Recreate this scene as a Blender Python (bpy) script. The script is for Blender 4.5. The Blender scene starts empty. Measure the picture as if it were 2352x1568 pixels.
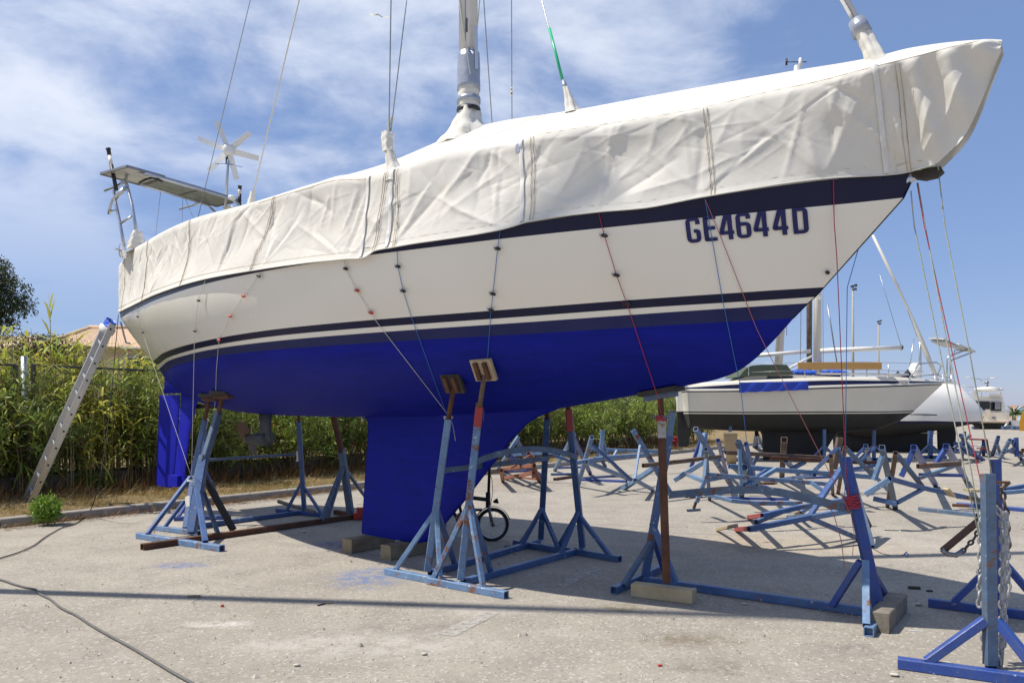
import bpy, math, random
import numpy as np
from mathutils import Vector, Matrix

SC = bpy.context.scene
COL = SC.collection
rnd = random.Random(7)

# ---------------------------------------------------------------- camera, sky, sun, exposure
CAM_H, FPX, CX, HY = 1.5, 1764.0, 1176.0, 945.0      # eye height; focal length, centre and horizon on a 2352 px wide frame
cam_d = bpy.data.cameras.new('camera'); cam = bpy.data.objects.new('camera', cam_d); COL.objects.link(cam)
cam.location = (0, 0, CAM_H); cam.rotation_euler = (math.radians(90), 0, 0)
cam_d.sensor_width = 36.0; cam_d.lens = 27.0; cam_d.shift_y = (HY - 784.0) / 2352.0
cam_d.clip_start = 0.05; cam_d.clip_end = 6000.0
SC.camera = cam

SUN_AZ, SUN_EL = math.radians(263.0), math.radians(59.5)    # clockwise from +Y
sd = Vector((math.sin(SUN_AZ) * math.cos(SUN_EL), math.cos(SUN_AZ) * math.cos(SUN_EL), math.sin(SUN_EL)))
sun_d = bpy.data.lights.new('sun', 'SUN'); sun_d.energy = 4.5; sun_d.angle = math.radians(0.55); sun_d.color = (1.0, 0.94, 0.845)
sun = bpy.data.objects.new('sun', sun_d); COL.objects.link(sun)
sun.rotation_euler = (-sd).to_track_quat('-Z', 'Y').to_euler(); sun.location = (-20, 3, 30)

world = bpy.data.worlds.new('World'); SC.world = world; world.use_nodes = True
def build_world():
    nt = world.node_tree; nt.nodes.clear(); N = nt.nodes.new; L = nt.links.new
    out = N('ShaderNodeOutputWorld'); sky = N('ShaderNodeTexSky'); sky.sky_type = 'NISHITA'; sky.sun_disc = False
    sky.sun_elevation = SUN_EL; sky.sun_rotation = SUN_AZ; sky.altitude = 0; sky.air_density = 1.0; sky.dust_density = .35; sky.ozone_density = 4.0
    bg = N('ShaderNodeBackground'); bg.inputs['Strength'].default_value = 0.11; 
    tint = N('ShaderNodeMix'); tint.data_type = 'RGBA'; tint.blend_type = 'MULTIPLY'; tint.inputs[0].default_value = 1.0; tint.inputs[7].default_value = (1.06, .95, 1.06, 1); L(sky.outputs[0], tint.inputs[6]); 
    even = N('ShaderNodeMix'); even.data_type = 'RGBA'; even.inputs[0].default_value = .58; even.inputs[7].default_value = (1.6, 2.55, 4.5, 1); L(tint.outputs[2], even.inputs[6]); L(even.outputs[2], bg.inputs['Color'])      # an even summer haze over the whole sky
    # broken altocumulus on a plane above: direction projected onto a cloud layer
    tc = N('ShaderNodeTexCoord'); sep = N('ShaderNodeSeparateXYZ'); L(tc.outputs['Generated'], sep.inputs[0])
    def mth(op, a, b=None, clamp=False):
        n = N('ShaderNodeMath'); n.operation = op; n.use_clamp = clamp
        for i, v in enumerate((a, b)):
            if v is None: continue
            if isinstance(v, (int, float)): n.inputs[i].default_value = v
            else: L(v, n.inputs[i])
        return n.outputs[0]
    zc = mth('ADD', mth('MAXIMUM', sep.outputs[2], 0.0), 0.16)
    u = mth('DIVIDE', sep.outputs[0], zc); v = mth('DIVIDE', sep.outputs[1], zc)
    cmb = N('ShaderNodeCombineXYZ'); L(u, cmb.inputs[0]); L(v, cmb.inputs[1])
    def noise(scale, det, rough, dist, off):
        mp = N('ShaderNodeMapping'); L(cmb.outputs[0], mp.inputs[0]); mp.inputs['Location'].default_value = off
        n = N('ShaderNodeTexNoise'); n.inputs['Scale'].default_value = scale; n.inputs['Detail'].default_value = det
        n.inputs['Roughness'].default_value = rough; n.inputs['Distortion'].default_value = dist; L(mp.outputs[0], n.inputs['Vector'])
        return n.outputs[0]
    big = noise(CLOUD['s1'], 2, .5, .3, CLOUD['o1']); fine = noise(CLOUD['s2'], 9, .58, .25, CLOUD['o2'])
    m = mth('ADD', mth('MULTIPLY', big, .62), mth('MULTIPLY', fine, .5))
    # the cloud bank thins out towards +X
    m = mth('ADD', m, mth('MULTIPLY', u, CLOUD['du']))
    r = N('ShaderNodeMapRange'); r.interpolation_type = 'SMOOTHSTEP'
    r.inputs['From Min'].default_value = CLOUD['lo']; r.inputs['From Max'].default_value = CLOUD['hi']; L(m, r.inputs['Value'])
    fade = N('ShaderNodeMapRange'); fade.inputs['From Min'].default_value = .10; fade.inputs['From Max'].default_value = .34; L(sep.outputs[2], fade.inputs['Value'])
    fac = mth('MULTIPLY', mth('MULTIPLY', r.outputs[0], fade.outputs[0]), CLOUD['max'])
    cb = N('ShaderNodeBackground'); cb.inputs['Color'].default_value = (.80, .84, .93, 1); cb.inputs['Strength'].default_value = CLOUD['b']
    mx = N('ShaderNodeMixShader'); L(fac, mx.inputs[0]); L(bg.outputs[0], mx.inputs[1]); L(cb.outputs[0], mx.inputs[2])
    L(mx.outputs[0], out.inputs['Surface'])
CLOUD = dict(s1=.5, o1=(9.1, 4.7, 0), s2=2.3, o2=(7.3, 2.2, 0), du=-.085, lo=.50, hi=.70, max=.82, b=.93)
build_world()

SC.view_settings.view_transform = 'Standard'; SC.view_settings.look = 'None'
SC.view_settings.exposure = 0.35; SC.view_settings.gamma = 1.0; SC.view_settings.use_curve_mapping = False
SC.render.engine = 'CYCLES'
SC.cycles.max_bounces = 6; SC.cycles.diffuse_bounces = 3; SC.cycles.glossy_bounces = 3; SC.cycles.transparent_max_bounces = 8

# ---------------------------------------------------------------- helpers: surveying
def ray(x, y): return Vector(((x - CX) / FPX, 1.0, (HY - y) / FPX))
def g(x, y, z=0.0):                       # sight line to a horizontal level
    r = ray(x, y); return Vector((0, 0, CAM_H)) + r * ((z - CAM_H) / r.z)
def at(x, y, Y): return Vector((0, 0, CAM_H)) + ray(x, y) * Y
_n = math.hypot(2100.0, FPX)
EB = Vector((2100.0, -FPX, 0)) / _n       # towards the bow of the main boat
MB_ = Vector((-FPX, -2100.0, 0)) / _n     # towards its near side
P0 = Vector((-1.66708, 8.47473, 0))       # heel of its keel
def bw(s, t, z): return P0 + EB * s + MB_ * t + Vector((0, 0, z))
def bp(x, y, t=0.0):                      # sight line to a fore-and-aft plane of the boat
    r = ray(x, y); q = P0 + MB_ * t
    k = (q.x * EB.y - q.y * EB.x) / (r.x * EB.y - r.y * EB.x)
    return Vector((0, 0, CAM_H)) + r * k
def hp(x, y, z0, x0, y0):                 # same distance as the ground point below (x0, y0)
    return at(x, y, g(x0, y0).y)
def V(*a): return Vector(a)

# ---------------------------------------------------------------- helpers: objects
BASE = {}
def link(o, parent=None):
    COL.objects.link(o)
    if parent is not None: o.parent = parent
    return o
def tag(o, label, cat=None, group=None, kind=None):
    if label: o['label'] = label
    if cat: o['category'] = cat
    if group: o['group'] = group
    if kind: o['kind'] = kind
    return o
def thing(name, label, cat, base=(0, 0, 0), group=None):
    o = bpy.data.objects.new(name, None); o.location = base; o.empty_display_size = .1; link(o); BASE[o.name] = Vector(base)
    return tag(o, label, cat, group)
class MB:
    """collects shapes in world coordinates"""
    def __init__(s): s.v = []; s.f = []; s.m = []; s.mi = 0; s.sm = []
    def add(s, vs, fs, smooth=False):
        o = len(s.v); s.v.extend([tuple(p) for p in vs])
        for f in fs: s.f.append(tuple(i + o for i in f)); s.m.append(s.mi); s.sm.append(smooth)
        return s
    def box(s, c, d, rz=0, ax=None):
        c = Vector(c); hx, hy, hz = d[0] / 2, d[1] / 2, d[2] / 2
        if ax is None: ax = (V(math.cos(rz), math.sin(rz), 0), V(-math.sin(rz), math.cos(rz), 0), V(0, 0, 1))
        vs = [c + ax[0] * (hx * i) + ax[1] * (hy * j) + ax[2] * (hz * k) for k in (-1, 1) for j in (-1, 1) for i in (-1, 1)]
        return s.add(vs, [(0, 2, 3, 1), (4, 5, 7, 6), (0, 1, 5, 4), (2, 6, 7, 3), (0, 4, 6, 2), (1, 3, 7, 5)])
    def frame(s, p, q, up=None):
        d = (q - p); L = d.length; d = d / max(L, 1e-9)
        up = Vector(up) if up is not None else V(0, 0, 1)
        if abs(d.dot(up)) > .97: up = V(0, 1, 0) if abs(d.y) < .9 else V(1, 0, 0)
        a = up.cross(d).normalized(); b = d.cross(a).normalized()
        return d, a, b
    def bar(s, p, q, w, h=None, up=None, hollow=True, ch=.09):
        """square steel tube with softened edges and open ends"""
        p, q = Vector(p), Vector(q); h = h or w; d, a, b = s.frame(p, q, up); c = min(w, h) * ch
        prof = [(-w / 2 + c, -h / 2), (w / 2 - c, -h / 2), (w / 2, -h / 2 + c), (w / 2, h / 2 - c), (w / 2 - c, h / 2), (-w / 2 + c, h / 2), (-w / 2, h / 2 - c), (-w / 2, -h / 2 + c)]
        vs = [P + a * x + b * y for P in (p, q) for x, y in prof]
        fs = [(i, (i + 1) % 8, 8 + (i + 1) % 8, 8 + i) for i in range(8)]
        if hollow and (q - p).length > w:
            k = .80; dp = w * .7
            vs += [P + a * x * k + b * y * k for P in (p, q) for x, y in prof]
            vs += [P + a * x * k + b * y * k + D for P, D in ((p, d * dp), (q, -d * dp)) for x, y in prof]
            for e, fl in ((0, False), (1, True)):
                for i in range(8):
                    j = (i + 1) % 8
                    A = (e * 8 + i, e * 8 + j, 16 + e * 8 + j, 16 + e * 8 + i); B = (16 + e * 8 + i, 16 + e * 8 + j, 32 + e * 8 + j, 32 + e * 8 + i)
                    fs += [A if fl else A[::-1], B if fl else B[::-1]]
                cap = tuple(32 + e * 8 + i for i in range(8)); fs.append(cap if fl else cap[::-1])
        else: fs += [tuple(range(7, -1, -1)), tuple(range(8, 16))]
        return s.add(vs, fs)
    def tube(s, path, r, n=8, caps=True, smooth=True, flat=1.0, up=None):
        path = [Vector(p) for p in path]; m = len(path); vs = []
        rs = r if isinstance(r, (list, tuple)) else [r] * m
        pa = None
        for i, p in enumerate(path):
            d = (path[min(i + 1, m - 1)] - path[max(i - 1, 0)]).normalized()
            if pa is None:
                u = Vector(up) if up is not None else (V(0, 0, 1) if abs(d.z) < .9 else V(0, 1, 0)); a = u.cross(d).normalized()
            else: a = (pa - d * pa.dot(d)).normalized()
            pa = a; b = d.cross(a)
            vs += [p + a * (rs[i] * math.cos(2 * math.pi * k / n)) + b * (rs[i] * flat * math.sin(2 * math.pi * k / n)) for k in range(n)]
        fs = [(i * n + k, i * n + (k + 1) % n, (i + 1) * n + (k + 1) % n, (i + 1) * n + k) for i in range(m - 1) for k in range(n)]
        if caps: fs += [tuple(range(n - 1, -1, -1)), tuple(range((m - 1) * n, m * n))]
        return s.add(vs, fs, smooth)
    def lathe(s, c, prof, n=20, ax=None, smooth=True):
        c = Vector(c); ax = ax or (V(1, 0, 0), V(0, 1, 0), V(0, 0, 1)); vs = []
        for r, z in prof: vs += [c + ax[2] * z + ax[0] * (r * math.cos(2 * math.pi * k / n)) + ax[1] * (r * math.sin(2 * math.pi * k / n)) for k in range(n)]
        m = len(prof); fs = [(i * n + k, i * n + (k + 1) % n, (i + 1) * n + (k + 1) % n, (i + 1) * n + k) for i in range(m - 1) for k in range(n)]
        fs += [tuple(range(n - 1, -1, -1)), tuple(range((m - 1) * n, m * n))]
        return s.add(vs, fs, smooth)
    def grid(s, P, smooth=True, closed=False, flip=False):
        """P[i][j] points"""
        ni, nj = len(P), len(P[0]); vs = [p for r in P for p in r]; fs = []
        for i in range(ni - 1):
            for j in range(nj - (0 if closed else 1)):
                k = (j + 1) % nj; f = (i * nj + j, i * nj + k, (i + 1) * nj + k, (i + 1) * nj + j); fs.append(f[::-1] if flip else f)
        return s.add(vs, fs, smooth)
    def prism(s, pts, d):
        pts = [Vector(p) for p in pts]; n = len(pts); d = Vector(d)
        return s.add(pts + [p + d for p in pts], [tuple(range(n - 1, -1, -1)), tuple(range(n, 2 * n))] + [(i, (i + 1) % n, n + (i + 1) % n, n + i) for i in range(n)])
    def sheet(s, P, th, smooth=True):
        """grid of points given thickness along its normals"""
        ni, nj = len(P), len(P[0]); Q = []
        for i in range(ni):
            row = []
            for j in range(nj):
                du = P[min(i + 1, ni - 1)][j] - P[max(i - 1, 0)][j]; dv = P[i][min(j + 1, nj - 1)] - P[i][max(j - 1, 0)]
                nrm = du.cross(dv); nrm = nrm.normalized() if nrm.length > 1e-12 else V(0, 0, 1); row.append(P[i][j] - nrm * th)
            Q.append(row)
        s.grid(P, smooth); s.grid(Q, smooth, flip=True)
        rim = [(i, 0) for i in range(ni)] + [(ni - 1, j) for j in range(1, nj)] + [(i, nj - 1) for i in range(ni - 2, -1, -1)] + [(0, j) for j in range(nj - 2, 0, -1)]
        n = len(rim); s.add([P[i][j] for i, j in rim] + [Q[i][j] for i, j in rim], [(k, n + k, n + (k + 1) % n, (k + 1) % n) for k in range(n)], False)
        return s
    def mesh(s, name, base, mats):
        me = bpy.data.meshes.new(name); b = Vector(base)
        me.from_pydata([(x - b.x, y - b.y, z - b.z) for x, y, z in s.v], [], s.f)
        for m in (mats if isinstance(mats, (list, tuple)) else [mats]): me.materials.append(m)
        me.polygons.foreach_set('material_index', s.m); me.polygons.foreach_set('use_smooth', s.sm); me.update()
        return me
def root_base(p):
    while p.parent is not None: p = p.parent
    return BASE[p.name]
def part(name, mb, mat, parent, label=None, kind=None):
    o = bpy.data.objects.new(name, mb.mesh(name, root_base(parent), mat)); link(o, parent)
    if label: o['label'] = label
    if kind: o['kind'] = kind
    return o
def solo(name, mb, mat, base, label=None, cat=None, group=None, kind=None):
    o = bpy.data.objects.new(name, mb.mesh(name, base, mat)); o.location = base; link(o); BASE[o.name] = Vector(base)
    return tag(o, label, cat, group, kind)
def big_mesh(name, verts, faces_n, idx, mats, mi=None, smooth=False):
    """fast mesh from numpy: verts (n,3); idx flat; faces_n verts per face"""
    me = bpy.data.meshes.new(name); nf = len(idx) // faces_n
    me.vertices.add(len(verts)); me.vertices.foreach_set('co', np.asarray(verts, dtype=np.float32).ravel())
    me.loops.add(len(idx)); me.loops.foreach_set('vertex_index', np.asarray(idx, dtype=np.int32))
    me.polygons.add(nf); me.polygons.foreach_set('loop_start', np.arange(nf, dtype=np.int32) * faces_n); me.polygons.foreach_set('loop_total', np.full(nf, faces_n, dtype=np.int32))
    for m in (mats if isinstance(mats, (list, tuple)) else [mats]): me.materials.append(m)
    if mi is not None: me.polygons.foreach_set('material_index', np.asarray(mi, dtype=np.int32))
    me.polygons.foreach_set('use_smooth', np.full(nf, smooth)); me.update(calc_edges=True); me.validate()
    return me

# ---------------------------------------------------------------- helpers: materials
def nodes(name):
    m = bpy.data.materials.new(name); m.use_nodes = True; nt = m.node_tree; b = nt.nodes['Principled BSDF']
    return m, nt, b
def rgb(c): return (c[0], c[1], c[2], 1.0)
def coords(nt, rand=True):
    N = nt.nodes.new; L = nt.links.new; tc = N('ShaderNodeTexCoord')
    if not rand: return tc.outputs['Object']
    oi = N('ShaderNodeObjectInfo'); ad = N('ShaderNodeVectorMath'); ad.operation = 'ADD'; sc = N('ShaderNodeMath'); sc.operation = 'MULTIPLY'; sc.inputs[1].default_value = 57.0
    L(oi.outputs['Random'], sc.inputs[0]); L(tc.outputs['Object'], ad.inputs[0]); L(sc.outputs[0], ad.inputs[1]); return ad.outputs[0]
def noise_out(nt, co, scale, det=4, rough=.6, dist=0):
    n = nt.nodes.new('ShaderNodeTexNoise'); n.inputs['Scale'].default_value = scale; n.inputs['Detail'].default_value = det
    n.inputs['Roughness'].default_value = rough; n.inputs['Distortion'].default_value = dist; nt.links.new(co, n.inputs['Vector']); return n.outputs[0]
def ramp(nt, fac, lo, hi, a=0.0, b=1.0, smooth=False):
    r = nt.nodes.new('ShaderNodeMapRange'); r.inputs['From Min'].default_value = lo; r.inputs['From Max'].default_value = hi
    r.inputs['To Min'].default_value = a; r.inputs['To Max'].default_value = b
    if smooth: r.interpolation_type = 'SMOOTHSTEP'
    nt.links.new(fac, r.inputs['Value']); return r.outputs[0]
def mix(nt, fac, a, b, mode='MIX'):
    n = nt.nodes.new('ShaderNodeMix'); n.data_type = 'RGBA'; n.blend_type = mode
    if isinstance(fac, float): n.inputs[0].default_value = fac
    else: nt.links.new(fac, n.inputs[0])
    for i, v in ((6, a), (7, b)):
        if isinstance(v, tuple): n.inputs[i].default_value = rgb(v)
        else: nt.links.new(v, n.inputs[i])
    return n.outputs[2]
def bump(nt, b, h, strength, dist=.01, prev=None):
    n = nt.nodes.new('ShaderNodeBump'); n.inputs['Strength'].default_value = strength; n.inputs['Distance'].default_value = dist
    nt.links.new(h, n.inputs['Height'])
    if prev is not None: nt.links.new(prev, n.inputs['Normal'])
    nt.links.new(n.outputs[0], b.inputs['Normal']); return n.outputs[0]
MATS = {}
def mk(name, c, c2=None, scale=4.0, rough=.6, metal=0.0, bmp=0.0, bscale=40.0, rust=None, rscale=3.0, chip=None, spec=.5, coat=0.0, rc=(.13, .055, .025), stretch=None, rand=True, grime=0.0):
    m, nt, b = nodes(name); co = coords(nt, rand)
    if stretch:
        mp = nt.nodes.new('ShaderNodeMapping'); mp.inputs['Scale'].default_value = stretch; nt.links.new(co, mp.inputs[0]); co = mp.outputs[0]
    col = mix(nt, ramp(nt, noise_out(nt, co, scale, 5, .65), .3, .7), c, c2 or tuple(x * .82 for x in c))
    ro = rough
    if grime: col = mix(nt, ramp(nt, noise_out(nt, co, 11, 6, .75, .5), .46, .72, 0, grime), col, (.10, .10, .10))
    if chip:
        f = ramp(nt, noise_out(nt, co, rscale * 2.7, 6, .7), .66 - chip * .1, .69 - chip * .1)
        col = mix(nt, f, col, (.42, .47, .52))
    if rust:
        f = ramp(nt, noise_out(nt, co, rscale, 7, .72, .3), .66 - rust * .25, .72 - rust * .25)
        f2 = ramp(nt, noise_out(nt, co, rscale * 9, 4, .7), .3, .75)
        col = mix(nt, f, col, mix(nt, f2, rc, tuple(x * 1.9 for x in rc)))
        ro = ramp(nt, f, 0, 1, rough, .85)
    nt.links.new(col, b.inputs['Base Color'])
    if isinstance(ro, float): b.inputs['Roughness'].default_value = ro
    else: nt.links.new(ro, b.inputs['Roughness'])
    b.inputs['Metallic'].default_value = metal; b.inputs['Specular IOR Level'].default_value = spec
    if coat: b.inputs['Coat Weight'].default_value = coat; b.inputs['Coat Roughness'].default_value = .08
    if bmp: bump(nt, b, noise_out(nt, co, bscale, 5, .65), bmp, .01)
    MATS[name] = m; return m

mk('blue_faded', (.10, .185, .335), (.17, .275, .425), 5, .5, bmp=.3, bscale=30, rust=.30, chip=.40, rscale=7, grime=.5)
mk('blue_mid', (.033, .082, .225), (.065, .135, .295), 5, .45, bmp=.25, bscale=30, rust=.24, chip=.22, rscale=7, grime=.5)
mk('blue_royal', (.018, .050, .23), (.03, .075, .29), 5, .42, bmp=.2, bscale=30, rust=.20, chip=.12, rscale=7, grime=.45)
mk('blue_dull', (.055, .10, .18), (.11, .165, .245), 5, .6, bmp=.35, bscale=30, rust=.30, chip=.3, rscale=7, grime=.6)
mk('blue_rusty', (.085, .165, .32), (.155, .255, .41), 5, .55, bmp=.35, bscale=30, rust=.50, chip=.6, rscale=7, grime=.6)
mk('rust', (.060, .024, .013), (.13, .055, .028), 6, .85, bmp=.4, bscale=60)
mk('rust_grey', (.17, .14, .11), (.10, .05, .03), 5, .85, bmp=.4, bscale=60, rust=.35)
mk('red_paint', (.38, .035, .03), (.26, .03, .03), 5, .5, rust=.2)
mk('brown_paint', (.22, .085, .05), (.27, .11, .07), 4, .7, rust=.12)
mk('oxide_white', (.42, .40, .38), (.30, .28, .26), 6, .7, rust=.42, rscale=9)
mk('timber', (.17, .13, .08), (.30, .24, .15), 9, .85, bmp=.5, bscale=25, stretch=(1, 1, 1))
mk('timber_pale', (.46, .37, .23), (.33, .26, .155), 5, .85, bmp=.4, bscale=25)
mk('timber_grey', (.25, .22, .18), (.13, .11, .085), 7, .9, bmp=.5, bscale=25)
mk('timber_dark', (.028, .024, .021), (.055, .045, .038), 6, .8, bmp=.4, bscale=25)
mk('concrete', (.30, .28, .25), (.22, .205, .18), 6, .9, bmp=.5, bscale=40)
mk('kerb_stone', (.36, .335, .30), (.25, .23, .205), 5, .9, bmp=.4, bscale=40)
mk('steel', (.52, .54, .57), (.44, .46, .49), 8, .28, metal=.9)
mk('steel_dull', (.30, .30, .31), (.22, .22, .23), 8, .45, metal=.75)
mk('aluminium', (.60, .61, .62), (.50, .51, .52), 6, .38, metal=.85, bmp=.1, bscale=30)
mk('mast_alloy', (.60, .60, .60), (.52, .52, .53), 4, .38, metal=.25)
mk('galvanised', (.44, .45, .46), (.30, .31, .32), 12, .5, metal=.55)
mk('chain_dark', (.06, .055, .05), (.10, .08, .065), 12, .7, metal=.3, rust=.2)
mk('duct_tape', (.27, .30, .36), (.36, .39, .45), 9, .32, metal=.35, bmp=.5, bscale=22)
mk('black_plastic', (.012, .012, .013), (.02, .02, .021), 8, .45)
mk('rubber', (.014, .014, .014), (.024, .023, .022), 8, .75)
mk('red_plastic', (.50, .045, .025), None, 8, .35)
mk('white_gloss', (.74, .72, .66), (.70, .68, .62), 1.5, .22, coat=.4)
mk('gel_white', (.76, .745, .70), (.72, .705, .655), .8, .24, coat=.35)
mk('gel_old', (.66, .63, .55), (.60, .57, .49), 1.2, .35)
mk('gel_cream', (.74, .70, .60), (.66, .62, .53), 1.2, .35)
mk('navy', (.006, .008, .038), (.009, .012, .046), 2, .30, spec=.25)
mk('navy_worn', (.006, .011, .085), (.013, .020, .095), 3, .5, spec=.3)
mk('antifoul_blue', (.0075, .0085, .30), (.006, .007, .245), 1.6, .62, bmp=.12, bscale=25, spec=.3)
mk('antifoul_sunlit', (.006, .009, .34), (.005, .008, .29), 1.6, .6, bmp=.12, bscale=25, spec=.3)  # rudder and skeg: same bottom paint, with sunlight put into a brighter base colour
mk('antifoul_black', (.010, .011, .012), (.020, .020, .020), 2, .75, bmp=.2, bscale=25)
mk('canvas_rope', (.70, .68, .62), None, 8, .8)
mk('rope_white', (.66, .65, .60), (.5, .49, .45), 60, .85)
mk('rope_blue', (.03, .14, .42), (.05, .2, .5), 60, .8)
mk('letter_navy', (.012, .016, .095), (.014, .018, .11), 3, .35, spec=.3)
mk('rope_red', (.42, .035, .055), (.33, .03, .045), 60, .8)
mk('rope_pink', (.46, .16, .15), (.4, .12, .12), 60, .8)
mk('rope_green', (.20, .24, .16), (.42, .43, .36), 90, .85)
mk('wire', (.33, .34, .35), None, 8, .35, metal=.8)
mk('green_tube', (.02, .40, .17), (.025, .44, .2), 3, .3)
mk('cable_black', (.016, .013, .012), None, 8, .6)
mk('cable_grey', (.12, .115, .11), None, 8, .6)
mk('solar_glass', (.012, .016, .03), (.016, .02, .036), 4, .15)
mk('solar_back', (.55, .55, .53), (.47, .47, .45), 4, .5)
mk('solar_cell', (.23, .26, .25), (.19, .22, .22), 5, .4)
mk('tarp_blue', (.012, .085, .50), (.015, .10, .58), 4, .45, bmp=.7, bscale=14)
mk('tarp_royal', (.012, .045, .38), (.014, .05, .42), 3, .6, bmp=.3, bscale=20)
mk('canvas_green', (.055, .075, .05), (.07, .09, .06), 3, .85, bmp=.5, bscale=10)
mk('canvas_navy', (.012, .014, .035), (.02, .022, .045), 3, .85, bmp=.5, bscale=10)
mk('plank_yellow', (.50, .29, .09), (.44, .24, .07), 3, .6, bmp=.2, bscale=20, stretch=(.6, 4, 4))
mk('dark_glass', (.012, .013, .015), None, 4, .08)
mk('teal_dark', (.03, .055, .065), (.04, .07, .08), 4, .5)
mk('teak', (.26, .12, .05), None, 4, .6)
mk('bronze', (.12, .075, .05), (.19, .12, .08), 12, .55, metal=.4)
mk('grey_paint', (.035, .038, .042), (.07, .075, .08), 9, .6)
mk('hydrant_red', (.55, .03, .025), (.45, .03, .025), 4, .4)

# ================================================================ the setting: hardstanding, kerb, verge
def ground_mat():
    m, nt, b = nodes('hardstanding'); N = nt.nodes.new; L = nt.links.new
    co = coords(nt, False)
    base = mix(nt, ramp(nt, noise_out(nt, co, .35, 5, .6, .4), .32, .68), (.292, .262, .218), (.385, .350, .293))
    base = mix(nt, ramp(nt, noise_out(nt, co, 1.7, 6, .65, .3), .42, .75), base, (.25, .225, .19))
    base = mix(nt, ramp(nt, noise_out(nt, co, .8, 6, .7, 1.2), .60, .74, 0, .55), base, (.45, .42, .37))
    # aggregate: pale and dark stones showing in the worn surface
    vo = N('ShaderNodeTexVoronoi'); vo.inputs['Scale'].default_value = 62; L(co, vo.inputs['Vector'])
    st = ramp(nt, vo.outputs['Color'], .0, 1.0); n2 = noise_out(nt, co, 210, 2, .6)
    base = mix(nt, ramp(nt, st, .70, .92, 0, .75), base, (.52, .49, .44)); base = mix(nt, ramp(nt, st, .04, .22, .75, 0), base, (.16, .145, .125))
    base = mix(nt, ramp(nt, n2, .35, .65, .0, .22), base, (.17, .15, .125), 'MIX')
    # oil and water stains, blue overspray, each a blotch of its own
    def blot(p, r, col, a, sc=6.0, aniso=(1, 1, 1)):
        nonlocal base
        mp = N('ShaderNodeVectorMath'); mp.operation = 'SUBTRACT'; L(co, mp.inputs[0]); mp.inputs[1].default_value = p
        ml = N('ShaderNodeVectorMath'); ml.operation = 'MULTIPLY'; L(mp.outputs[0], ml.inputs[0]); ml.inputs[1].default_value = aniso
        ln = N('ShaderNodeVectorMath'); ln.operation = 'LENGTH'; L(ml.outputs[0], ln.inputs[0])
        d = ramp(nt, ln.outputs['Value'], r * .25, r, 1, 0, True); nz = ramp(nt, noise_out(nt, co, sc, 6, .7, .4), .40, .60)
        mu = N('ShaderNodeMath'); mu.operation = 'MULTIPLY'; L(d, mu.inputs[0]); L(nz, mu.inputs[1])
        mu2 = N('ShaderNodeMath'); mu2.operation = 'MULTIPLY'; L(mu.outputs[0], mu2.inputs[0]); mu2.inputs[1].default_value = a
        base = mix(nt, mu2.outputs[0], base, col)
    for (x, y, r, c, a, an) in [(850, 1325, .5, (.10, .16, .33), .8, (1, .8, 1)), (412, 1298, .4, (.10, .16, .36), .7, (1, 2, 1)), (800, 1250, .6, (.03, .05, .2), .7, (1, 1.4, 1)), (1435, 1395, .28, (.16, .135, .08), .8, (1, 1.5, 1)),
                                (1580, 1470, .5, (.15, .12, .075), .8, (1, 2.2, 1)), (1640, 1530, .45, (.17, .15, .12), .7, (1, 1.6, 1)), (930, 1445, .6, (.17, .155, .135), .6, (1, 2, 1)), (1960, 1490, .4, (.17, .155, .135), .7, (1, 2, 1)),
                                (820, 1480, .8, (.47, .44, .39), .6, (.6, 2, 1)), (500, 1432, .35, (.55, .52, .47), .9, (1, 3, 1)), (1250, 1230, 1.2, (.42, .36, .27), .5, (1, 1, 1)), (1800, 1255, 1.4, (.44, .36, .25), .6, (.7, 1.2, 1)),
                                (1700, 1385, .8, (.19, .17, .15), .5, (1, 2, 1)), (1500, 1275, .8, (.18, .165, .14), .55, (1, 1.6, 1)), (2080, 1320, .9, (.19, .175, .15), .5, (1, 2, 1)), (1100, 1400, .7, (.45, .42, .37), .6, (1, 2.5, 1))]:
        blot(tuple(g(x, y)), r, c, a, 7.0, an)
    # cracks: warped cell edges, broken up by noise
    wn = N('ShaderNodeTexNoise'); wn.inputs['Scale'].default_value = 1.3; wn.inputs['Detail'].default_value = 4; L(co, wn.inputs['Vector']); wa = N('ShaderNodeVectorMath'); wa.operation = 'MULTIPLY_ADD'; L(wn.outputs['Color'], wa.inputs[0]); wa.inputs[1].default_value = (.9, .9, 0); L(co, wa.inputs[2])
    ck = N('ShaderNodeTexVoronoi'); ck.feature = 'DISTANCE_TO_EDGE'; ck.inputs['Scale'].default_value = .27; L(wa.outputs[0], ck.inputs['Vector'])
    cm = N('ShaderNodeMath'); cm.operation = 'MULTIPLY'; L(ramp(nt, ck.outputs['Distance'], .0012, .0028, .45, 0), cm.inputs[0]); L(ramp(nt, noise_out(nt, co, .6, 3, .6), .54, .62), cm.inputs[1]); base = mix(nt, cm.outputs[0], base, (.10, .09, .075))
    base = mix(nt, ramp(nt, noise_out(nt, co, 3.1, 7, .72, 1.0), .60, .80, 0, .4), base, (.20, .175, .145))
    L(base, b.inputs['Base Color']); b.inputs['Roughness'].default_value = .93; b.inputs['Specular IOR Level'].default_value = .25
    p = bump(nt, b, vo.outputs['Distance'], .28, .006); bump(nt, b, noise_out(nt, co, 30, 7, .75), .35, .012, p)
    return m
M_GROUND = ground_mat()
mb = MB(); R = 3000
mb.add([(-R, -60, 0), (R, -60, 0), (R, R, 0), (-R, R, 0)], [(0, 1, 2, 3)])
solo('ground', mb, M_GROUND, (0, 0, 0), 'pale worn concrete hardstanding of the boatyard', kind='structure')

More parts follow.
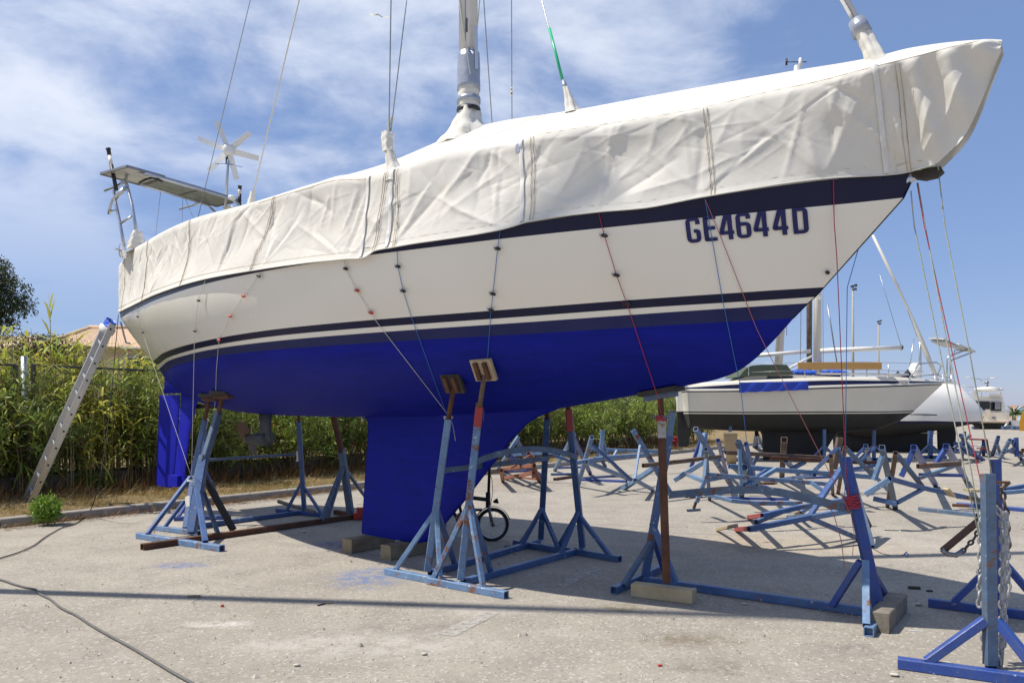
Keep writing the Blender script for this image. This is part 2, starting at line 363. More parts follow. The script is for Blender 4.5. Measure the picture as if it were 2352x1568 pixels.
KA = g(0, 1212); KD = (g(1441, 1054) - KA); KD.z = 0; KD.normalize(); KN = V(-KD.y, KD.x, 0)     # along the kerb, and away from the yard
def kp(a, d, z=0.0): return KA + KD * a + KN * d + V(0, 0, z)
kerb = thing('kerb', 'low concrete kerb along the dry verge', None, kp(0, 0)); kerb['kind'] = 'structure'
for i in range(64):
    a = -6 + i * 1.0; mb = MB(); j = rnd.uniform(-.008, .008); w = .15
    mb.bar(kp(a + .006, .075 + j, .055), kp(a + .994, .075 + j, .055), w, .13, hollow=False, ch=.10); part('kerb_stone', mb, MATS['kerb_stone'], kerb)
def verge_mat():
    m, nt, b = nodes('dry_verge'); co = coords(nt, False)
    c = mix(nt, ramp(nt, noise_out(nt, co, 1.1, 6, .7, .5), .3, .7), (.23, .165, .085), (.36, .275, .15))
    c = mix(nt, ramp(nt, noise_out(nt, co, 14, 6, .75), .45, .7), c, (.12, .085, .045)); c = mix(nt, ramp(nt, noise_out(nt, co, .7, 5, .6, .6), .60, .70), c, (.09, .12, .035))
    nt.links.new(c, b.inputs['Base Color']); b.inputs['Roughness'].default_value = 1.0; b.inputs['Specular IOR Level'].default_value = .1
    bump(nt, b, noise_out(nt, co, 22, 6, .8), .9, .05); return m
mb = MB(); P = []
for i in range(141):
    a = -14 + i * .6; row = []
    for d in (.15, .4, .8, 1.3, 1.9, 2.6, 3.4, 4.5, 6, 9, 14, 25, 60, 160):
        z = .10 + (.0 if d < .3 else rnd.uniform(-.025, .05) + min(d, 4) * .02); row.append(kp(a, d, z))
    P.append(row)
mb.grid(P, flip=True); solo('verge', mb, verge_mat(), kp(0, 0), 'strip of dry grass and soil behind the kerb', kind='structure')
# worn parking line left on the ground under the hull, and a fainter one in front of it
mk('line_paint', (.50, .48, .44), (.36, .34, .30), 9, .9)
def line_mat():
    m, nt, b = nodes('worn_line'); co = coords(nt, False)
    f = ramp(nt, noise_out(nt, co, 16, 6, .75), .36, .56, .0, .75)
    b.inputs['Base Color'].default_value = (.47, .45, .41, 1); b.inputs['Roughness'].default_value = .95
    tr = nt.nodes.new('ShaderNodeBsdfTransparent'); mx = nt.nodes.new('ShaderNodeMixShader'); o = nt.nodes['Material Output']
    nt.links.new(f, mx.inputs[0]); nt.links.new(tr.outputs[0], mx.inputs[1]); nt.links.new(b.outputs[0], mx.inputs[2]); nt.links.new(mx.outputs[0], o.inputs[0]); return m
mb = MB(); mb.add([g(1268, 1345, .004), g(1300, 1347, .004), g(1392, 1302, .004), g(1362, 1300, .004)], [(0, 1, 2, 3)])
mb.add([g(1000, 1455, .004), g(1045, 1460, .004), g(1150, 1405, .004), g(1115, 1402, .004)], [(0, 1, 2, 3)])
solo('parking_line', mb, line_mat(), g(1300, 1330), 'worn white parking line on the concrete', kind='structure')

# ================================================================ the main boat: hull
def interp(S, T):
    S = list(S); T = list(T); n = len(S); m = [0.0] * n; d = [(T[i + 1] - T[i]) / (S[i + 1] - S[i]) for i in range(n - 1)]
    for i in range(n): m[i] = d[0] if i == 0 else d[-1] if i == n - 1 else (d[i - 1] + d[i]) / 2
    def f(x):
        if x <= S[0]: return T[0] + m[0] * (x - S[0])
        if x >= S[-1]: return T[-1] + m[-1] * (x - S[-1])
        i = 0
        while x > S[i + 1]: i += 1
        h = S[i + 1] - S[i]; u = (x - S[i]) / h
        return (2 * u**3 - 3 * u**2 + 1) * T[i] + (u**3 - 2 * u**2 + u) * h * m[i] + (-2 * u**3 + 3 * u**2) * T[i + 1] + (u**3 - u**2) * h * m[i + 1]
    return f
SS = [-5.25, -4.5, -4, -3, -2, -1, 0, 1, 2, 3, 4, 4.8, 5.55]
B_SH = interp(SS, [.36, .60, .775, 1.08, 1.33, 1.50, 1.58, 1.565, 1.46, 1.23, .87, .47, .015])
Z_SH = interp([-5.25, -3.3, -1.7, -.5, .5, 1.3, 2.2, 3.1, 3.8, 4.4, 5.1, 5.55], [3.0, 2.885, 2.84, 2.82, 2.805, 2.80, 2.81, 2.84, 2.885, 2.93, 3.0, 3.035])
B_N1 = interp([-5.2, -4.5, -4, -3, -2, -1, 0, 1, 2, 3, 4, 4.8, 5.475], [.36, .60, .775, 1.08, 1.33, 1.495, 1.57, 1.55, 1.44, 1.205, .835, .43, .014])
Z_N1 = interp([-5.2, -3, -1.66, -.5, .63, 2.4, 3.08, 4.09, 5.12, 5.475], [2.90, 2.79, 2.766, 2.764, 2.758, 2.748, 2.757, 2.785, 2.845, 2.875])
B_S2 = interp([-4.78, -4.4, -4, -3, -2, -1, 0, 1, 2, 3, 4, 4.6, 4.975], [.07, .22, .38, .77, 1.07, 1.28, 1.375, 1.345, 1.18, .91, .54, .25, .012])
Z_S2 = interp([-4.78, -3, -1, .4, 1.4, 2.8, 3.8, 4.5, 4.975], [2.255, 2.246, 2.25, 2.262, 2.266, 2.279, 2.305, 2.328, 2.352])
B_S2B = interp([-4.70, -4.3, -4, -3, -2, -1, 0, 1, 2, 3, 4, 4.55, 4.915], [.05, .20, .32, .715, 1.02, 1.245, 1.345, 1.315, 1.145, .87, .505, .23, .012])
Z_S2B = lambda s: Z_S2(s) - .058
B_N3 = interp([-4.66, -4.3, -4, -3, -2, -1, 0, 1, 2, 3, 4, 4.5, 4.865], [.04, .17, .29, .68, .99, 1.22, 1.32, 1.29, 1.12, .84, .48, .22, .012])
Z_N3 = interp([-4.66, -4, -2, 0, 1.4, 3, 4, 4.865], [2.14, 2.158, 2.158, 2.162, 2.166, 2.185, 2.213, 2.252])
B_AF = interp([-4.60, -4.2, -4, -3, -2, -1, 0, 1, 2, 3, 4, 4.4, 4.765], [.03, .14, .22, .62, .935, 1.17, 1.275, 1.245, 1.07, .79, .43, .215, .012])
Z_AF = lambda s: Z_N3(s) - .07 - .02 * max(0, min(1, (s + 1) / 5.5))
Z_BOT = interp([-4.60, -4.50, -4.35, -4.1, -3.8, -3.5, -3, -2.4, -1, 0, 1, 2, 2.6, 3, 3.57, 4.0, 4.2, 4.37, 4.49, 4.58, 4.70, 4.765], [2.065, 1.98, 1.90, 1.80, 1.70, 1.63, 1.55, 1.49, 1.445, 1.44, 1.445, 1.475, 1.515, 1.565, 1.645, 1.71, 1.745, 1.805, 1.885, 1.965, 2.085, 2.155])
HROWS = [(B_SH, Z_SH, -5.25, 5.55), (B_N1, Z_N1, -5.2, 5.475), (B_S2, Z_S2, -4.78, 4.975), (B_S2B, Z_S2B, -4.70, 4.915), (B_N3, Z_N3, -4.66, 4.865), (B_AF, Z_AF, -4.60, 4.765)]
def hull_t(s, z):
    """half breadth of the topsides"""
    pts = [(Zf(s), max(0.0, Bf(s)) if a <= s <= b else 0.0) for Bf, Zf, a, b in HROWS]
    for (z1, t1), (z0, t0) in zip(pts[:-1], pts[1:]):
        if z0 <= z <= z1:
            u = (z - z0) / max(1e-6, z1 - z0); e = .06 * (z1 - z0) * 4 * u * (1 - u) if z1 - z0 > .3 else 0
            return t0 + (t1 - t0) * u + e
    return pts[0][1] if z > pts[0][0] else pts[-1][1]
def vee_of(s): return 1.75 if s > -2 else 1.75 - .55 * min(1, (-2 - s) / 2)
def hull_full(s, z):
    za = Z_AF(s)
    if z >= za: return hull_t(s, z)
    if not -4.6 < s < 4.765: return 0.0
    D = za - Z_BOT(s); q = (za - z) / max(1e-6, D)
    if q >= 1: return 0.0
    return max(0, B_AF(s)) * math.cos(math.asin(q ** (1 / 1.12))) ** vee_of(s)
NU = 150
def u_of(k):
    x = k / NU; return .5 - .5 * math.cos(math.pi * x)
def hull_side(sgn):
    cols = []
    for k in range(NU + 1):
        u = u_of(k); col = []
        def pt(row):
            Bf, Zf, a, b = HROWS[row]; s = a + (b - a) * u; return s, max(.004, Bf(s)), Zf(s)
        top = [pt(0), pt(1)]; sa, ta, za = pt(1); sb, tb, zb = pt(2)
        for i in range(1, 10):
            w = i / 10; bul = .06 * (za - zb) * 4 * w * (1 - w) * min(1, ta * 2); top.append((sa + (sb - sa) * w, ta + (tb - ta) * w + bul, za + (zb - za) * w))
        top += [pt(2), pt(3), pt(4), pt(5)]
        s, T, za = pt(5); zb = Z_BOT(s); D = za - zb
        vee = vee_of(s)
        for i in range(1, 15):
            th = math.pi / 2 * i / 14; top.append((s, max(0, T * math.cos(th) ** vee) + (.0 if i < 14 else 0), za - D * math.sin(th) ** 1.12))
        cols.append([bw(a, b * sgn, c) for a, b, c in top])
    return cols
BANDS = [0] + [1] * 10 + [2, 1, 3] + [4] * 14      # navy, white, navy, white, worn navy, antifouling
def antifoul_mat():
    m, nt, b = nodes('antifouling'); co = coords(nt, False)
    c = mix(nt, ramp(nt, noise_out(nt, co, 1.3, 6, .7, .4), .3, .72), (.0040, .0115, .235), (.0032, .009, .178))
    c = mix(nt, ramp(nt, noise_out(nt, co, 5, 7, .75, .3), .60, .78, 0, .45), c, (.018, .024, .22)); c = mix(nt, ramp(nt, noise_out(nt, co, .9, 5, .7, 1.5), .64, .76, 0, .4), c, (.03, .032, .15))
    nt.links.new(c, b.inputs['Base Color']); b.inputs['Roughness'].default_value = .6; b.inputs['Specular IOR Level'].default_value = .14
    mp = nt.nodes.new('ShaderNodeMapping'); mp.inputs['Scale'].default_value = (1.2, 1.2, 9); nt.links.new(co, mp.inputs[0]); rl = noise_out(nt, mp.outputs[0], 2.2, 5, .6)      # roller bands, scuffs
    c = mix(nt, ramp(nt, rl, .38, .66, 0, .55), c, (.009, .013, .30)); c = mix(nt, ramp(nt, noise_out(nt, co, 9, 8, .8, .4), .62, .74, 0, .6), c, (.055, .06, .19)); nt.links.new(c, b.inputs['Base Color'])
    bump(nt, b, rl, .12, .01); return m
M_AF = antifoul_mat()
def gel_mat():
    m, nt, b = nodes('gelcoat'); co = coords(nt, False)
    c = mix(nt, ramp(nt, noise_out(nt, co, .7, 5, .6), .3, .7), (.82, .79, .715), (.78, .75, .67))
    mp = nt.nodes.new('ShaderNodeMapping'); mp.inputs['Scale'].default_value = (6, 6, .5); nt.links.new(co, mp.inputs[0])
    c = mix(nt, ramp(nt, noise_out(nt, mp.outputs[0], 1.4, 6, .7), .62, .82, 0, .22), c, (.64, .61, .54))
    nt.links.new(c, b.inputs['Base Color']); nt.links.new(ramp(nt, noise_out(nt, co, 3, 5, .7), .3, .7, .16, .28), b.inputs['Roughness'])
    bump(nt, b, noise_out(nt, co, 1.6, 2, .5), .05, .05); return m
M_GEL = gel_mat()
BOAT = thing('sailing_boat', 'large white sailing yacht with bright blue antifouling, under a canvas cover on blue stands', 'sailboat', bw(0, 0, 0))
mb = MB()
for sgn in (1, -1):
    cols = hull_side(sgn); n = len(cols[0])
    for r in range(n - 1):
        mb.mi = BANDS[r]; mb.grid([[c[r], c[r + 1]] for c in cols], True, flip=(sgn < 0))
    # transom half, then deck half
    mb.mi = 1; st = cols[0]; mb.grid([[p, P0 + EB * (p - P0).dot(EB) + V(0, 0, p.z)] for p in st], True, flip=(sgn > 0))
    mb.mi = 1; mb.grid([[c[0] - V(0, 0, .004), P0 + EB * (c[0] - P0).dot(EB) + V(0, 0, c[0].z + .03)] for c in cols], True, flip=(sgn > 0))
hull = part('hull', mb, [MATS['navy'], M_GEL, MATS['navy'], MATS['navy_worn'], M_AF], BOAT, 'white hull with navy stripes and blue antifouling below')
# weld the strips so shading runs smoothly across
import bmesh
def weld(o, d=.0008):
    bm = bmesh.new(); bm.from_mesh(o.data); bmesh.ops.remove_doubles(bm, verts=bm.verts, dist=d); bm.to_mesh(o.data); bm.free(); o.data.update()
weld(hull)
def foil(sections, n=14):
    """sections: (z, s_le, s_te, half thickness)"""
    P = []
    for z, le, te, th in sections:
        row = []
        for i in range(2 * n):
            a = 2 * math.pi * i / (2 * n); x = (1 + math.cos(a)) / 2; sg = 1 if math.sin(a) >= 0 else -1
            y = 2.6 * (.2969 * math.sqrt(max(0, 1 - x)) * 1 - .126 * (1 - x) - .3516 * (1 - x)**2 + .2843 * (1 - x)**3 - .1036 * (1 - x)**4) * sg
            row.append(bw(te + (le - te) * x, y * th * 1.3, z))
        P.append(row)
    return P
def foil_mb(sections):
    m = MB(); P = foil(sections); m.grid(P, True, closed=True); m.add(P[0], [tuple(range(len(P[0]) - 1, -1, -1))][:1]); m.add(P[-1], [tuple(range(len(P[-1])))]); return m
secs = [(1.60, 2.95, -.30, .30), (1.52, 2.70, -.10, .21), (1.46, 2.50, .04, .165), (1.39, 2.36, .115, .145), (1.25, 2.19, .115, .135), (.95, 1.89, .085, .13), (.65, 1.60, .055, .125), (.40, 1.33, .03, .12), (.25, 1.17, .015, .115), (.18, 1.05, .01, .105), (.155, .93, .02, .085)]
part('keel', foil_mb(secs), M_AF, BOAT, 'deep blue fin keel standing on timber blocks')
part('skeg', foil_mb([(2.06, -3.4, -4.56, .16), (1.90, -3.45, -4.57, .13), (1.77, -3.50, -4.60, .10), (1.765, -3.5, -4.06, .085), (1.62, -3.61, -4.07, .075), (1.2, -3.80, -4.14, .07), (.8, -3.90, -4.22, .065), (.44, -3.96, -4.29, .055)]), MATS['antifoul_sunlit'], BOAT)
part('rudder', foil_mb([(1.745, -4.085, -4.73, .075), (1.2, -4.16, -4.77, .07), (.75, -4.235, -4.81, .062), (.45, -4.305, -4.84, .055), (.385, -4.33, -4.80, .03)]), MATS['antifoul_sunlit'], BOAT)
mb = MB(); mb.box(bw(-4.16, .0, .50), (.28, .16, .16), ax=(EB, MB_, V(0, 0, 1))); part('rudder_heel', mb, MATS['antifoul_sunlit'], BOAT)
drive = part('sail_drive', MB().lathe(bw(-1.88, 0, 1.10), [(.04, 0), (.095, .03), (.10, .10), (.085, .18), (.10, .42)], 16, (EB * 1.25, MB_ * .6, V(0, 0, 1))).tube([bw(-1.82, 0, 1.155), bw(-2.02, 0, 1.15), bw(-2.26, 0, 1.15)], [.095, .085, .06], 14), MATS['grey_paint'], BOAT, 'dark grey sail drive leg')
prop = part('propeller', MB().tube([bw(-2.25, 0, 1.15), bw(-2.36, 0, 1.15)], [.06, .045], 12), MATS['bronze'], drive)
for k in range(2):
    a0 = math.radians(62 + 180 * k); P = []
    for i in range(7):
        r = .05 + .20 * i / 6; w = .075 * math.sin(math.pi * min(1, .25 + .7 * i / 6)); tw = math.radians(35 - 18 * i / 6)
        rad = MB_ * math.cos(a0) + V(0, 0, math.sin(a0)); tan = rad.cross(EB)
        P.append([bw(-2.30, 0, 1.15) + rad * r + (tan * math.cos(tw) + EB * math.sin(tw)) * (w * e) for e in (-1, -.4, .3, 1)])
    part('propeller_blade', MB().sheet(P, .008), MATS['bronze'], drive)
# registration on the bow
def glyph_strokes(ch):
    T = {'G': [[(3.1, 5.0), (3.1, 6.5), (.5, 6.5), (.5, .5), (3.1, .5), (3.1, 3.2), (1.9, 3.2)]], 'E': [[(3.3, 6.5), (.5, 6.5), (.5, .5), (3.3, .5)], [(.5, 3.6), (3.0, 3.6)]],
         '4': [[(3.7, 1.9), (.45, 1.9), (.45, 2.2), (1.9, 6.9)], [(2.75, 0), (2.75, 6.9)]], '6': [[(3.1, 5.2), (3.1, 6.5), (.5, 6.5), (.5, .5), (3.1, .5), (3.1, 3.9), (.5, 3.9)]],
         'D': [[(.5, 0), (.5, 7)], [(.5, 6.5), (3.1, 6.5), (3.1, .5), (.5, .5)]]}
    return T[ch]
def round_path(pts, r=.55, n=5):
    out = [pts[0]]
    for a, b, c in zip(pts[:-2], pts[1:-1], pts[2:]):
        a, b, c = (Vector((p[0], p[1])) for p in (a, b, c)); d1 = (a - b); d2 = (c - b); rr = min(r, d1.length / 2, d2.length / 2); p, q = b + d1.normalized() * rr, b + d2.normalized() * rr
        for i in range(n + 1):
            u = i / n; out.append(tuple(p * (1 - u)**2 + b * (2 * u * (1 - u)) + q * u * u))
    out.append(pts[-1]); return out
def glyph_mesh(ch, place, r=.9):
    m = MB()
    for ks, st in enumerate(glyph_strokes(ch)):
        pr = round_path(st, .05 if ch in 'E4' else r); pts = []
        for a, b in zip(pr[:-1], pr[1:]):
            a, b = Vector(a), Vector(b); k = max(1, int((b - a).length / .5)); pts += [a + (b - a) * (i / k) for i in range(k)]
        pts.append(Vector(pr[-1])); L = []
        for i, p in enumerate(pts):
            d = (pts[min(i + 1, len(pts) - 1)] - pts[max(i - 1, 0)]).normalized(); nn = Vector((-d.y, d.x)); o_ = Vector((nn.x * .60, nn.y * .48)); L.append([p + o_, p - o_])
        m.grid([[place(q.x, q.y) + MB_ * (.0012 * ks) for q in row] for row in L], True, flip=True)
    return m
def reg_place(x0, wx, dz):
    def f(x, y):
        X = (x0 + x * wx); s = 4.284 + X * .690; u = y / 7.0; z0 = 2.643 + .036 * X; z = z0 + u * .156
        return bw(s + .012 * u, hull_t(s, z) + .007 + dz, z)
    return f
xo = 0.0
for i, (ch, x0) in enumerate(zip('GE4644D', (0.0, .148, .278, .418, .558, .712, .872))):
    part('registration_letter', glyph_mesh(ch, reg_place(x0, .120 / 3.75, 0)), MATS['letter_navy'], BOAT)
part('drain_hole', MB().tube([bw(s := 5.02, hull_t(5.02, 2.44) - .02, 2.44), bw(5.02, hull_t(5.02, 2.44) + .006, 2.44)], .012, 12), MATS['black_plastic'], BOAT)
# bow fitting below the cover
br = part('bow_roller', MB().prism([bw(5.52, -.035, 3.035), bw(5.69, -.035, 3.03), bw(5.705, -.035, 3.0), bw(5.67, -.035, 2.972), bw(5.60, -.035, 2.968), bw(5.535, -.035, 2.99)], MB_ * .07), MATS['timber_dark'], BOAT, 'rust brown anchor roller at the bow')
part('stem_fitting', MB().prism([bw(5.50, -.03, 2.96), bw(5.62, -.03, 3.03), bw(5.64, -.03, 3.06), bw(5.5, -.03, 3.06)], MB_ * .06), MATS['steel'], BOAT)

# ================================================================ the canvas cover
CB = interp([-5.28, -3.28, -1.71, -.5, .42, 1.26, 1.72, 1.93, 1.99, 2.2, 3.08, 3.22, 3.28, 3.76, 4.09, 4.42, 5.12, 5.41, 5.54, 5.66, 5.74, 5.84, 5.92, 6.0], [2.994, 2.853, 2.814, 2.80, 2.774, 2.75, 2.731, 2.725, 2.755, 2.771, 2.808, 2.83, 2.845, 2.872, 2.876, 2.922, 3.004, 3.010, 3.018, 3.03, 3.09, 3.20, 3.38, 3.60])
CK = interp([-5.28, -4.83, -3.51, -2.93, -.88, .27, 1.12, 1.44, 1.85, 2.09, 2.56, 3.16, 3.26, 3.51, 4.08, 4.4, 4.74, 5.15, 5.38, 5.59, 5.97, 6.02], [3.70, 3.765, 3.653, 3.60, 3.506, 3.444, 3.448, 3.455, 3.405, 3.418, 3.466, 3.468, 3.49, 3.50, 3.515, 3.548, 3.60, 3.619, 3.64, 3.66, 3.70, 3.70])
CR = interp([-5.28, -4, -3, -1.6, -.65, .2, .72, 1.37, 1.84, 2.94, 3.62, 4.76, 5.29, 5.52, 5.95, 6.02], [3.75, 3.76, 3.74, 3.78, 3.98, 4.12, 4.162, 4.213, 4.22, 4.091, 4.023, 3.898, 3.837, 3.83, 3.75, 3.725])
KT = interp([-5.28, -5, -4, -3, -2, -1, 0, 1, 2, 3, 4, 4.8, 5.3, 5.6, 5.85, 5.97, 6.02], [.38, .43, .75, 1.04, 1.28, 1.44, 1.51, 1.50, 1.40, 1.17, .83, .47, .36, .275, .195, .12, .012])
BT = lambda s: (B_SH(s) + .020) if s < 5.45 else max(.012, .085 - .09 * (s - 5.45)) + .0
TIES = [-5.05, -4.15, -2.2, -.23, .6, 1.66, 2.15, 3.08, 3.77, 4.42, 5.12, 5.55]
def creases(S, Z0, Z1, seed):
    """wrinkle height field over the side panel: s along, v up the panel"""
    rs = np.random.RandomState(seed); ns, nv = len(S), 85
    s = np.array(S)[:, None] * np.ones((1, nv)); v = np.linspace(0, 1, nv)[None, :] * np.ones((ns, 1))
    h = np.array([Z1[i] - Z0[i] for i in range(ns)])[:, None]; y = v * h
    W = np.zeros((ns, nv))
    def line(s0, y0, ang, ln, w, A, sharp=True):
        dx, dy = math.cos(ang), math.sin(ang); m = np.abs(s[:, 0] - s0) < ln + .2
        a = (s[m] - s0) * dx + (y[m] - y0) * dy; d = -(s[m] - s0) * dy + (y[m] - y0) * dx + .018 * np.sin(a * 3 / ln + s0)
        f = np.clip(a / ln, 0, 1); env = np.where((a > 0) & (a < ln), np.sin(np.pi * np.clip(f, 0, 1)) ** .7, 0)
        W[m] += A * env * (np.exp(-np.abs(d) / w) if sharp else np.exp(-(d / w)**2))
    for t in TIES:                                   # pull creases fanning from the tie points
        for k in range(7):
            line(t + rs.uniform(-.05, .05), rs.uniform(0, .04), math.radians(rs.uniform(30, 150)), rs.uniform(.35, .75), rs.uniform(.018, .042), rs.choice([-1, 1]) * rs.uniform(.006, .018))
    for t in np.arange(-5.0, 5.6, .27):              # folds hanging from the lifelines
        for k in range(3):
            line(t + rs.uniform(-.15, .15), h.mean() * rs.uniform(.8, 1.05), math.radians(rs.uniform(205, 335)), rs.uniform(.25, .6), rs.uniform(.014, .04), rs.choice([-1, 1]) * rs.uniform(.005, .015))
    for k in range(300):                             # long slack diagonals and small crumples
        sm = rs.rand() < .9
        line(rs.uniform(-5.2, 5.4), rs.uniform(.02, .6), math.radians(rs.choice([12, 22, 30, 38, 150, 165, -25, 75, 110]) + rs.uniform(-14, 14)), rs.uniform(.12, .55) if sm else rs.uniform(.4, .9), rs.uniform(.006, .013) if sm else rs.uniform(.025, .05), rs.choice([-1, 1]) * (rs.uniform(.0014, .0042) if sm else rs.uniform(.005, .011)), True)
    W += .012 * np.sin(s * 2.3 + 2.0 * v + .8) * np.sin(np.pi * v) + .008 * np.sin(s * 5.1 - 5 * v) * np.sin(np.pi * v)
    bowf = np.clip((s - 5.42) / .1, 0, 1)            # pleats gathered round the pulpit
    W += bowf * .032 * np.sin((s - 5.42 + .12 * (v - .5)) * 36) * (.25 + .75 * np.sin(np.pi * np.clip(v, .02, .98)))
    W *= np.clip(v / .04, 0, 1) * np.clip((1 - v) / .05, 0, 1)
    return W
CS = list(np.arange(-5.28, 5.4, .013)) + list(np.arange(5.4, 6.021, .007)); NVS, NVT = 85, 22
Z0 = [CB(s) for s in CS]; Z1 = [CK(s) for s in CS]
def cover_side(sgn, seed):
    W = creases(CS, Z0, Z1, seed); out = np.zeros((len(CS), NVS + NVT - 1, 3)); rs = np.random.RandomState(seed + 5)
    for i, s in enumerate(CS):
        tb, tk = BT(s), KT(s); zb, zk, zr = Z0[i], Z1[i], CR(s)
        if s < -5.2: tb *= .85; tk *= .9
        v = np.linspace(0, 1, NVS); sag = -.03 * np.sin(np.pi * v) * min(1, tk)
        rd = .035 * np.clip((v - .9) / .1, 0, 1)**2                                  # rounded over the lifeline
        t = tb + (tk - tb) * v + sag + W[i] - rd * .6 + .005 * np.clip(1 - v / .06, 0, 1); z = zb + (zk - zb) * v
        w = np.linspace(0, 1, NVT)[1:]; t2 = (tk - .02) * (1 - w); sg2 = .035 * np.sin(np.pi * w) * min(1, tk * 1.4)
        z2 = zk + (zr - zk) * w - sg2 + .006 * np.sin(s * 3.1 + w * 4) * np.sin(np.pi * w); z2[0] += .008
        T = np.concatenate([t, t2]); Z = np.concatenate([z, z2])
        out[i, :, 0] = s + .0 * T; out[i, :, 1] = np.maximum(T, .003) * sgn; out[i, :, 2] = Z
    return out
def to_world(A):
    B = np.empty_like(A); B[..., 0] = P0.x + EB.x * A[..., 0] + MB_.x * A[..., 1]; B[..., 1] = P0.y + EB.y * A[..., 0] + MB_.y * A[..., 1]; B[..., 2] = A[..., 2]; return B
def canvas_mat():
    m, nt, b = nodes('cover_canvas'); co = coords(nt, False)
    c = mix(nt, ramp(nt, noise_out(nt, co, 1.6, 6, .65, .4), .3, .72), (.75, .725, .66), (.69, .662, .595))
    c = mix(nt, ramp(nt, noise_out(nt, co, 4.0, 6, .7, .3), .62, .80, 0, .35), c, (.50, .45, .36))
    nt.links.new(c, b.inputs['Base Color']); b.inputs['Roughness'].default_value = .82; b.inputs['Specular IOR Level'].default_value = .2
    p = bump(nt, b, noise_out(nt, co, 4, 4, .5, .5), .12, .02)
    for sc, stg in ((2.2, .14), (6.0, .07)):         # crumple: flat facets meeting in creases
        ad = nt.nodes.new('ShaderNodeVectorMath'); ad.operation = 'ADD'; nz = nt.nodes.new('ShaderNodeTexNoise'); nz.inputs['Scale'].default_value = sc * .8; nz.inputs['Detail'].default_value = 2; nt.links.new(co, nz.inputs['Vector'])
        nt.links.new(co, ad.inputs[0]); nt.links.new(nz.outputs['Color'], ad.inputs[1]); vo = nt.nodes.new('ShaderNodeTexVoronoi'); vo.feature = 'F1'; vo.inputs['Scale'].default_value = sc; vo.inputs['Randomness'].default_value = 1.0; nt.links.new(ad.outputs[0], vo.inputs['Vector'])
        p = bump(nt, b, vo.outputs['Distance'], stg, .035 / sc * 2.6, p)
    tl = nt.nodes.new('ShaderNodeBsdfTranslucent'); nt.links.new(c, tl.inputs[0]); mx = nt.nodes.new('ShaderNodeMixShader'); mx.inputs[0].default_value = .16; ou = nt.nodes['Material Output']
    nt.links.new(b.outputs[0], mx.inputs[1]); nt.links.new(tl.outputs[0], mx.inputs[2]); nt.links.new(mx.outputs[0], ou.inputs[0])
    return m
M_CANVAS = canvas_mat(); mk('stitch', (.38, .29, .17), (.45, .36, .23), 20, .8); mk('cover_strap', (.70, .69, .66), (.60, .59, .56), 10, .6)
COVER = thing('boat_cover', 'cream canvas winter cover draped over the deck of the large yacht', 'boat cover', bw(0, 0, 2.8))
NEAR = cover_side(1, 3); FAR = cover_side(-1, 9)
full = np.concatenate([to_world(NEAR), to_world(FAR)[:, ::-1][:, 1:]], axis=1)
ni, nj = full.shape[:2]; ii, jj = np.meshgrid(np.arange(ni - 1), np.arange(nj - 1), indexing='ij'); a = (ii * nj + jj).ravel()
idx = np.stack([a, a + nj, a + nj + 1, a + 1], axis=1).ravel()
vv = full.reshape(-1, 3) - np.array(BASE[COVER.name]); o = bpy.data.objects.new('canvas', big_mesh('canvas', vv, 4, idx, M_CANVAS, smooth=True)); link(o, COVER)
def cov(s, v, off=.004):
    """point on the near side: v 0..1 hem to lifeline, 1..2 lifeline to ridge"""
    i = min(len(CS) - 2, max(1, int(np.searchsorted(CS, s)))); j = v * (NVS - 1) if v <= 1 else NVS - 1 + (v - 1) * (NVT - 1); j = min(NEAR.shape[1] - 2, int(j))
    p = NEAR[i, j]; a = NEAR[i + 1, j] - NEAR[i - 1, j]; b = NEAR[i, j + 1] - NEAR[i, max(0, j - 1)]; n = np.cross(b, a); n = n / (np.linalg.norm(n) + 1e-9)
    if n[1] < 0: n = -n
    q = p + n * off; return bw(s, q[1], q[2])
def strip(name, s0, s1, v0, v1, w, mat, off=.004, n=46):
    m = MB(); P = []
    for k in range(n + 1):
        u = k / n; s = s0 + (s1 - s0) * u; v = v0 + (v1 - v0) * u; P.append([cov(s - w / 2, v, off), cov(s, v, off * 1.5), cov(s + w / 2, v, off)])
    m.grid(P, True, flip=True); return part(name, m, mat, COVER)
for s0, s1 in ((1.86, 1.85), (2.12, 2.10), (3.25, 3.19), (5.41, 5.39)):
    strip('zip_flap', s0, s1, .02, 1.0, .030, MATS['cover_strap'], .012)
for s0, s1 in ((2.00, 2.04), (2.20, 2.145), (3.325, 3.275), (4.475, 4.405), (5.53, 5.505), (.44, .66), (-1.05, -1.0), (-2.6, -2.6), (-4.7, -4.7)):
    for d in (-.011, .011): strip('seam', s0 + d, s1 + d, .01, .985, .0032, MATS['stitch'], .009)
def along(name, v, s0, s1, w, mat, off=.004, n=260):
    m = MB(); P = []
    for k in range(n + 1):
        s = s0 + (s1 - s0) * k / n; P.append([cov(s, max(0, v - w), off), cov(s, v + w, off)])
    m.grid(P, True); return part(name, m, mat, COVER)
along('hem_stitching', .075, -5.2, 5.55, .010, MATS['stitch']) if False else None
m = MB(); m.tube([cov(s, .004, .004) for s in np.arange(-5.2, 5.62, .04)], .0055, 5); part('hem_cord', m, MATS['canvas_rope'], COVER)
m = MB(); m.tube([cov(s, .085, .0005) for s in np.arange(-5.2, 5.6, .03)], .0018, 4); part('hem_stitch', m, MATS['stitch'], COVER)
m = MB(); m.tube([cov(s, 1.0, .001) for s in np.arange(3.3, 5.95, .03)], .002, 4); part('edge_stitch', m, MATS['stitch'], COVER)
m = MB(); m.tube([cov(s, .97, .001) for s in np.arange(.4, 1.9, .03)], .002, 4); part('edge_stitch', m, MATS['stitch'], COVER)
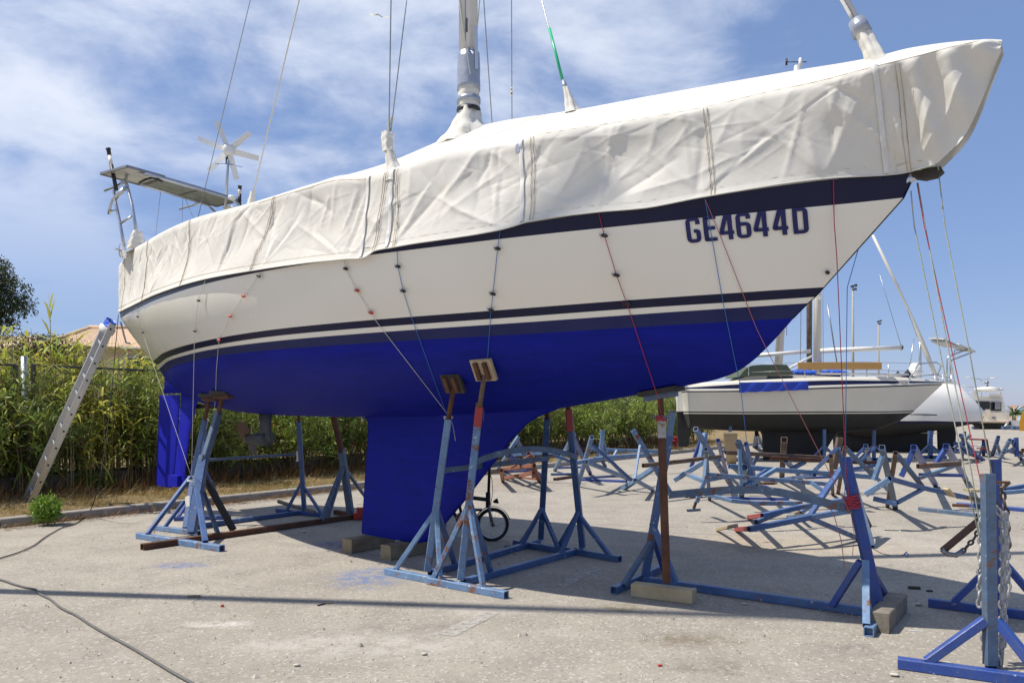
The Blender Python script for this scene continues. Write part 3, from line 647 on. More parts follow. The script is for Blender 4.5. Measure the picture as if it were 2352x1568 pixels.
part('tape_patch', MB().sheet([[cov(3.165 + .028 * i, .985 - .045 * j, .012) for j in range(4)] for i in range(2)], .003), MATS['duct_tape'], COVER)
part('blue_patch', MB().sheet([[bw(5.93 + .012 * i, .11, 3.50 - .015 * j) for j in range(3)] for i in range(2)], .003), MATS['rope_blue'], COVER) if False else None
def boot(name, base, top, r0, r1, seed, mat=None, flare=1.6, n=16, label=None, wk=1.0):
    """gathered canvas sleeve round a spar or wire"""
    base, top = Vector(base), Vector(top); rs = random.Random(seed); d = (top - base); m = MB(); P = []; K = 12
    a = V(0, 0, 1).cross(d); a = a.normalized() if a.length > 1e-3 else V(1, 0, 0); a = EB; b = MB_
    ph = rs.uniform(0, 6)
    for k in range(K + 1):
        u = k / K; r = r1 + (r0 - r1) * (1 - u)**flare; row = []
        for i in range(n * 2):
            an = math.pi * i / n; wr = 1 + wk * (.13 * math.sin(an * 5 + ph + 2.2 * u) * (1 - .3 * u) + .10 * math.sin(an * 3 - 3 * u + ph) + .05 * math.sin(u * 17 + an) + .05 * math.sin(an * 11 + 9 * u))
            row.append(base + d * u + a * (r * wr * math.cos(an)) + b * (r * wr * math.sin(an)))
        P.append(row)
    m.grid(P, True, closed=True); return part(name, m, mat or M_CANVAS, COVER, label)
MS = 1.63
boot('mast_boot', bw(MS, 0, 4.02), bw(MS, 0, 4.42), .34, .105, 1); boot('mast_boot', bw(MS, 0, 4.38), bw(MS, 0, 4.62), .105, .102, 2, wk=.3)
boot('shroud_boot', bw(2.06, 1.27, 3.33), bp(893, 345, 1.30), .13, .04, 3, flare=2.2); boot('shroud_boot', bp(893, 348, 1.30), bp(890, 305, 1.28), .04, .05, 4)
boot('stay_boot', bp(1316, 262), bp(1299, 200), .07, .025, 5); boot('forestay_boot', bp(2024, 152), bp(1980, 75), .07, .05, 6); boot('backstay_boot', bp(578, 468), bp(580, 440), .05, .03, 7)
boot('gantry_boot', bp(313, 570, .8), bp(315, 530, .8), .10, .05, 8, flare=.7)
m = MB(); P = [[bp(262 + 45 * i / 6, 573 - 4 * math.sin(i * 1.3) + 2 * i / 6, .9 - .2 * j) + V(0, 0, -.012 * (i % 3) * j) for j in range(3)] for i in range(7)]; m.sheet(P, .004)
m.sheet([[bp(279 + 6 * j, 577 + 4 * i, .9) + MB_ * (.02 * ((i + j) % 2)) for j in range(3)] for i in range(5)], .003); part('loose_flap', m, M_CANVAS, COVER)
# tape and strap on the mast sleeve
part('mast_tape', MB().lathe(bw(MS, 0, 4.60), [(.112, 0), (.113, .05), (.110, .12), (.112, .20), (.108, .30), (.106, .36)], 28, (EB, MB_, V(0, 0, 1))), MATS['duct_tape'], COVER)
part('mast_tape', MB().lathe(bw(MS, 0, 4.475), [(.114, 0), (.116, .03), (.114, .055)], 28, (EB, MB_, V(0, 0, 1))), MATS['duct_tape'], COVER)
part('webbing_strap', MB().lathe(bw(MS, 0, 4.385), [(.113, 0), (.118, .02), (.114, .045)], 28, (EB, MB_, V(0, 0, 1))), MATS['black_plastic'], COVER)
part('wire_tape', MB().tube([bp(1300, 208), bp(1294, 186)], .022, 10), MATS['duct_tape'], COVER); part('wire_tape', MB().tube([bp(1981, 78), bp(1968, 48)], [.062, .055], 14), MATS['duct_tape'], COVER)

# ================================================================ mast, standing rigging, gantry
def wire(name, pts, r=.005, mat='wire', parent=BOAT, n=6): return part(name, MB().tube(pts, r, n), MATS[mat], parent)
def run(a, b, k):            # sight line a (low) to b (at the picture's top edge), carried on k times as far
    return a + (b - a) * k
mast = part('mast', MB().tube([bw(MS, 0, 4.2), bw(MS - .02, 0, 9.0), bw(MS - .05, 0, 15.5)], [.105, .105, .085], 26, flat=.72, up=EB), MATS['mast_alloy'], BOAT, 'silver mast wrapped in grey tape above the cover')
for (x, w) in ((1070, .010), (1066, .006)): part('mast_track', MB().bar(bp(x, 165, .085), bp(x - 4, -300, .085), w, .012, hollow=False), MATS['steel_dull'], mast)
part('mast_slot', MB().box(bp(1072, 58, .088), (.012, .012, .13), ax=(EB, MB_, V(0, 0, 1))), MATS['black_plastic'], mast); part('mast_slot', MB().box(bp(1059, 125, .082), (.010, .012, .16), ax=(EB, MB_, V(0, 0, 1))), MATS['black_plastic'], mast)
part('mast_rail', MB().bar(bp(1095, 160, .03), bp(1093, 60, .03), .03, .02, hollow=False), MATS['steel'], mast)
wire('shroud', [bp(893, 345, 1.28), run(bp(893, 345, 1.28), bp(898, 0, 1.12), 2.4)], .0055); wire('shroud', [bp(893, 345, 1.28), run(bp(893, 345, 1.28), bp(934, 0, 1.02), 2.0)], .005)
wire('shroud', [bp(1131, 295, -1.1), run(bp(1131, 295, -1.1), bp(1111, 0, -.95), 2.2)], .0055); wire('shroud', [bp(1176, 290, -1.15), run(bp(1176, 290, -1.15), bp(1175, 0, -1.0), 2.2)], .005)
wire('baby_stay', [bp(1300, 205), bp(1293, 190), run(bp(1293, 190), bp(1244, 0), 2.5)], .005); part('stay_cover', MB().tube([bp(1294, 192), bp(1262, 66)], .013, 10), MATS['green_tube'], BOAT, 'bright green plastic tube on a stay')
part('furler_foil', MB().tube([bp(1975, 58), run(bp(1975, 58), bp(1940, -5), 5)], .022, 12), MATS['mast_alloy'], BOAT); wire('furling_line', [bp(1963, 55, .03), bp(1950, 30, .03), bp(1940, 12, .03), run(bp(1940, 12, .03), bp(1930, -5, .03), 6)], .012, 'rope_white')
wire('backstay', [bp(450, 520), run(bp(450, 520), bp(575, 0), 1.6)], .0055); wire('backstay', [bp(579, 455), run(bp(579, 455), bp(687, 0), 1.7)], .009, 'rope_white')
wire('halyard', [bp(1080, 170, .09), run(bp(1080, 170, .09), bp(1054, 0, .12), 2)], .005, 'rope_white'); wire('halyard', [bp(1090, 140, -.06), run(bp(1090, 140, -.06), bp(1102, 0, -.1), 2)], .005, 'rope_white')
wire('signal_line', [bp(897, 270, 1.2), bp(893, 290, 1.25), bp(897, 318, 1.27)], .012, 'rope_green')
m = MB(); m.sheet([[bp(850 + 46 * i / 7, 30 + 11 * i / 7 + 2 * math.sin(i * 1.7) + (4 - i * .25) * j, 1.10 + .03 * math.sin(i)) for j in range(2)] for i in range(8)], .002); part('wind_streamer', m, MATS['canvas_rope'], BOAT)
m = MB(); m.sheet([[bp(1172 + 5 * j, 200 + 5 * i, -1.08 + .04 * ((i + j) % 2)) for j in range(2)] for i in range(5)], .002); part('wind_streamer', m, MATS['canvas_rope'], BOAT)

GAN = part('gantry', MB().tube([bp(287, 572, .80), bp(275, 510, .80), bp(262, 448, .80), bp(262, 438, .79), bp(268, 430, .76), bp(287, 414, .72)], .021, 10)
     .tube([bp(315, 540, .78), bp(303, 470, .76), bp(289, 415, .72), bp(290, 404, .70), bp(297, 397, .66), bp(308, 395, .60), g(345, 402, 4.72), g(460, 436, 4.72), g(515, 453, 4.72), g(533, 459, 4.70), bp(546, 468, -.84), bp(556, 486, -.86)], .021, 10)
     .tube([g(322, 424, 4.70), g(400, 447, 4.70), g(463, 466, 4.70), bp(478, 472, -.75), bp(493, 486, -.8), bp(503, 505, -.82)], .018, 10), MATS['steel'], BOAT, 'stainless steel tube gantry across the stern')
for a, b in (((277, 513, .80), (303, 497, .77)), ((262, 462, .80), (288, 435, .74)), ((240, 438, .85), (286, 420, .72)), ((412, 480, -.5), (464, 465, -.5))): part('cross_tube', MB().tube([bp(*a), bp(*b)], .016, 10), MATS['steel'], GAN)
part('davit_arm', MB().tube([bp(292, 426, .75), bp(268, 447, .84), bp(258, 458, .86), bp(253, 475, .87), bp(251, 492, .87)], [.016, .016, .016, .018, .026], 10), MATS['steel'], GAN); part('cross_tube', MB().tube([bp(253, 484, .87), bp(271, 483, .8)], .012, 8), MATS['steel'], GAN)
def pole(pts, parent):
    a, b = bp(*pts[0]), bp(*pts[1]); f = lambda u: a + (b - a) * u
    p = part('marker_pole', MB().tube([a, f(.62)], .026, 12).tube([f(.84), b, b + (b - a) * .02], [.026, .028, .036], 12), MATS['black_plastic'], parent); part('pole_band', MB().tube([f(.62), f(.84)], .0255, 12), MATS['gel_cream'], p)
    part('pole_band', MB().tube([f(.30), f(.33)], .029, 12), MATS['rubber'], p)
pole(((267, 436, .82), (249, 344, .82)), GAN); pole(((550, 475, -.9), (551, 428, -.9)), GAN)
def panel(q, z, nx, ny, see=True):
    c = [g(x, y, z) for x, y in q]; f = lambda u, v: c[0] * (1 - u) * (1 - v) + c[1] * (1 - u) * v + c[2] * u * v + c[3] * u * (1 - v)
    m = MB()
    for (u0, v0), (u1, v1) in (((0, 0), (1, 0)), ((1, 0), (1, 1)), ((1, 1), (0, 1)), ((0, 1), (0, 0))): m.bar(f(u0, v0), f(u1, v1), .022, .035, hollow=False)
    p = part('solar_panel', m, MATS['steel_dull'], GAN)
    part('backing_sheet', MB().add([f(.02, .02), f(.98, .02), f(.98, .98), f(.02, .98)], [(0, 1, 2, 3)]).add([f(.02, .02) + V(0, 0, .012), f(.98, .02) + V(0, 0, .012), f(.98, .98) + V(0, 0, .012), f(.02, .98) + V(0, 0, .012)], [(3, 2, 1, 0)]), MATS['solar_back'], p)
    if see:
        for i in range(nx):
            for j in range(ny):
                u0, u1, v0, v1 = .03 + .94 * i / nx, .03 + .94 * (i + .93) / nx, .04 + .92 * j / ny, .04 + .92 * (j + .90) / ny; e = V(0, 0, -.004)
                part('solar_cell', MB().add([f(u0, v0) + e, f(u1, v0) + e, f(u1, v1) + e, f(u0, v1) + e], [(0, 1, 2, 3)]), MATS['solar_cell'], p)
panel([(231, 399), (292, 382), (378, 406), (322, 424)], 4.80, 1, 1, False); panel([(331, 425), (379, 409), (463, 433), (412, 448)], 4.78, 5, 3); panel([(414, 449), (465, 434), (550, 460), (497, 473)], 4.78, 5, 3)
wire('cable_bundle', [g(320, 420, 4.7), g(335, 412, 4.68), g(350, 408, 4.7), g(362, 412, 4.69), g(372, 416, 4.7)], .016, 'cable_black', GAN)
for a, b in (((369, 440, .2), (357, 545, .2)), ((420, 455, -.2), (418, 520, -.2)), ((425, 455, -.2), (446, 505, -.25))): wire('lanyard', [bp(*a), bp(*b)], .003, 'wire', GAN)
# wind generator on its pole
hub = bp(525, 345, -.8); axf = (Vector((0, 0, CAM_H)) - hub); axf.z = 0; axf.normalize(); axf = (axf + V(.12, 0, .02)).normalized(); axr = V(0, 0, 1).cross(axf).normalized(); axu = axf.cross(axr)
WG = part('wind_generator', MB().tube([bp(517, 490, -.8), bp(524, 372, -.8), hub + V(0, 0, -.09) - axf * .05], .021, 10), MATS['steel'], BOAT, 'white six bladed wind generator on a steel pole at the stern')
part('generator_body', MB().lathe(hub, [(.02, -.26), (.06, -.24), (.075, -.1), (.075, -.02)], 18, (axr, axu, axf)).box(hub - axf * .06 - V(0, 0, .13), (.07, .09, .12), ax=(axr, axf, V(0, 0, 1))), MATS['black_plastic'], WG)
part('hub_cap', MB().lathe(hub, [(.085, -.03), (.088, .02), (.075, .045), (.03, .055)], 24, (axr, axu, axf)), MATS['gel_white'], WG)
for k in range(6):
    a = math.radians(48 + 60 * k + (4 if k % 2 else -3)); rd = axr * math.cos(a) + axu * math.sin(a); tn = axf.cross(rd); P = []
    for i in range(5):
        r = .08 + .37 * i / 4; w = .047 - .006 * i / 4; tw = .45 - .22 * i / 4
        P.append([hub + rd * r + (tn * math.cos(tw) + axf * math.sin(tw)) * (w * e) for e in (-1, 0, 1)])
    part('blade', MB().sheet(P, .004), MATS['gel_white'], WG)
wire('blade_lashing', [hub - V(0, 0, .21), hub + axr * .2 - V(0, 0, .24) + axf * .02], .004, 'rope_blue', WG); wire('blade_lashing', [hub - V(0, 0, .21), hub - axr * .2 - V(0, 0, .24) + axf * .02], .004, 'rope_blue', WG)
part('gps_dome', MB().lathe(bp(533, 455, -.75), [(.05, -.03), (.06, 0), (.055, .03), (.02, .04)], 16), MATS['gel_white'], GAN); part('rail_clutter', MB().tube([bp(515, 478, -.75), bp(530, 474, -.78), bp(540, 480, -.8)], .022, 8), MATS['canvas_rope'], GAN)
# stern push rail with the folded step
part('stern_rail', MB().tube([bp(277, 590, .95), bp(272, 575, .95), bp(275, 562, .92), bp(286, 557, .88), bp(288, 575, .85)], .009, 8), MATS['steel'], BOAT); part('stern_step', MB().tube([bp(277, 738, .40), bp(285, 770, .3), bp(290, 787, .25), bp(300, 789, .2)], .014, 8), MATS['steel'], BOAT)

# ================================================================ stands that carry the main boat
def stand(label, base, bars, group='steel boat stands'):
    """bars: (part name, p, q, width, material[, height])"""
    t = thing('boat_stand', label, 'boat stand', base, group)
    for b in bars:
        nm, p, q, w, mt = b[:5]; h = b[5] if len(b) > 5 else None
        part(nm, MB().bar(p, q, w, h), MATS[mt] if isinstance(mt, str) else mt, t)
    return t
def lift(p, z): return V(p.x, p.y, p.z + z)
def pad(t, c, nrm, w, h, th, mat, plate=True):
    """timber pad on a screw head, facing nrm"""
    nrm = Vector(nrm).normalized(); a = V(0, 0, 1).cross(nrm).normalized(); b = nrm.cross(a)
    p = part('pad', MB().box(Vector(c) - nrm * th / 2, (w, h, th), ax=(a, b, nrm)), MATS[mat], t)
    if plate:
        for s in (-1, 1): part('pad_bracket', MB().box(Vector(c) - nrm * (th + .014) + a * (s * w * .22), (.035, h * .8, .03), ax=(a, b, nrm)), MATS['rust'], p)
zb = .030; W = .062
def on_hull(x, y, off=.018, t=.8):
    for _ in range(90):
        p = bp(x, y, t); q = p - P0; t = .75 * t + .25 * (max(0, hull_full(q.dot(EB), p.z)) + off)
    return bp(x, y, t)
def hull_t_at(x, y, off=0.0): return (on_hull(x, y, off) - P0).dot(MB_)
# --- the pair in the middle
def mid_stand(label, base_s, post_px, top_px, foot_px, far_px, far_top, far_foot, br, mat, mat2, padspec):
    nb = g(*post_px); ft = [g(*p) for p in foot_px]; fb = g(*far_px); ff = [g(*p) for p in far_foot]
    top = bp(*top_px); ftop = bp(*far_top); up = lambda p, z=zb: lift(p, z)
    d = (top - nb); k = lambda u: nb + d * u; fd = ftop - fb; fk = lambda u: fb + fd * u
    ins = (fb - nb).normalized()
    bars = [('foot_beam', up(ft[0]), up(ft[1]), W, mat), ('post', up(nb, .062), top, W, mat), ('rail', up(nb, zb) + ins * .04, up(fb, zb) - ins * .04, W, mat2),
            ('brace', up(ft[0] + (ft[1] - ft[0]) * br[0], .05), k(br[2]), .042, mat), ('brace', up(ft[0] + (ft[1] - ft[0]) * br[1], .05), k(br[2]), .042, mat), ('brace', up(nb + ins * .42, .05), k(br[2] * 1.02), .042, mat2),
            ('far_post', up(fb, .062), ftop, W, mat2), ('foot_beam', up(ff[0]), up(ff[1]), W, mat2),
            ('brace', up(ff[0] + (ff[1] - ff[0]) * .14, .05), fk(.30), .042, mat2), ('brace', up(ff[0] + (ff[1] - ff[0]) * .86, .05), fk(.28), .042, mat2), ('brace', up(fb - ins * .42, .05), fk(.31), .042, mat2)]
    return stand(label, nb, bars), k, fk
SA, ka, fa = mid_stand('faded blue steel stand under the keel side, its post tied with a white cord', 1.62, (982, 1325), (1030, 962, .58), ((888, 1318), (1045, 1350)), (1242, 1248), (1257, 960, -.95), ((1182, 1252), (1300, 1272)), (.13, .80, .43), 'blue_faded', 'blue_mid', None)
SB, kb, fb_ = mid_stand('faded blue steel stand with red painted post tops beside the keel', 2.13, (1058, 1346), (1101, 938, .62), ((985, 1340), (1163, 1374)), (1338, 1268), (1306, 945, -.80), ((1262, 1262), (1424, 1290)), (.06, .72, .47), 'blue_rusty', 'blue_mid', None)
part('post_top', MB().bar(kb(1.01), kb(.90), .066), MATS['red_paint'], SB); part('post_top', MB().bar(bp(1306, 940, -.80), bp(1309, 990, -.82), .066), MATS['red_paint'], SB)
hB, hA = on_hull(1113, 847, .035), on_hull(1042, 878, .035)
part('screw', MB().tube([kb(1.0), hB + V(0, 0, -.05)], .021, 12), MATS['rust_grey'], SB); part('screw_nut', MB().lathe(kb(1.0), [(.03, 0), (.03, .05)], 12), MATS['rust_grey'], SB); part('screw', MB().tube([ka(1.0), hA + V(0, 0, -.05)], .022, 12), MATS['rust'], SA)
pn = (MB_ * .84 + V(0, 0, -.50) + EB * .12).normalized()
pad(SB, hB, -pn, .20, .19, .03, 'timber_pale'); pad(SA, hA, -pn, .20, .18, .03, 'timber_dark')
part('screw', MB().tube([bp(1257, 965, -.95), bp(1256, 938, -.95)], .022, 10), MATS['rust'], SA); part('screw', MB().tube([bp(1306, 945, -.80), bp(1305, 925, -.80)], .022, 10), MATS['rust'], SB)
def arc(p, q, rise, n=10): return [p + (q - p) * (i / n) + V(0, 0, rise * 4 * (i / n) * (1 - i / n)) for i in range(n + 1)]
def flatbar(path, w, h, mat, t, name):
    m = MB()
    for a, b in zip(path[:-1], path[1:]): m.bar(a, b + (b - a) * .02, w, h, hollow=False)
    return part(name, m, MATS[mat], t)
flatbar(arc(kb(.70), bp(1325, 1050, -.98), .10), .02, .055, 'blue_dull', SB, 'crossbar'); flatbar(arc(ka(.68), bp(1258, 1052, -1.05), .0, 2), .02, .05, 'blue_dull', SA, 'crossbar')
# --- the stern stands
t0 = g(440, 1237); up = lambda p, z=.033: lift(p, z)
S1 = stand('heavy grey blue telescopic stand under the stern with a rusty cross base', t0, [
    ('foot_beam', up(g(318, 1236)), up(g(510, 1266)), .072, 'blue_rusty'), ('rail', up(g(326, 1263), .036), up(g(905, 1178), .036), .070, 'rust'),
    ('post', up(t0, .07), bp(468, 1055, .62), .100, 'blue_mid'), ('inner_post', bp(466, 1070, .64), bp(503, 945, .42), .080, 'blue_dull'),
    ('brace', up(g(338, 1240), .07), bp(438, 1095, .68), .046, 'blue_mid'), ('brace', up(g(472, 1260), .07), bp(449, 1105, .70), .060, 'blue_mid'), ('brace', up(g(500, 1233), .05), bp(462, 1115, .60), .045, 'blue_dull'), ('brace', up(g(536, 1226), .05), bp(464, 1085, .58), .066, 'timber_dark'),
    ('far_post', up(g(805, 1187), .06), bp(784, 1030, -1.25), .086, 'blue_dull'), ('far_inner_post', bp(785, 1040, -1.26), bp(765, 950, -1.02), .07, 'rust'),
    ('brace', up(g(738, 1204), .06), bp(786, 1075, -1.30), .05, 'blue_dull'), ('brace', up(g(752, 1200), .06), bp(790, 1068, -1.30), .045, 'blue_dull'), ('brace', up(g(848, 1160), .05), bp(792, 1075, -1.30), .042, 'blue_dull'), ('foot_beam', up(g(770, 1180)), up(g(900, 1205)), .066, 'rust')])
part('sleeve', MB().bar(bp(452, 1118, .705), bp(470, 1045, .605), .105), MATS['blue_dull'], S1)
part('screw', MB().tube([bp(503, 950, .42), on_hull(510, 910, .02)], .026, 12), MATS['rust'], S1)
t1 = g(470, 1206)
S2 = stand('mid blue narrow stand behind the stern stand with a low cross rail', t1, [
    ('foot_beam', up(g(350, 1216)), up(g(458, 1230)), .060, 'blue_faded'), ('post', bp(441, 1100, .40), bp(471, 962, .30), .058, 'blue_mid'), ('post_base', up(g(425, 1222), .05), bp(443, 1095, .40), .058, 'blue_mid'),
    ('brace', up(g(378, 1220), .05), bp(424, 1150, .60), .04, 'blue_mid'), ('brace', up(g(452, 1228), .05), bp(438, 1165, .55), .04, 'blue_mid'), ('rail', up(g(440, 1215)), up(g(712, 1178)), .058, 'blue_mid'), ('crossbar', bp(474, 1056, .35), bp(688, 1042, -1.15), .035, 'blue_dull'),
    ('far_post', up(g(699, 1181), .06), bp(686, 968, -1.0), .060, 'blue_mid'), ('foot_beam', up(g(636, 1177)), up(g(742, 1187)), .056, 'blue_royal'), ('brace', up(g(658, 1181), .05), bp(694, 1105, -1.2), .042, 'blue_mid'), ('brace', up(g(738, 1186), .05), bp(698, 1118, -1.2), .038, 'blue_mid')])
part('screw', MB().tube([bp(471, 965, .30), on_hull(480, 915, .02)], .024, 12), MATS['rust'], S2); part('screw', MB().tube([bp(686, 968, -1.0), bp(685, 945, -.98)], .02, 12), MATS['rust'], S2)
part('loose_tube', MB().tube([lift(g(640, 1166), .10), lift(g(722, 1186), .06)], .028, 10), MATS['timber_grey'], S2)
t2 = g(470, 1192)
S3 = stand('royal blue stand partly hidden behind the stern stand', t2, [('foot_beam', up(g(400, 1196)), up(g(528, 1192)), .058, 'blue_royal'), ('post', up(g(462, 1192), .05), bp(470, 975, -.15), .056, 'blue_mid'), ('brace', up(g(518, 1190), .05), bp(470, 1080, -.35), .05, 'blue_royal'), ('brace', up(g(410, 1194), .05), bp(458, 1110, -.3), .04, 'blue_royal')])
def tpad(t, px, py, tt, dx, mat, tilt):
    a = EB; n = (MB_ * .35 + V(0, 0, -.9)).normalized(); b = n.cross(a); c = on_hull(px, py, .02)
    p = part('pad', MB().box(c, (dx, .16, .035), ax=(a, b, n)), MATS[mat], t); part('pad_bracket', MB().box(c + n * .03, (dx * .9, .05, .035), ax=(a, b, n)), MATS['rust'], p)
tpad(S1, 512, 906, .34, .36, 'timber_dark', 0); tpad(S2, 484, 912, .28, .36, 'timber_dark', 0)
part('packing_plank', MB().box(bp(478, 933, -.15), (.62, .14, .06), ax=(EB, MB_, V(0, 0, 1))), MATS['timber_dark'], S1)
m = MB(); m.sheet([[bp(427 + 5 * j, 1140 + 6 * i - 1.5 * j, .80) + MB_ * .01 for j in range(3)] for i in range(5)], .002); part('plate', m, MATS['white_gloss'], S1)
# --- the bow stand and its rusty prop
t3 = g(1478, 1340)
S4 = stand('blue steel stand lying fore and aft under the bow with a bent crossbar', t3, [
    ('foot_beam', up(g(1410, 1364)), up(g(1530, 1306)), .062, 'blue_mid'), ('rail', up(g(1480, 1340)), up(g(2018, 1418)), .064, 'blue_mid'), ('post', up(g(1482, 1336), .06), bp(1537, 1000, -.50), .064, 'blue_mid'), ('post_top', bp(1537, 1005, -.50), bp(1545, 945, -.48), .05, 'blue_faded'),
    ('brace', up(g(1432, 1358), .05), bp(1494, 1245, -.48), .044, 'blue_dull'), ('brace', up(g(1552, 1350), .05), bp(1498, 1200, -.50), .044, 'blue_mid'), ('brace', up(g(1525, 1320), .05), bp(1500, 1230, -.62), .044, 'blue_royal'),
    ('foot_beam', up(g(1995, 1462)), up(g(2045, 1385)), .064, 'blue_faded'), ('post', up(g(2019, 1420), .06), bp(1940, 1050, -.50), .070, 'blue_royal'), ('brace', up(g(1990, 1456), .06), bp(1988, 1290, -.45), .05, 'blue_faded'), ('brace', up(g(1912, 1405), .05), bp(1976, 1288, -.50), .046, 'blue_royal'), ('brace', up(g(2040, 1392), .05), bp(1995, 1300, -.55), .044, 'blue_royal')])
flatbar([bp(x, y, -.50) for x, y in ((1537, 1136), (1600, 1130), (1680, 1124), (1740, 1124), (1790, 1130), (1860, 1145), (1930, 1163), (1968, 1172))], .022, .062, 'blue_dull', S4, 'crossbar')
PROP = thing('shoring_prop', 'rust brown steel prop with a black pad under the forefoot', 'prop', g(1532, 1345))
pc = bp(1517, 900); part('tube', MB().bar(lift(bp(1531, 1338, 0), 0), bp(1519, 972, 0), .058, .05), MATS['rust'], PROP); part('perforated_sleeve', MB().bar(bp(1520, 1005, 0), bp(1519.5, 958, 0), .062, .056), MATS['oxide_white'], PROP); part('inner_tube', MB().bar(bp(1519, 960, 0), bp(1517, 912, 0), .040), MATS['rust'], PROP)
part('collar', MB().box(bp(1519, 956, 0), (.12, .05, .02), ax=(EB, MB_, V(0, 0, 1))), MATS['blue_dull'], PROP); part('head_plate', MB().box(bp(1518, 908, 0), (.26, .09, .05), ax=((EB * .97 + V(0, 0, .14)).normalized(), MB_, (V(0, 0, 1) - EB * .14).normalized())), MATS['blue_dull'], PROP)
part('pad', MB().box(bp(1518, 899, 0), (.34, .16, .035), ax=((EB * .97 + V(0, 0, .14)).normalized(), MB_, (V(0, 0, 1) - EB * .14).normalized())), MATS['timber_dark'], PROP)
def rope_knot(name, label, c, ax, r, turns, mat, wire_r=.006, group=None, cat='rope'):
    ax = Vector(ax).normalized(); a = ax.orthogonal().normalized(); b = ax.cross(a); rr = random.Random(hash(label) & 255); P = []
    for i in range(turns * 12): 
        an = i * math.pi / 6; P.append(Vector(c) + a * (r * math.cos(an) * (1 + .08 * rr.random())) + b * (r * math.sin(an)) + ax * (wire_r * 2.4 * (i / 12 - turns / 2) + rr.uniform(-.006, .006)))
    return solo(name, MB().tube(P, wire_r, 5), MATS[mat], tuple(c), label, cat, group)
# --- the stand hung with anchor chain at the right
t4 = g(2275, 1552)
fB = [g(2062, 1533), g(2420, 1583)]; nb = g(2275, 1552); rB = [g(2133, 1392), g(2440, 1432)]; nr = g(2294, 1408)
S5 = stand('royal blue stand hung with galvanised anchor chain', t4, [
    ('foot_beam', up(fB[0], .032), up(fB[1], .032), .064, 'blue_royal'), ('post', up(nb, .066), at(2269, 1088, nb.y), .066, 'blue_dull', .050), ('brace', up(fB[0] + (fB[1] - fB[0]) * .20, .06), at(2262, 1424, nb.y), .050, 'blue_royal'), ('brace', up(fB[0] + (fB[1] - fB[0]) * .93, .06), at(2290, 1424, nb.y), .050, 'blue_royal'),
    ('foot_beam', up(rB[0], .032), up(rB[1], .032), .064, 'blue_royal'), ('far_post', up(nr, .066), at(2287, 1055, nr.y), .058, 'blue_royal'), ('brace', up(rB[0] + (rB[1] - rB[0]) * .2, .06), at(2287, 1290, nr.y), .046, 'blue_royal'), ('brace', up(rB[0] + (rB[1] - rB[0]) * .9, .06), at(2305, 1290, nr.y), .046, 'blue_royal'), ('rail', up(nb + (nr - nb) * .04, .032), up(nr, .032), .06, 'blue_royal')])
part('hanger_arm', MB().bar(at(2290, 1160, nr.y - .1), at(2168, 1262, nr.y - .35), .055, .02), MATS['rust'], S5); part('arm_hook', MB().tube([at(2164, 1262, nr.y - .35), at(2178, 1272, nr.y - .35), at(2196, 1274, nr.y - .35), at(2212, 1264, nr.y - .35)], .018, 10), MATS['steel_dull'], S5)
part('shackle_bar', MB().bar(at(2285, 1107, nb.y + .25), at(2318, 1107, nb.y + .3), .015).bar(at(2318, 1107, nb.y + .3), at(2300, 1122, nb.y + .3), .02), MATS['rust_grey'], S5)
# anchor chain: every link an own piece
def link_mesh(L, w, r):
    m = MB(); P = []; n = 14
    for i in range(n + 1):
        a = 2 * math.pi * i / n; P.append(V((w / 2 - r) * math.cos(a), 0, (L / 2 - r) * math.sin(a) * (1 + .12 * abs(math.cos(a)))))
    m.tube(P, r, 6, caps=False); return m.mesh('chain_link', (0, 0, 0), MATS['galvanised'])
LM = link_mesh(.062, .040, .0078)
CH = thing('anchor_chain', 'long galvanised anchor chain looped over the blue stand', 'chain', tuple(at(2268, 1190, nb.y + .25)))
cb = BASE[CH.name]; cnt = 0
def hang(path, me, parent, pitch=.047):
    P = [Vector(p) for p in path]; seg = [(b - a).length for a, b in zip(P[:-1], P[1:])]; tot = sum(seg); d = 0; k = 0
    while d < tot:
        x = d; i = 0
        while i < len(seg) - 1 and x > seg[i]: x -= seg[i]; i += 1
        p = P[i] + (P[i + 1] - P[i]) * (x / seg[i]); t = (P[i + 1] - P[i]).normalized()
        o = bpy.data.objects.new('chain_link', me); link(o, parent); q = t.to_track_quat('Z', 'X' if abs(t.z) > .5 else 'Y')
        o.rotation_mode = 'QUATERNION'; o.rotation_quaternion = q @ Matrix.Rotation((math.pi / 4 if k % 2 else -math.pi / 4) + rnd.uniform(-.25, .25), 3, 'Z').to_quaternion(); o.location = p - root_base(parent); d += pitch; k += 1
for j, (x0, dy0, y1) in enumerate(((2262, .10, 1500), (2256, .16, 1440), (2250, .2, 1395), (2300, .13, 1520), (2304, .20, 1480), (2297, .26, 1430), (2308, .30, 1380))):
    a = at(x0 + 4, 1185, nb.y + dy0); b = at(x0, y1, nb.y + dy0); b.x = a.x + rnd.uniform(-.02, .02); hang([a, b], LM, CH)
for dy0 in (.12, .18, .25): hang([at(2258, 1190, nb.y + dy0), at(2270, 1168, nb.y + dy0), at(2288, 1164, nb.y + dy0), at(2302, 1190, nb.y + dy0)], LM, CH)
LD = LM.copy(); LD.materials.clear(); LD.materials.append(MATS['chain_dark'])
C2 = thing('short_chain', 'short dark chain from the rusty hanger arm to the stand', 'chain', tuple(at(2212, 1264, nr.y - .35)))
hang([at(2212, 1264, nr.y - .35), at(2235, 1240, nr.y - .3), at(2252, 1212, nr.y - .25), at(2270, 1185, nr.y - .2), at(2290, 1150, nr.y - .15)], LD, C2, .05); hang([at(2300, 1120, nb.y + .35), at(2312, 1180, nb.y + .36), at(2316, 1260, nb.y + .36), at(2310, 1268, nb.y + .36)], LD, C2, .05)

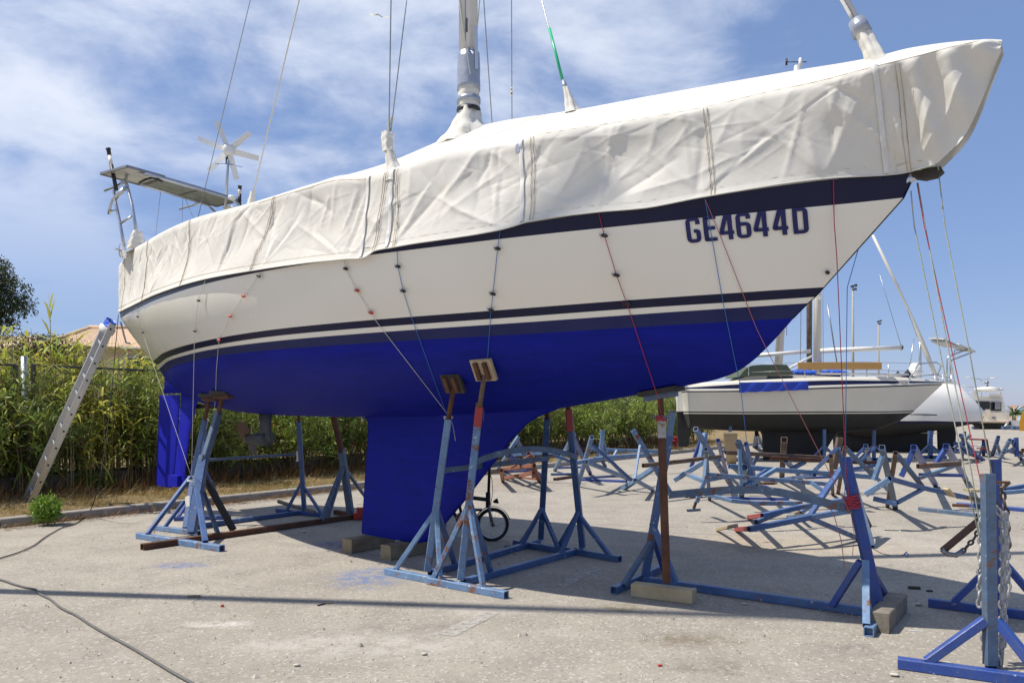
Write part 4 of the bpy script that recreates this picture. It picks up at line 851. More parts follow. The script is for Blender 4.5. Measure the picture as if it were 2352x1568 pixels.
# ================================================================ timber under keel, prop and stand
def block(label, p, q, w, h, mat, zoff=0.0):
    p, q = Vector(p), Vector(q); m = MB(); m.bar(lift(p, h / 2 + zoff), lift(q, h / 2 + zoff), w, h, hollow=False, ch=.05); return solo('timber_block', m, MATS[mat], tuple(p), label, 'timber block', 'timber chocks')
r_ = -MB_
block('weathered timber chock under the aft end of the keel', bw(.14, .30, 0), bw(.10, -.34, 0), .15, .148, 'timber'); block('weathered timber chock under the forward part of the keel', bw(.74, .28, 0), bw(.72, -.36, 0), .15, .148, 'timber')
block('squared pale beam on the ground under the rusty prop', g(1455, 1366), g(1595, 1384), .115, .105, 'timber_pale'); block('grey timber block beside the foot of the bow stand', g(2018, 1452), g(2062, 1402), .13, .135, 'timber_grey')

# ================================================================ lashings of the cover
def to_px(p): return CX + FPX * p.x / p.y, HY - FPX * (p.z - CAM_H) / p.y
def clear(P):
    """subdivide a cord and keep it outside the hull"""
    Q = []
    for a, b in zip(P[:-1], P[1:]):
        n = max(1, int((b - a).length / .12))
        for i in range(n): Q.append(a + (b - a) * (i / n))
    Q.append(P[-1]); R = []
    for p in Q:
        q = p - P0; s, t = q.dot(EB), q.dot(MB_)
        if 0 <= t < hull_full(s, p.z) + .012 and p.z > 1.4 and s < 5.5: p = on_hull(*to_px(p), .014, t=max(t, .3))
        R.append(p)
    return R
def lashing(label, pts, mat, r=.0027, clips=(), cat='rope', group='lashings of the canvas cover', tail=None):
    P = [p if isinstance(p, Vector) else on_hull(*p) for p in pts]
    t = thing('lashing', label, cat, tuple(P[0]), group); P = clear(P); part('cord', MB().tube(P, r, 5), MATS[mat], t)
    if tail: part('tail', MB().tube(tail, r * .9, 5), MATS[mat], t)
    for i, (x, y, red) in enumerate(clips):
        c = on_hull(x, y, .03); d = (EB * .8 - V(0, 0, .25)).normalized()
        k = part('clip', MB().tube([c - d * .028, c - d * .012, c + d * .012, c + d * .028], [.006, .013, .013, .006], 8), MATS['red_plastic' if red else 'black_plastic'], t)
        part('loop', MB().tube([c + V(0, 0, .01), c + V(0, 0, -.02) - d * .03, c - d * .045 + V(0, 0, .005), c - d * .02], .002, 4), MATS[mat], k)
    return t
B3 = lambda x, y, t: bp(x, y, t)
lashing('white cord nearest the transom, running down to the stern stand', [(312, 703), (316, 727), (327, 763), B3(437, 1086, .80)], 'rope_white', clips=[(316, 727, 0), (327, 763, 0)])
lashing('second white cord from the stern with two black clips', [(471, 645), (463, 665), (455, 690), (447, 760), B3(440, 1092, .78)], 'rope_white', clips=[(456, 690, 0), (447, 760, 0)])
lashing('white cord with three red clips on the quarter', [(601, 625), (595, 633), (559, 680), (528, 726), (503, 781), B3(497, 850, .95), B3(495, 915, .50), B3(492, 945, .42)], 'rope_white', clips=[(594, 634, 0), (559, 680, 1), (528, 726, 1), (503, 781, 1)], tail=[B3(492, 945, .46), B3(480, 958, .48), B3(474, 985, .5)])
lashing('pale cord slanting from amidships to the stand post', [(790, 598), (794, 617), (820, 667), (852, 718), (862, 735), B3(1030, 953, .47)], 'rope_white', clips=[(794, 617, 0), (820, 667, 1), (852, 718, 1)], tail=[B3(1032, 955, .5), B3(1040, 975, .5), B3(1046, 1012, .5)])
lashing('blue cord on the midships topside by the first zip', [(912, 578), (914, 612), (926, 668), (945, 728), B3(1022, 940, .47)], 'rope_blue', clips=[(914, 612, 0), (926, 668, 0)])
lashing('blue cord hanging to the red topped post', [(1149, 529), (1143, 571), (1132, 675), (1128, 712), B3(1118, 850, .62), B3(1106, 935, .50)], 'rope_blue', clips=[(1143, 571, 0), (1132, 675, 0), (1128, 712, 0)], tail=[B3(1106, 935, .5), B3(1112, 945, .5), B3(1110, 968, .5)])
lashing('red cord running down to the rusty prop', [(1375, 489), (1388, 540), (1416, 632), (1441, 700), B3(1507, 900, .14), B3(1520, 958, .06)], 'rope_red', clips=[(1388, 541, 0), (1416, 632, 0), (1441, 698, 0)])
lashing('thin blue cord across the registration letters', [(1619, 457), (1634, 540), (1660, 690), (1690, 838), B3(1700, 880, .05), B3(1727, 1120, -.46)], 'rope_blue', .0026)
lashing('thin brownish cord slanting past the registration letters', [(1619, 457), (1650, 530), (1720, 710), (1738, 755), B3(1760, 800, .05), B3(1955, 1182, -.45)], 'rope_pink', .0026, tail=[B3(1955, 1182, -.45), B3(1962, 1225, -.4), B3(1958, 1275, -.38)])
lashing('red cord hanging straight from the bow to the stand post', [(1914, 411), (1916, 510), (1922, 590), B3(1931, 800, -.1), B3(1942, 1060, -.44), B3(1950, 1150, -.44)], 'rope_red', .0032)
lashing('blue cord hanging behind the stem on the far bow', [B3(1992, 500, -.2), B3(1946, 660, -.25), B3(1940, 1170, -.45)], 'rope_blue', .0028)
lashing('twisted green cord from the bow roller to the chained stand', [B3(2092, 438, .05), B3(2100, 520, .0), at(2215, 1080, 4.6), at(2262, 1290, 4.7)], 'rope_green', .004); lashing('second green cord from the stem fitting to the chained stand', [B3(2108, 420, .0), B3(2125, 520, 0), at(2232, 1090, 4.5), at(2255, 1235, 4.5)], 'rope_green', .004)
lashing('crimson cord from the stem to the chained stand', [B3(2106, 420, .02), B3(2122, 515, .02), at(2250, 1095, 4.62), at(2262, 1180, 4.62)], 'rope_red', .0032, clips=()); lashing('grey green cord from the anchor roller to the chained stand', [B3(2155, 388, .0), B3(2170, 520, 0), at(2225, 800, 4.6), at(2280, 1100, 4.62)], 'rope_green', .004)
lashing('knotted green cord round the front of the cover', [B3(2098, 392, .1), B3(2125, 385, .11), B3(2153, 378, .06), B3(2156, 392, .03)], 'rope_green', .005)
rope_knot('knotted_rope', 'red rope wound round the bow stand post', bp(1957, 1152, -.50), bp(1940, 1050, -.5) - bp(2000, 1320, -.5), .055, 7, 'rope_red', .006); rope_knot('knotted_rope', 'red rope wound round the collar of the rusty prop', bp(1519, 960, 0), (0, 0, 1), .04, 4, 'rope_red', .005)
solo('hanging_rope', MB().tube([bp(1902, 1160, -.46), bp(1915, 1180, -.44), bp(1932, 1240, -.44), bp(1940, 1302, -.44)], .003, 5), MATS['rope_pink'], tuple(bp(1902, 1160, -.46)), 'loose pink rope end dangling from the bent crossbar', 'rope')
rope_knot('knotted_rope', 'white cord wound round the stern stand post', bp(445, 1105, .72), V(.25, 0, 1), .07, 2, 'rope_white', .005); rope_knot('knotted_rope', 'white cord knotted at the top of the keel stand', bp(1030, 958, .45), (0, 0, 1), .04, 2, 'rope_white', .005)
solo('hanging_rag', MB().sheet([[bp(684 + 4 * j, 1035 + 8 * i, -1.1) + MB_ * (.02 + .012 * ((i + j) % 2)) for j in range(3)] for i in range(4)], .003), MATS['canvas_rope'], tuple(bp(686, 1040, -1.1)), 'white rag hanging on the low cross rail', 'rag')

# ================================================================ the heap of spare stands behind
def C4(x, y): return ((2400 + x / 1.387) * .57422, (1250 + y / 1.387) * .57422)      # sketch sheets of the heap
def C8(x, y): return ((2000 + x / 2.45) * .57422, (1560 + y / 2.45) * .57422)
def C10(x, y): return ((2700 + x / 2.851) * .57422, (1650 + y / 2.851) * .57422)
def C11(x, y): return ((3500 + x / 1.52) * .57422, (1700 + y / 1.52) * .57422)
HEAP_MATS = {'f': 'blue_faded', 'm': 'blue_mid', 'r': 'blue_royal', 'd': 'blue_dull', 'u': 'blue_rusty', 'b': 'rust_grey', 'x': 'rust', 'n': 'brown_paint', 'e': 'red_paint', 't': 'timber_pale'}
def heap(label, sheet, Y, bars, cat='boat stand', name='boat_stand', group='spare stands heaped behind the boat'):
    """bars: name, (x, y, d), (x, y, d), width, colour: d is None for a point on the ground, else metres behind Y"""
    def P(q):
        X, Yp = sheet(q[0], q[1])
        if q[2] is None: return lift(g(X, Yp), .02)
        return at(X, Yp, Y + q[2])
    root = P(bars[0][1]); root.z = 0; t = thing(name, label, cat, tuple(root), group)
    for nm, a, b, w, c in bars: part(nm, MB().bar(P(a), P(b), w, .035 if c == 't' else None, hollow=(c != 't')), MATS[HEAP_MATS[c]], t)
    return t
N_ = None
heap('pale blue stand tipped on its side with two crossed posts', C8, 13.7, [('post', (900, 462, .0), (762, 945, N_), .075, 'u'), ('rail', (738, 712, -.25), (1010, 662, .6), .07, 'f'), ('rail', (1005, 662, .6), (1420, 632, 1.9), .07, 'f'), ('foot_beam', (845, 700, 0), (1295, 890, N_), .075, 'f'), ('brace', (905, 535, .05), (1290, 880, .3), .05, 'm'), ('brace', (985, 665, .6), (1035, 750, .8), .05, 'd')])
heap('dark blue drilled beam lying flat on the ground', C8, 14.5, [('beam', (800, 888, N_), (1245, 905, N_), .07, 'r'), ('beam', (820, 872, N_), (1140, 848, N_), .06, 'm')], 'steel beam', 'steel_beam', 'loose stand beams')
heap('rusty end blue beam lying behind the keel stands', C8, 14.9, [('beam', (535, 885, N_), (705, 860, N_), .075, 'x'), ('beam', (500, 835, N_), (760, 832, N_), .065, 'm')], 'steel beam', 'steel_beam', 'loose stand beams')
heap('upturned pale stand with a long post pointing up left', C8, 12.8, [('post', (1302, 392, .5), (1682, 1042, N_), .08, 'u'), ('brace', (1372, 540, .45), (1320, 868, .1), .04, 'f'), ('foot_beam', (1208, 975, N_), (1535, 745, .9), .085, 'f'), ('brace', (1322, 880, .1), (1500, 985, N_), .06, 'f'), ('rail', (1405, 738, -.1), (1985, 672, 1.1), .07, 'b')])
heap('blue stand with its legs spread in a tripod near the kerb', C8, 17.5, [('post', (1008, 388, 0), (988, 640, 0), .09, 'f'), ('brace', (1000, 470, 0), (1075, 705, .3), .06, 'f'), ('brace', (995, 480, 0), (955, 660, .3), .06, 'm'), ('rail', (890, 580, .4), (1660, 602, 1.2), .08, 'f'), ('foot_beam', (985, 590, 0), (1230, 850, N_), .08, 'f'), ('brace', (1145, 590, .5), (1085, 705, .3), .055, 'f')])
heap('blue A shaped stand beside the keel leading edge', C8, 15.6, [('post', (725, 435, 0), (535, 792, N_), .08, 'f'), ('post', (722, 470, 0), (885, 825, N_), .08, 'r'), ('rail', (100, 632, .8), (660, 600, .4), .08, 'f'), ('brace', (520, 635, .1), (700, 700, .1), .06, 'm'), ('foot_beam', (570, 770, N_), (790, 762, N_), .06, 'r')])
heap('blue stand on end behind the folding bicycle', C8, 15.4, [('post', (182, 455, .1), (60, 640, .0), .07, 'f'), ('foot_beam', (165, 490, .1), (318, 800, N_), .08, 'm'), ('foot_beam', (70, 640, 0), (-30, 790, N_), .075, 'f'), ('rail', (85, 640, 0), (445, 875, N_), .08, 'r'), ('beam', (40, 810, N_), (300, 800, N_), .06, 'r')])
heap('red brown steel trestle frame lying by the keel', C8, 14.2, [('rail', (2, 785, N_), (335, 738, .1), .075, 'n'), ('end_post', (14, 785, 0), (28, 895, N_), .075, 'n'), ('rail', (42, 872, N_), (330, 808, .1), .07, 'n'), ('post', (280, 622, .2), (392, 905, N_), .07, 'n'), ('post', (322, 640, .25), (328, 860, .2), .07, 'n'), ('brace', (110, 762, .1), (292, 640, .2), .04, 'n'), ('brace', (140, 855, N_), (380, 885, N_), .045, 'n')], 'trestle', 'steel_trestle', None)
heap('light blue stand upside down with a screw foot on a plate', C10, 10.4, [('post', (365, 700, 0), (245, 1020, .0), .055, 'f'), ('screw', (240, 1015, 0), (212, 1095, .0), .035, 'x'), ('foot_plate', (140, 1128, N_), (285, 1118, N_), .035, 'd'), ('rail', (380, 705, 0), (1760, 815, .9), .06, 'u'), ('brace', (335, 775, 0), (575, 728, .2), .05, 'f'), ('upright', (352, 415, .3), (395, 1000, N_), .055, 'd'), ('brace', (352, 530, .1), (330, 780, 0), .045, 'f'), ('foot_beam', (325, 780, 0), (150, 705, .5), .055, 'f')])
heap('blue curved brace stand lying flat in the middle of the heap', C10, 9.6, [('curved_bar', (305, 915, .2), (650, 1005, .0), .045, 'f'), ('curved_bar', (645, 1003, 0), (950, 1030, .0), .05, 'f'), ('curved_bar', (945, 1030, 0), (1440, 1032, .2), .055, 'u'), ('drilled_bar', (470, 985, N_), (1300, 1000, N_), .05, 'r')])
heap('blue stand with red tipped arms lying nearest the bow stand', C10, 8.3, [('arm', (845, 1208, N_), (1000, 1172, .1), .055, 'e'), ('arm', (995, 1173, .1), (1420, 1075, .4), .055, 'm'), ('arm', (1415, 1075, .4), (1990, 985, .9), .055, 'f'), ('arm', (700, 1345, N_), (850, 1325, -.05), .055, 'e'), ('arm', (845, 1326, -.05), (1540, 1190, .1), .06, 'm'), ('arm', (1535, 1192, .1), (2010, 1110, .4), .062, 'u'), ('brace', (925, 1245, .05), (1230, 1120, .3), .05, 'd'), ('brace', (1530, 1185, .1), (1910, 620, .9), .05, 'm'), ('brace', (1560, 1210, .1), (2095, 1455, N_), .05, 'm'), ('post', (1990, 640, .8), (2245, 1545, N_), .06, 'd'), ('post', (2030, 900, .8), (2215, 1300, .4), .05, 'b'), ('foot_beam', (1290, 1205, N_), (1540, 1175, .1), .05, 'd')])
heap('weathered board on a rusty plate at the end of the red tipped arm', C10, 8.2, [('board', (480, 1350, N_), (700, 1285, -.02), .035, 't')], 'board', 'timber_board', None)
heap('blue stand with a screw jack foot leaning over the others', C10, 9.9, [('post', (1915, 610, .1), (1640, 985, 0), .055, 'r'), ('post', (1640, 985, 0), (1440, 1135, .0), .055, 'f'), ('screw', (1445, 1130, 0), (1380, 1180, N_), .04, 'x'), ('upright', (1778, 495, .2), (1800, 940, N_), .055, 'b'), ('brace', (1550, 795, .2), (1690, 890, .1), .045, 'f')])
heap('blue stand with a square topped post in the centre of the heap', C10, 11.2, [('post', (715, 318, 0), (900, 820, .2), .075, 'd'), ('post', (735, 410, 0), (755, 815, 0), .05, 'f'), ('rail', (620, 610, .2), (2290, 735, .9), .075, 'f'), ('foot_beam', (795, 625, 0), (755, 970, N_), .09, 'f'), ('brace', (800, 855, 0), (1155, 640, .2), .06, 'f'), ('brace', (790, 830, 0), (1040, 655, .3), .05, 'm'), ('upright', (810, 355, .5), (930, 835, N_), .06, 'r')])
heap('light blue long post propped at the left of the heap', C10, 13.2, [('post', (235, 185, 0), (655, 860, N_), .08, 'u'), ('rail', (-10, 560, -.3), (520, 498, .2), .06, 'b'), ('upright', (345, 232, .6), (280, 560, .5), .08, 'f'), ('foot_beam', (355, 545, .1), (-10, 770, .2), .085, 'f'), ('upright', (490, 315, .8), (590, 705, N_), .07, 'r'), ('brace', (300, 300, .7), (180, 625, .7), .06, 'r')])
heap('grey weathered plank standing upright against the stands', C10, 14.5, [('plank', (632, 225, 0), (645, 590, N_), .26, 't')], 'plank', 'timber_plank', None)
heap('long rusty white rail across the back of the heap', C10, 13.6, [('rail', (575, 452, .0), (1890, 525, .6), .075, 'b'), ('post', (1245, 310, 0), (1218, 735, N_), .11, 'b'), ('rail', (1090, 515, .1), (2290, 575, .6), .07, 'x'), ('post', (1880, 285, .2), (1810, 640, .3), .10, 'b'), ('brace', (1260, 540, .2), (1410, 715, N_), .08, 'm'), ('brace', (1480, 560, .3), (1330, 640, .2), .07, 'm'), ('brace', (950, 480, .2), (870, 620, .2), .06, 'd')])
heap('blue stand with splayed legs behind the bow stand post', C10, 11.4, [('post', (1860, 395, 0), (1590, 660, .2), .055, 'm'), ('post', (1860, 410, 0), (1925, 640, .2), .055, 'm'), ('rail', (1165, 775, N_), (1590, 710, .2), .055, 'm'), ('upright', (1940, 400, .3), (1860, 925, N_), .06, 'b'), ('beam', (1480, 755, N_), (1760, 745, N_), .065, 'r'), ('brace', (1960, 420, .3), (2250, 705, .3), .06, 'd')])
heap('two legged blue stand in front of the black keel', C10, 13.8, [('post', (2175, 380, 0), (2255, 700, N_), .075, 'm'), ('brace', (2160, 400, .1), (1985, 580, .2), .05, 'r'), ('brace', (2280, 390, .2), (2130, 540, .3), .05, 'm'), ('rail', (2020, 640, .1), (2290, 600, .2), .055, 'm'), ('foot_beam', (1810, 680, N_), (2290, 660, N_), .06, 'f')])
heap('blue stand with a square post leaning right of the bow stand', C11, 9.6, [('post', (42, 135, 0), (125, 510, N_), .07, 'd'), ('post', (125, 170, .2), (75, 500, N_), .055, 'b'), ('foot_beam', (-60, 420, .1), (85, 330, .0), .075, 'f'), ('rail', (90, 325, 0), (290, 380, .3), .06, 'm'), ('rail', (290, 380, .3), (560, 440, .5), .06, 'm'), ('brace', (135, 470, 0), (295, 385, .3), .045, 'm'), ('brace', (45, 185, 0), (-5, 330, .1), .055, 'f'), ('rail', (135, 180, .2), (290, 375, .4), .05, 'd'), ('foot_beam', (-10, 445, .1), (130, 478, 0), .06, 'm')])
heap('pair of royal blue posts crossed by a brown bar', C11, 11.4, [('post', (235, 135, 0), (370, 372, N_), .085, 'r'), ('post', (432, 128, .3), (555, 340, N_), .085, 'r'), ('rail', (262, 250, 0), (515, 232, .2), .075, 'b'), ('brace', (240, 140, .1), (160, 310, .2), .075, 'r'), ('brace', (435, 135, .4), (370, 235, .4), .07, 'r'), ('rail', (265, 322, .1), (500, 240, .4), .055, 'f'), ('foot_beam', (270, 300, .3), (530, 305, .3), .05, 'r')])
heap('long blue telescopic prop lying flat on the concrete', C11, 9.0, [('tube', (270, 520, N_), (620, 558, N_), .075, 'd'), ('screw', (285, 518, N_), (350, 525, N_), .05, 'x')], 'prop', 'steel_prop', 'loose stand beams')
heap('blue drilled beam lying beyond the chained stand', C11, 9.3, [('beam', (500, 492, N_), (960, 530, N_), .085, 'r'), ('screw', (470, 494, N_), (600, 500, N_), .05, 'x'), ('arm', (780, 410, .5), (960, 395, .6), .05, 'f'), ('arm', (790, 390, .6), (960, 360, .7), .05, 'm'), ('arm', (810, 375, .6), (815, 405, .6), .05, 'm')], 'steel beam', 'steel_beam', 'loose stand beams')
heap('rusty pad brackets dropped beside the yellow tipped arm', C11, 9.5, [('bracket', (500, 445, N_), (640, 460, N_), .05, 'x'), ('bracket', (560, 395, .1), (630, 395, .1), .16, 't'), ('bracket', (430, 385, .2), (470, 430, .2), .12, 't'), ('arm', (560, 440, .1), (640, 455, .1), .05, 'b')], 'bracket', 'pad_bracket', None)
# far group at the right
heap('dark blue stands crossed in a pile by the rudder of the far yacht', C11, 22, [('post', (490, 110, 0), (660, 215, N_), .09, 'r'), ('post', (520, 60, .2), (620, 200, N_), .09, 'm'), ('post', (545, 45, .4), (530, 200, N_), .08, 'r'), ('post', (480, 140, .3), (580, 60, .3), .08, 'd'), ('rail', (500, 150, 0), (650, 205, N_), .08, 'r')])
heap('small blue stand with a red pipe rail in the distance', C11, 25, [('post', (660, 95, 0), (660, 185, N_), .10, 'r'), ('brace', (665, 120, 0), (690, 185, N_), .06, 'r'), ('brace', (655, 120, 0), (635, 185, N_), .06, 'r'), ('pipe', (575, 85, 0), (680, 88, 0), .05, 'e'), ('pipe', (680, 88, 0), (695, 180, N_), .05, 'e'), ('pipe', (620, 140, 0), (690, 145, 0), .04, 'e')])
heap('blue A frame stand standing open in the distance', C11, 24, [('post', (750, 72, 0), (712, 188, N_), .10, 'm'), ('post', (742, 110, 0), (765, 188, N_), .08, 'm'), ('rail', (712, 180, N_), (765, 185, N_), .06, 'm')])
heap('pile of blue stands at the right edge of the yard', C11, 21, [('post', (820, 90, 0), (755, 215, N_), .09, 'f'), ('post', (835, 95, 0), (890, 210, N_), .09, 'm'), ('post', (858, 75, .2), (862, 190, .2), .09, 'r'), ('rail', (790, 150, 0), (930, 195, N_), .08, 'f'), ('brace', (780, 165, .1), (850, 140, .1), .08, 'd'), ('post', (900, 150, 0), (875, 195, N_), .08, 'b')])
heap('dark blue stands left under the stern of the black bottomed yacht', C10, 25, [('post', (930, 215, 0), (930, 395, N_), .12, 'm'), ('brace', (940, 250, 0), (1005, 395, N_), .09, 'm'), ('brace', (925, 250, 0), (895, 390, N_), .09, 'd'), ('rail', (900, 385, N_), (1000, 398, N_), .09, 'm')])
solo('plywood_sheet', MB().box(g(*C10(198, 960)) + V(0, .0, .012), (.26, .30, .018), .2), MATS['timber_grey'], tuple(g(*C10(198, 960))), 'grey plywood square lying by the screw foot', 'board')
solo('pad_plate', MB().box(g(*C10(1065, 815)) + V(0, 0, .03), (.30, .2, .02), .1).box(g(*C10(1065, 805)) + V(0, 0, .07), (.2, .12, .06), .1), MATS['rust'], tuple(g(*C10(1065, 815))), 'rusty pad plate lying face down between the stands', 'pad plate')
solo('rag', MB().sheet([[g(*C10(1010 + 16 * i, 860 - 5 * ((i * j) % 3) + 3 * j)) + V(0, .05 * j, .02 + .02 * ((i + j) % 2)) for j in range(3)] for i in range(5)], .003), MATS['tarp_blue'], tuple(g(*C10(1030, 860))), 'scrap of bright blue plastic on the concrete', 'rag')

# ================================================================ yachts and things beyond the heap
def C12(x, y): return ((2600 + x / 1.572) * .57422, (1150 + y / 1.572) * .57422)
def C13(x, y): return ((3750 + x / 2.613) * .57422, (1250 + y / 2.613) * .57422)
def C14(x, y): return ((3150 + x / 3.92) * .57422, (1100 + y / 3.92) * .57422)
def far_hull(T, Yc, sheet, rows, beam, fulln, mats, names='hull', flip=1, ns=60):
    """rows: polylines (sheet x, y) from top to bottom, each drawn from stern to stem; beam(u), fulln per row"""
    def resample(pl, n):
        P = [Vector(p) for p in pl]; f = interp([i / (len(P) - 1) for i in range(len(P))], [p.x for p in P]); h = interp([i / (len(P) - 1) for i in range(len(P))], [p.y for p in P])
        return [(f(k / n), h(k / n)) for k in range(n + 1)]
    R = [resample(r, ns) for r in rows]; m = MB()
    for sg in (-1, 1):
        cols = []
        for k in range(ns + 1):
            u = k / ns; col = []
            for r, fu in zip(R, fulln):
                X, Yp = sheet(*r[k]); p = at(X, Yp, Yc); col.append(V(p.x, Yc + sg * beam(u) * fu, p.z))
            cols.append(col)
        for j in range(len(rows) - 1): m.mi = mats[1][j]; m.grid([[c[j], c[j + 1]] for c in cols], True, flip=(sg > 0))
        m.mi = 0; m.grid([[c[0], V(c[0].x, Yc, c[0].z + .04)] for c in cols], True, flip=(sg < 0)); 
        for j in range(len(rows) - 1): m.mi = mats[1][j]; m.grid([[p, V(p.x, Yc, p.z)] for p in cols[0][j:j + 2]], True, flip=(sg < 0))
    o = part(names, m, mats[0], T); weld(o, .003); return o
YB = 22.6
B2 = thing('sailing_boat', 'small cream and black sailing boat parked broadside behind the heap of stands', 'sailboat', tuple(g(*C12(800, 1105))))
def sx(x, y, dy=0.0): X, Yp = C12(x, y); return at(X, Yp, YB + dy)
far_hull(B2, YB + 1.2, C12, [[(190, 600 + 12), (560, 592), (1000, 575), (1450, 570), (1838, 590)], [(190, 634), (560, 612), (1000, 594), (1450, 594), (1838, 595)], [(190, 642), (560, 640), (1000, 622), (1450, 610), (1838, 598)], [(192, 655), (560, 652), (1000, 636), (1450, 622), (1836, 606)], [(196, 662), (560, 660), (1000, 644), (1450, 630), (1832, 612)], [(206, 778), (560, 780), (1000, 778), (1400, 777), (1662, 772)], [(206, 786), (560, 788), (1000, 786), (1400, 784), (1655, 780)], [(206, 792), (560, 794), (1000, 792), (1400, 790), (1648, 786)], [(222, 845), (560, 860), (1000, 865), (1400, 850), (1600, 815)], [(235, 880), (560, 893), (1000, 900), (1350, 893), (1560, 845)], [(240, 884), (560, 900), (1000, 908), (1350, 898), (1550, 850)]],
         interp([0, .15, .4, .6, .8, .92, 1], [.85, 1.05, 1.25, 1.2, .85, .42, .02]), [.93, .95, .98, 1.02, 1.0, .94, .93, .92, .72, .32, .02], ([MATS['gel_cream'], MATS['navy'], MATS['black_plastic'], MATS['gel_old'], MATS['antifoul_black']], [0, 1, 0, 2, 3, 2, 0, 4, 4, 4]))
def prof(T, name, pts, mat, y0, th, sheet=None, Y=None, label=None):
    sh = sheet or C12; YY = Y or YB; P = []
    for x, y in pts: X, Yp = sh(x, y); P.append(at(X, Yp, YY + y0))
    return part(name, MB().prism(P[::-1], (0, th, 0)), MATS[mat] if isinstance(mat, str) else mat, T, label)
prof(B2, 'keel', [(700, 890), (718, 930), (725, 1098), (1085, 1098), (1120, 1000), (1180, 900)], 'antifoul_black', 1.1, .22); prof(B2, 'rudder', [(173, 640), (205, 636), (215, 780), (255, 882), (245, 990), (232, 1000), (182, 1000), (172, 900)], 'antifoul_black', 1.12, .10); prof(B2, 'rudder_stock', [(172, 640), (206, 634), (214, 778), (172, 778)], 'gel_white', 1.10, .14)
prof(B2, 'coachroof', [(520, 600), (600, 560), (720, 545), (930, 548), (1180, 560), (1340, 572), (1420, 592)], 'gel_cream', .55, 1.3); prof(B2, 'cabin_window', [(740, 556), (900, 556), (895, 572), (735, 574)], 'dark_glass', .53, .03)
hood = prof(B2, 'spray_hood', [(560, 560), (600, 512), (640, 490), (700, 484), (860, 484), (905, 545), (700, 552)], 'canvas_green', .35, 1.6, label='folded green canvas spray hood'); mast2 = part('mast', MB().tube([sx(1055, 545, 1.1), sx(1050, 40, 1.1), sx(1045, -900, 1.1)], [.12, .12, .10], 14), MATS['gel_old'], B2); part('steaming_light', MB().box(sx(1070, 66, 1.0), (.09, .09, .12)), MATS['gel_white'], mast2)
part('boom', MB().tube([sx(1070, 398, 1.0), sx(1580, 376, 1.0)], .075, 12), MATS['white_gloss'], B2); part('boom', MB().tube([sx(600, 432, 1.4), sx(1010, 400, 1.1)], .06, 12), MATS['white_gloss'], B2); part('boom_end', MB().tube([sx(1578, 376, 1.0), sx(1588, 375, 1.0)], [.085, .06], 10), MATS['black_plastic'], B2)
part('spinnaker_pole', MB().tube([sx(870, 510, .9), sx(1020, 430, 1.0)], .035, 8), MATS['white_gloss'], B2); part('jib_pole', MB().tube([sx(1070, 540, .2), sx(1625, 546, .2)], .03, 8), MATS['white_gloss'], B2)
for (a, b, r) in (((1580, 370, 1.), (1445, -80, 1.), .008), ((1115, 100, .4), (1175, 470, .3), .02), ((860, 300, 1), (835, -300, 1), .01), ((945, 545, 1), (955, -400, 1), .01), ((1090, 545, .2), (1085, -300, .8), .008), ((1030, 540, 2.0), (1040, -300, 1.4), .008)): part('rigging_wire', MB().tube([sx(*a), sx(*b)], r, 5), MATS['wire'], B2)
for x0, y0, x1 in ((620, 545, 620), (975, 580, 972), (1363, 585, 1363), (1500, 588, 1500)): part('stanchion', MB().tube([sx(x0, y0 + 5, .25), sx(x1, y0 - 110 + (30 if x0 < 700 else 0), .25)], .015, 6), MATS['steel'], B2)
for y in (470, 520): part('lifeline', MB().tube([sx(620, y + 12, .25), sx(975, y, .25), sx(1363, y - 2, .25), sx(1720, y + 8, .5)], .006, 4), MATS['wire'], B2)
part('pulpit', MB().tube([sx(1610, 600, .6), sx(1690, 478, .7), sx(1800, 470, 1.0), sx(1832, 490, 1.2), sx(1790, 590, 1.2)], .022, 8), MATS['steel'], B2); part('pulpit', MB().tube([sx(1640, 560, .65), sx(1820, 545, 1.1)], .016, 8), MATS['steel'], B2)
fc = bpy.data.curves.new('yard_name', 'FONT'); fc.body = 'TROGIR'; fc.size = .15; fo = bpy.data.objects.new('tmp', fc); COL.objects.link(fo); bpy.context.view_layer.update()
fm = bpy.data.meshes.new_from_object(fo.evaluated_get(bpy.context.evaluated_depsgraph_get())); COL.objects.unlink(fo); bpy.data.objects.remove(fo); fm.materials.clear(); fm.materials.append(MATS['black_plastic'])
np_ = part('name_board', MB().box(sx(1580, 601, .30), (.46, .02, .085)), MATS['gel_white'], B2); no = bpy.data.objects.new('lettering', fm); link(no, np_); p = sx(1540, 607, .285) - root_base(B2); no.location = p; no.rotation_euler = (math.pi / 2, 0, 0); no.scale = (.72, .58, 1)
for x, y, mt in ((500, 815, 'blue_mid'), (1095, 850, 'timber_pale')): part('pad', MB().box(sx(x, y, .45), (.22, .08, .16)), MATS[mt], B2)
def simple_stand(label, px, Yc, top, foot, mat, group='stands under the far yachts', w=.09):
    """upright post with a braced foot; px sheet x, y of the top, and of the ground"""
    X, Yp = px[0](*px[1]); t = at(X, Yp, Yc); b = V(t.x, t.y, 0); s = thing('boat_stand', label, 'boat stand', tuple(b), group)
    part('post', MB().bar(b, t, w), MATS[mat], s); part('foot_beam', MB().bar(b + V(-foot, 0, .04), b + V(foot, 0, .04), w), MATS[mat], s)
    for k in (-1, 1): part('brace', MB().bar(b + V(k * foot * .85, 0, .06), b + V(0, 0, min(.7, t.z * .5)), w * .7), MATS[mat], s)
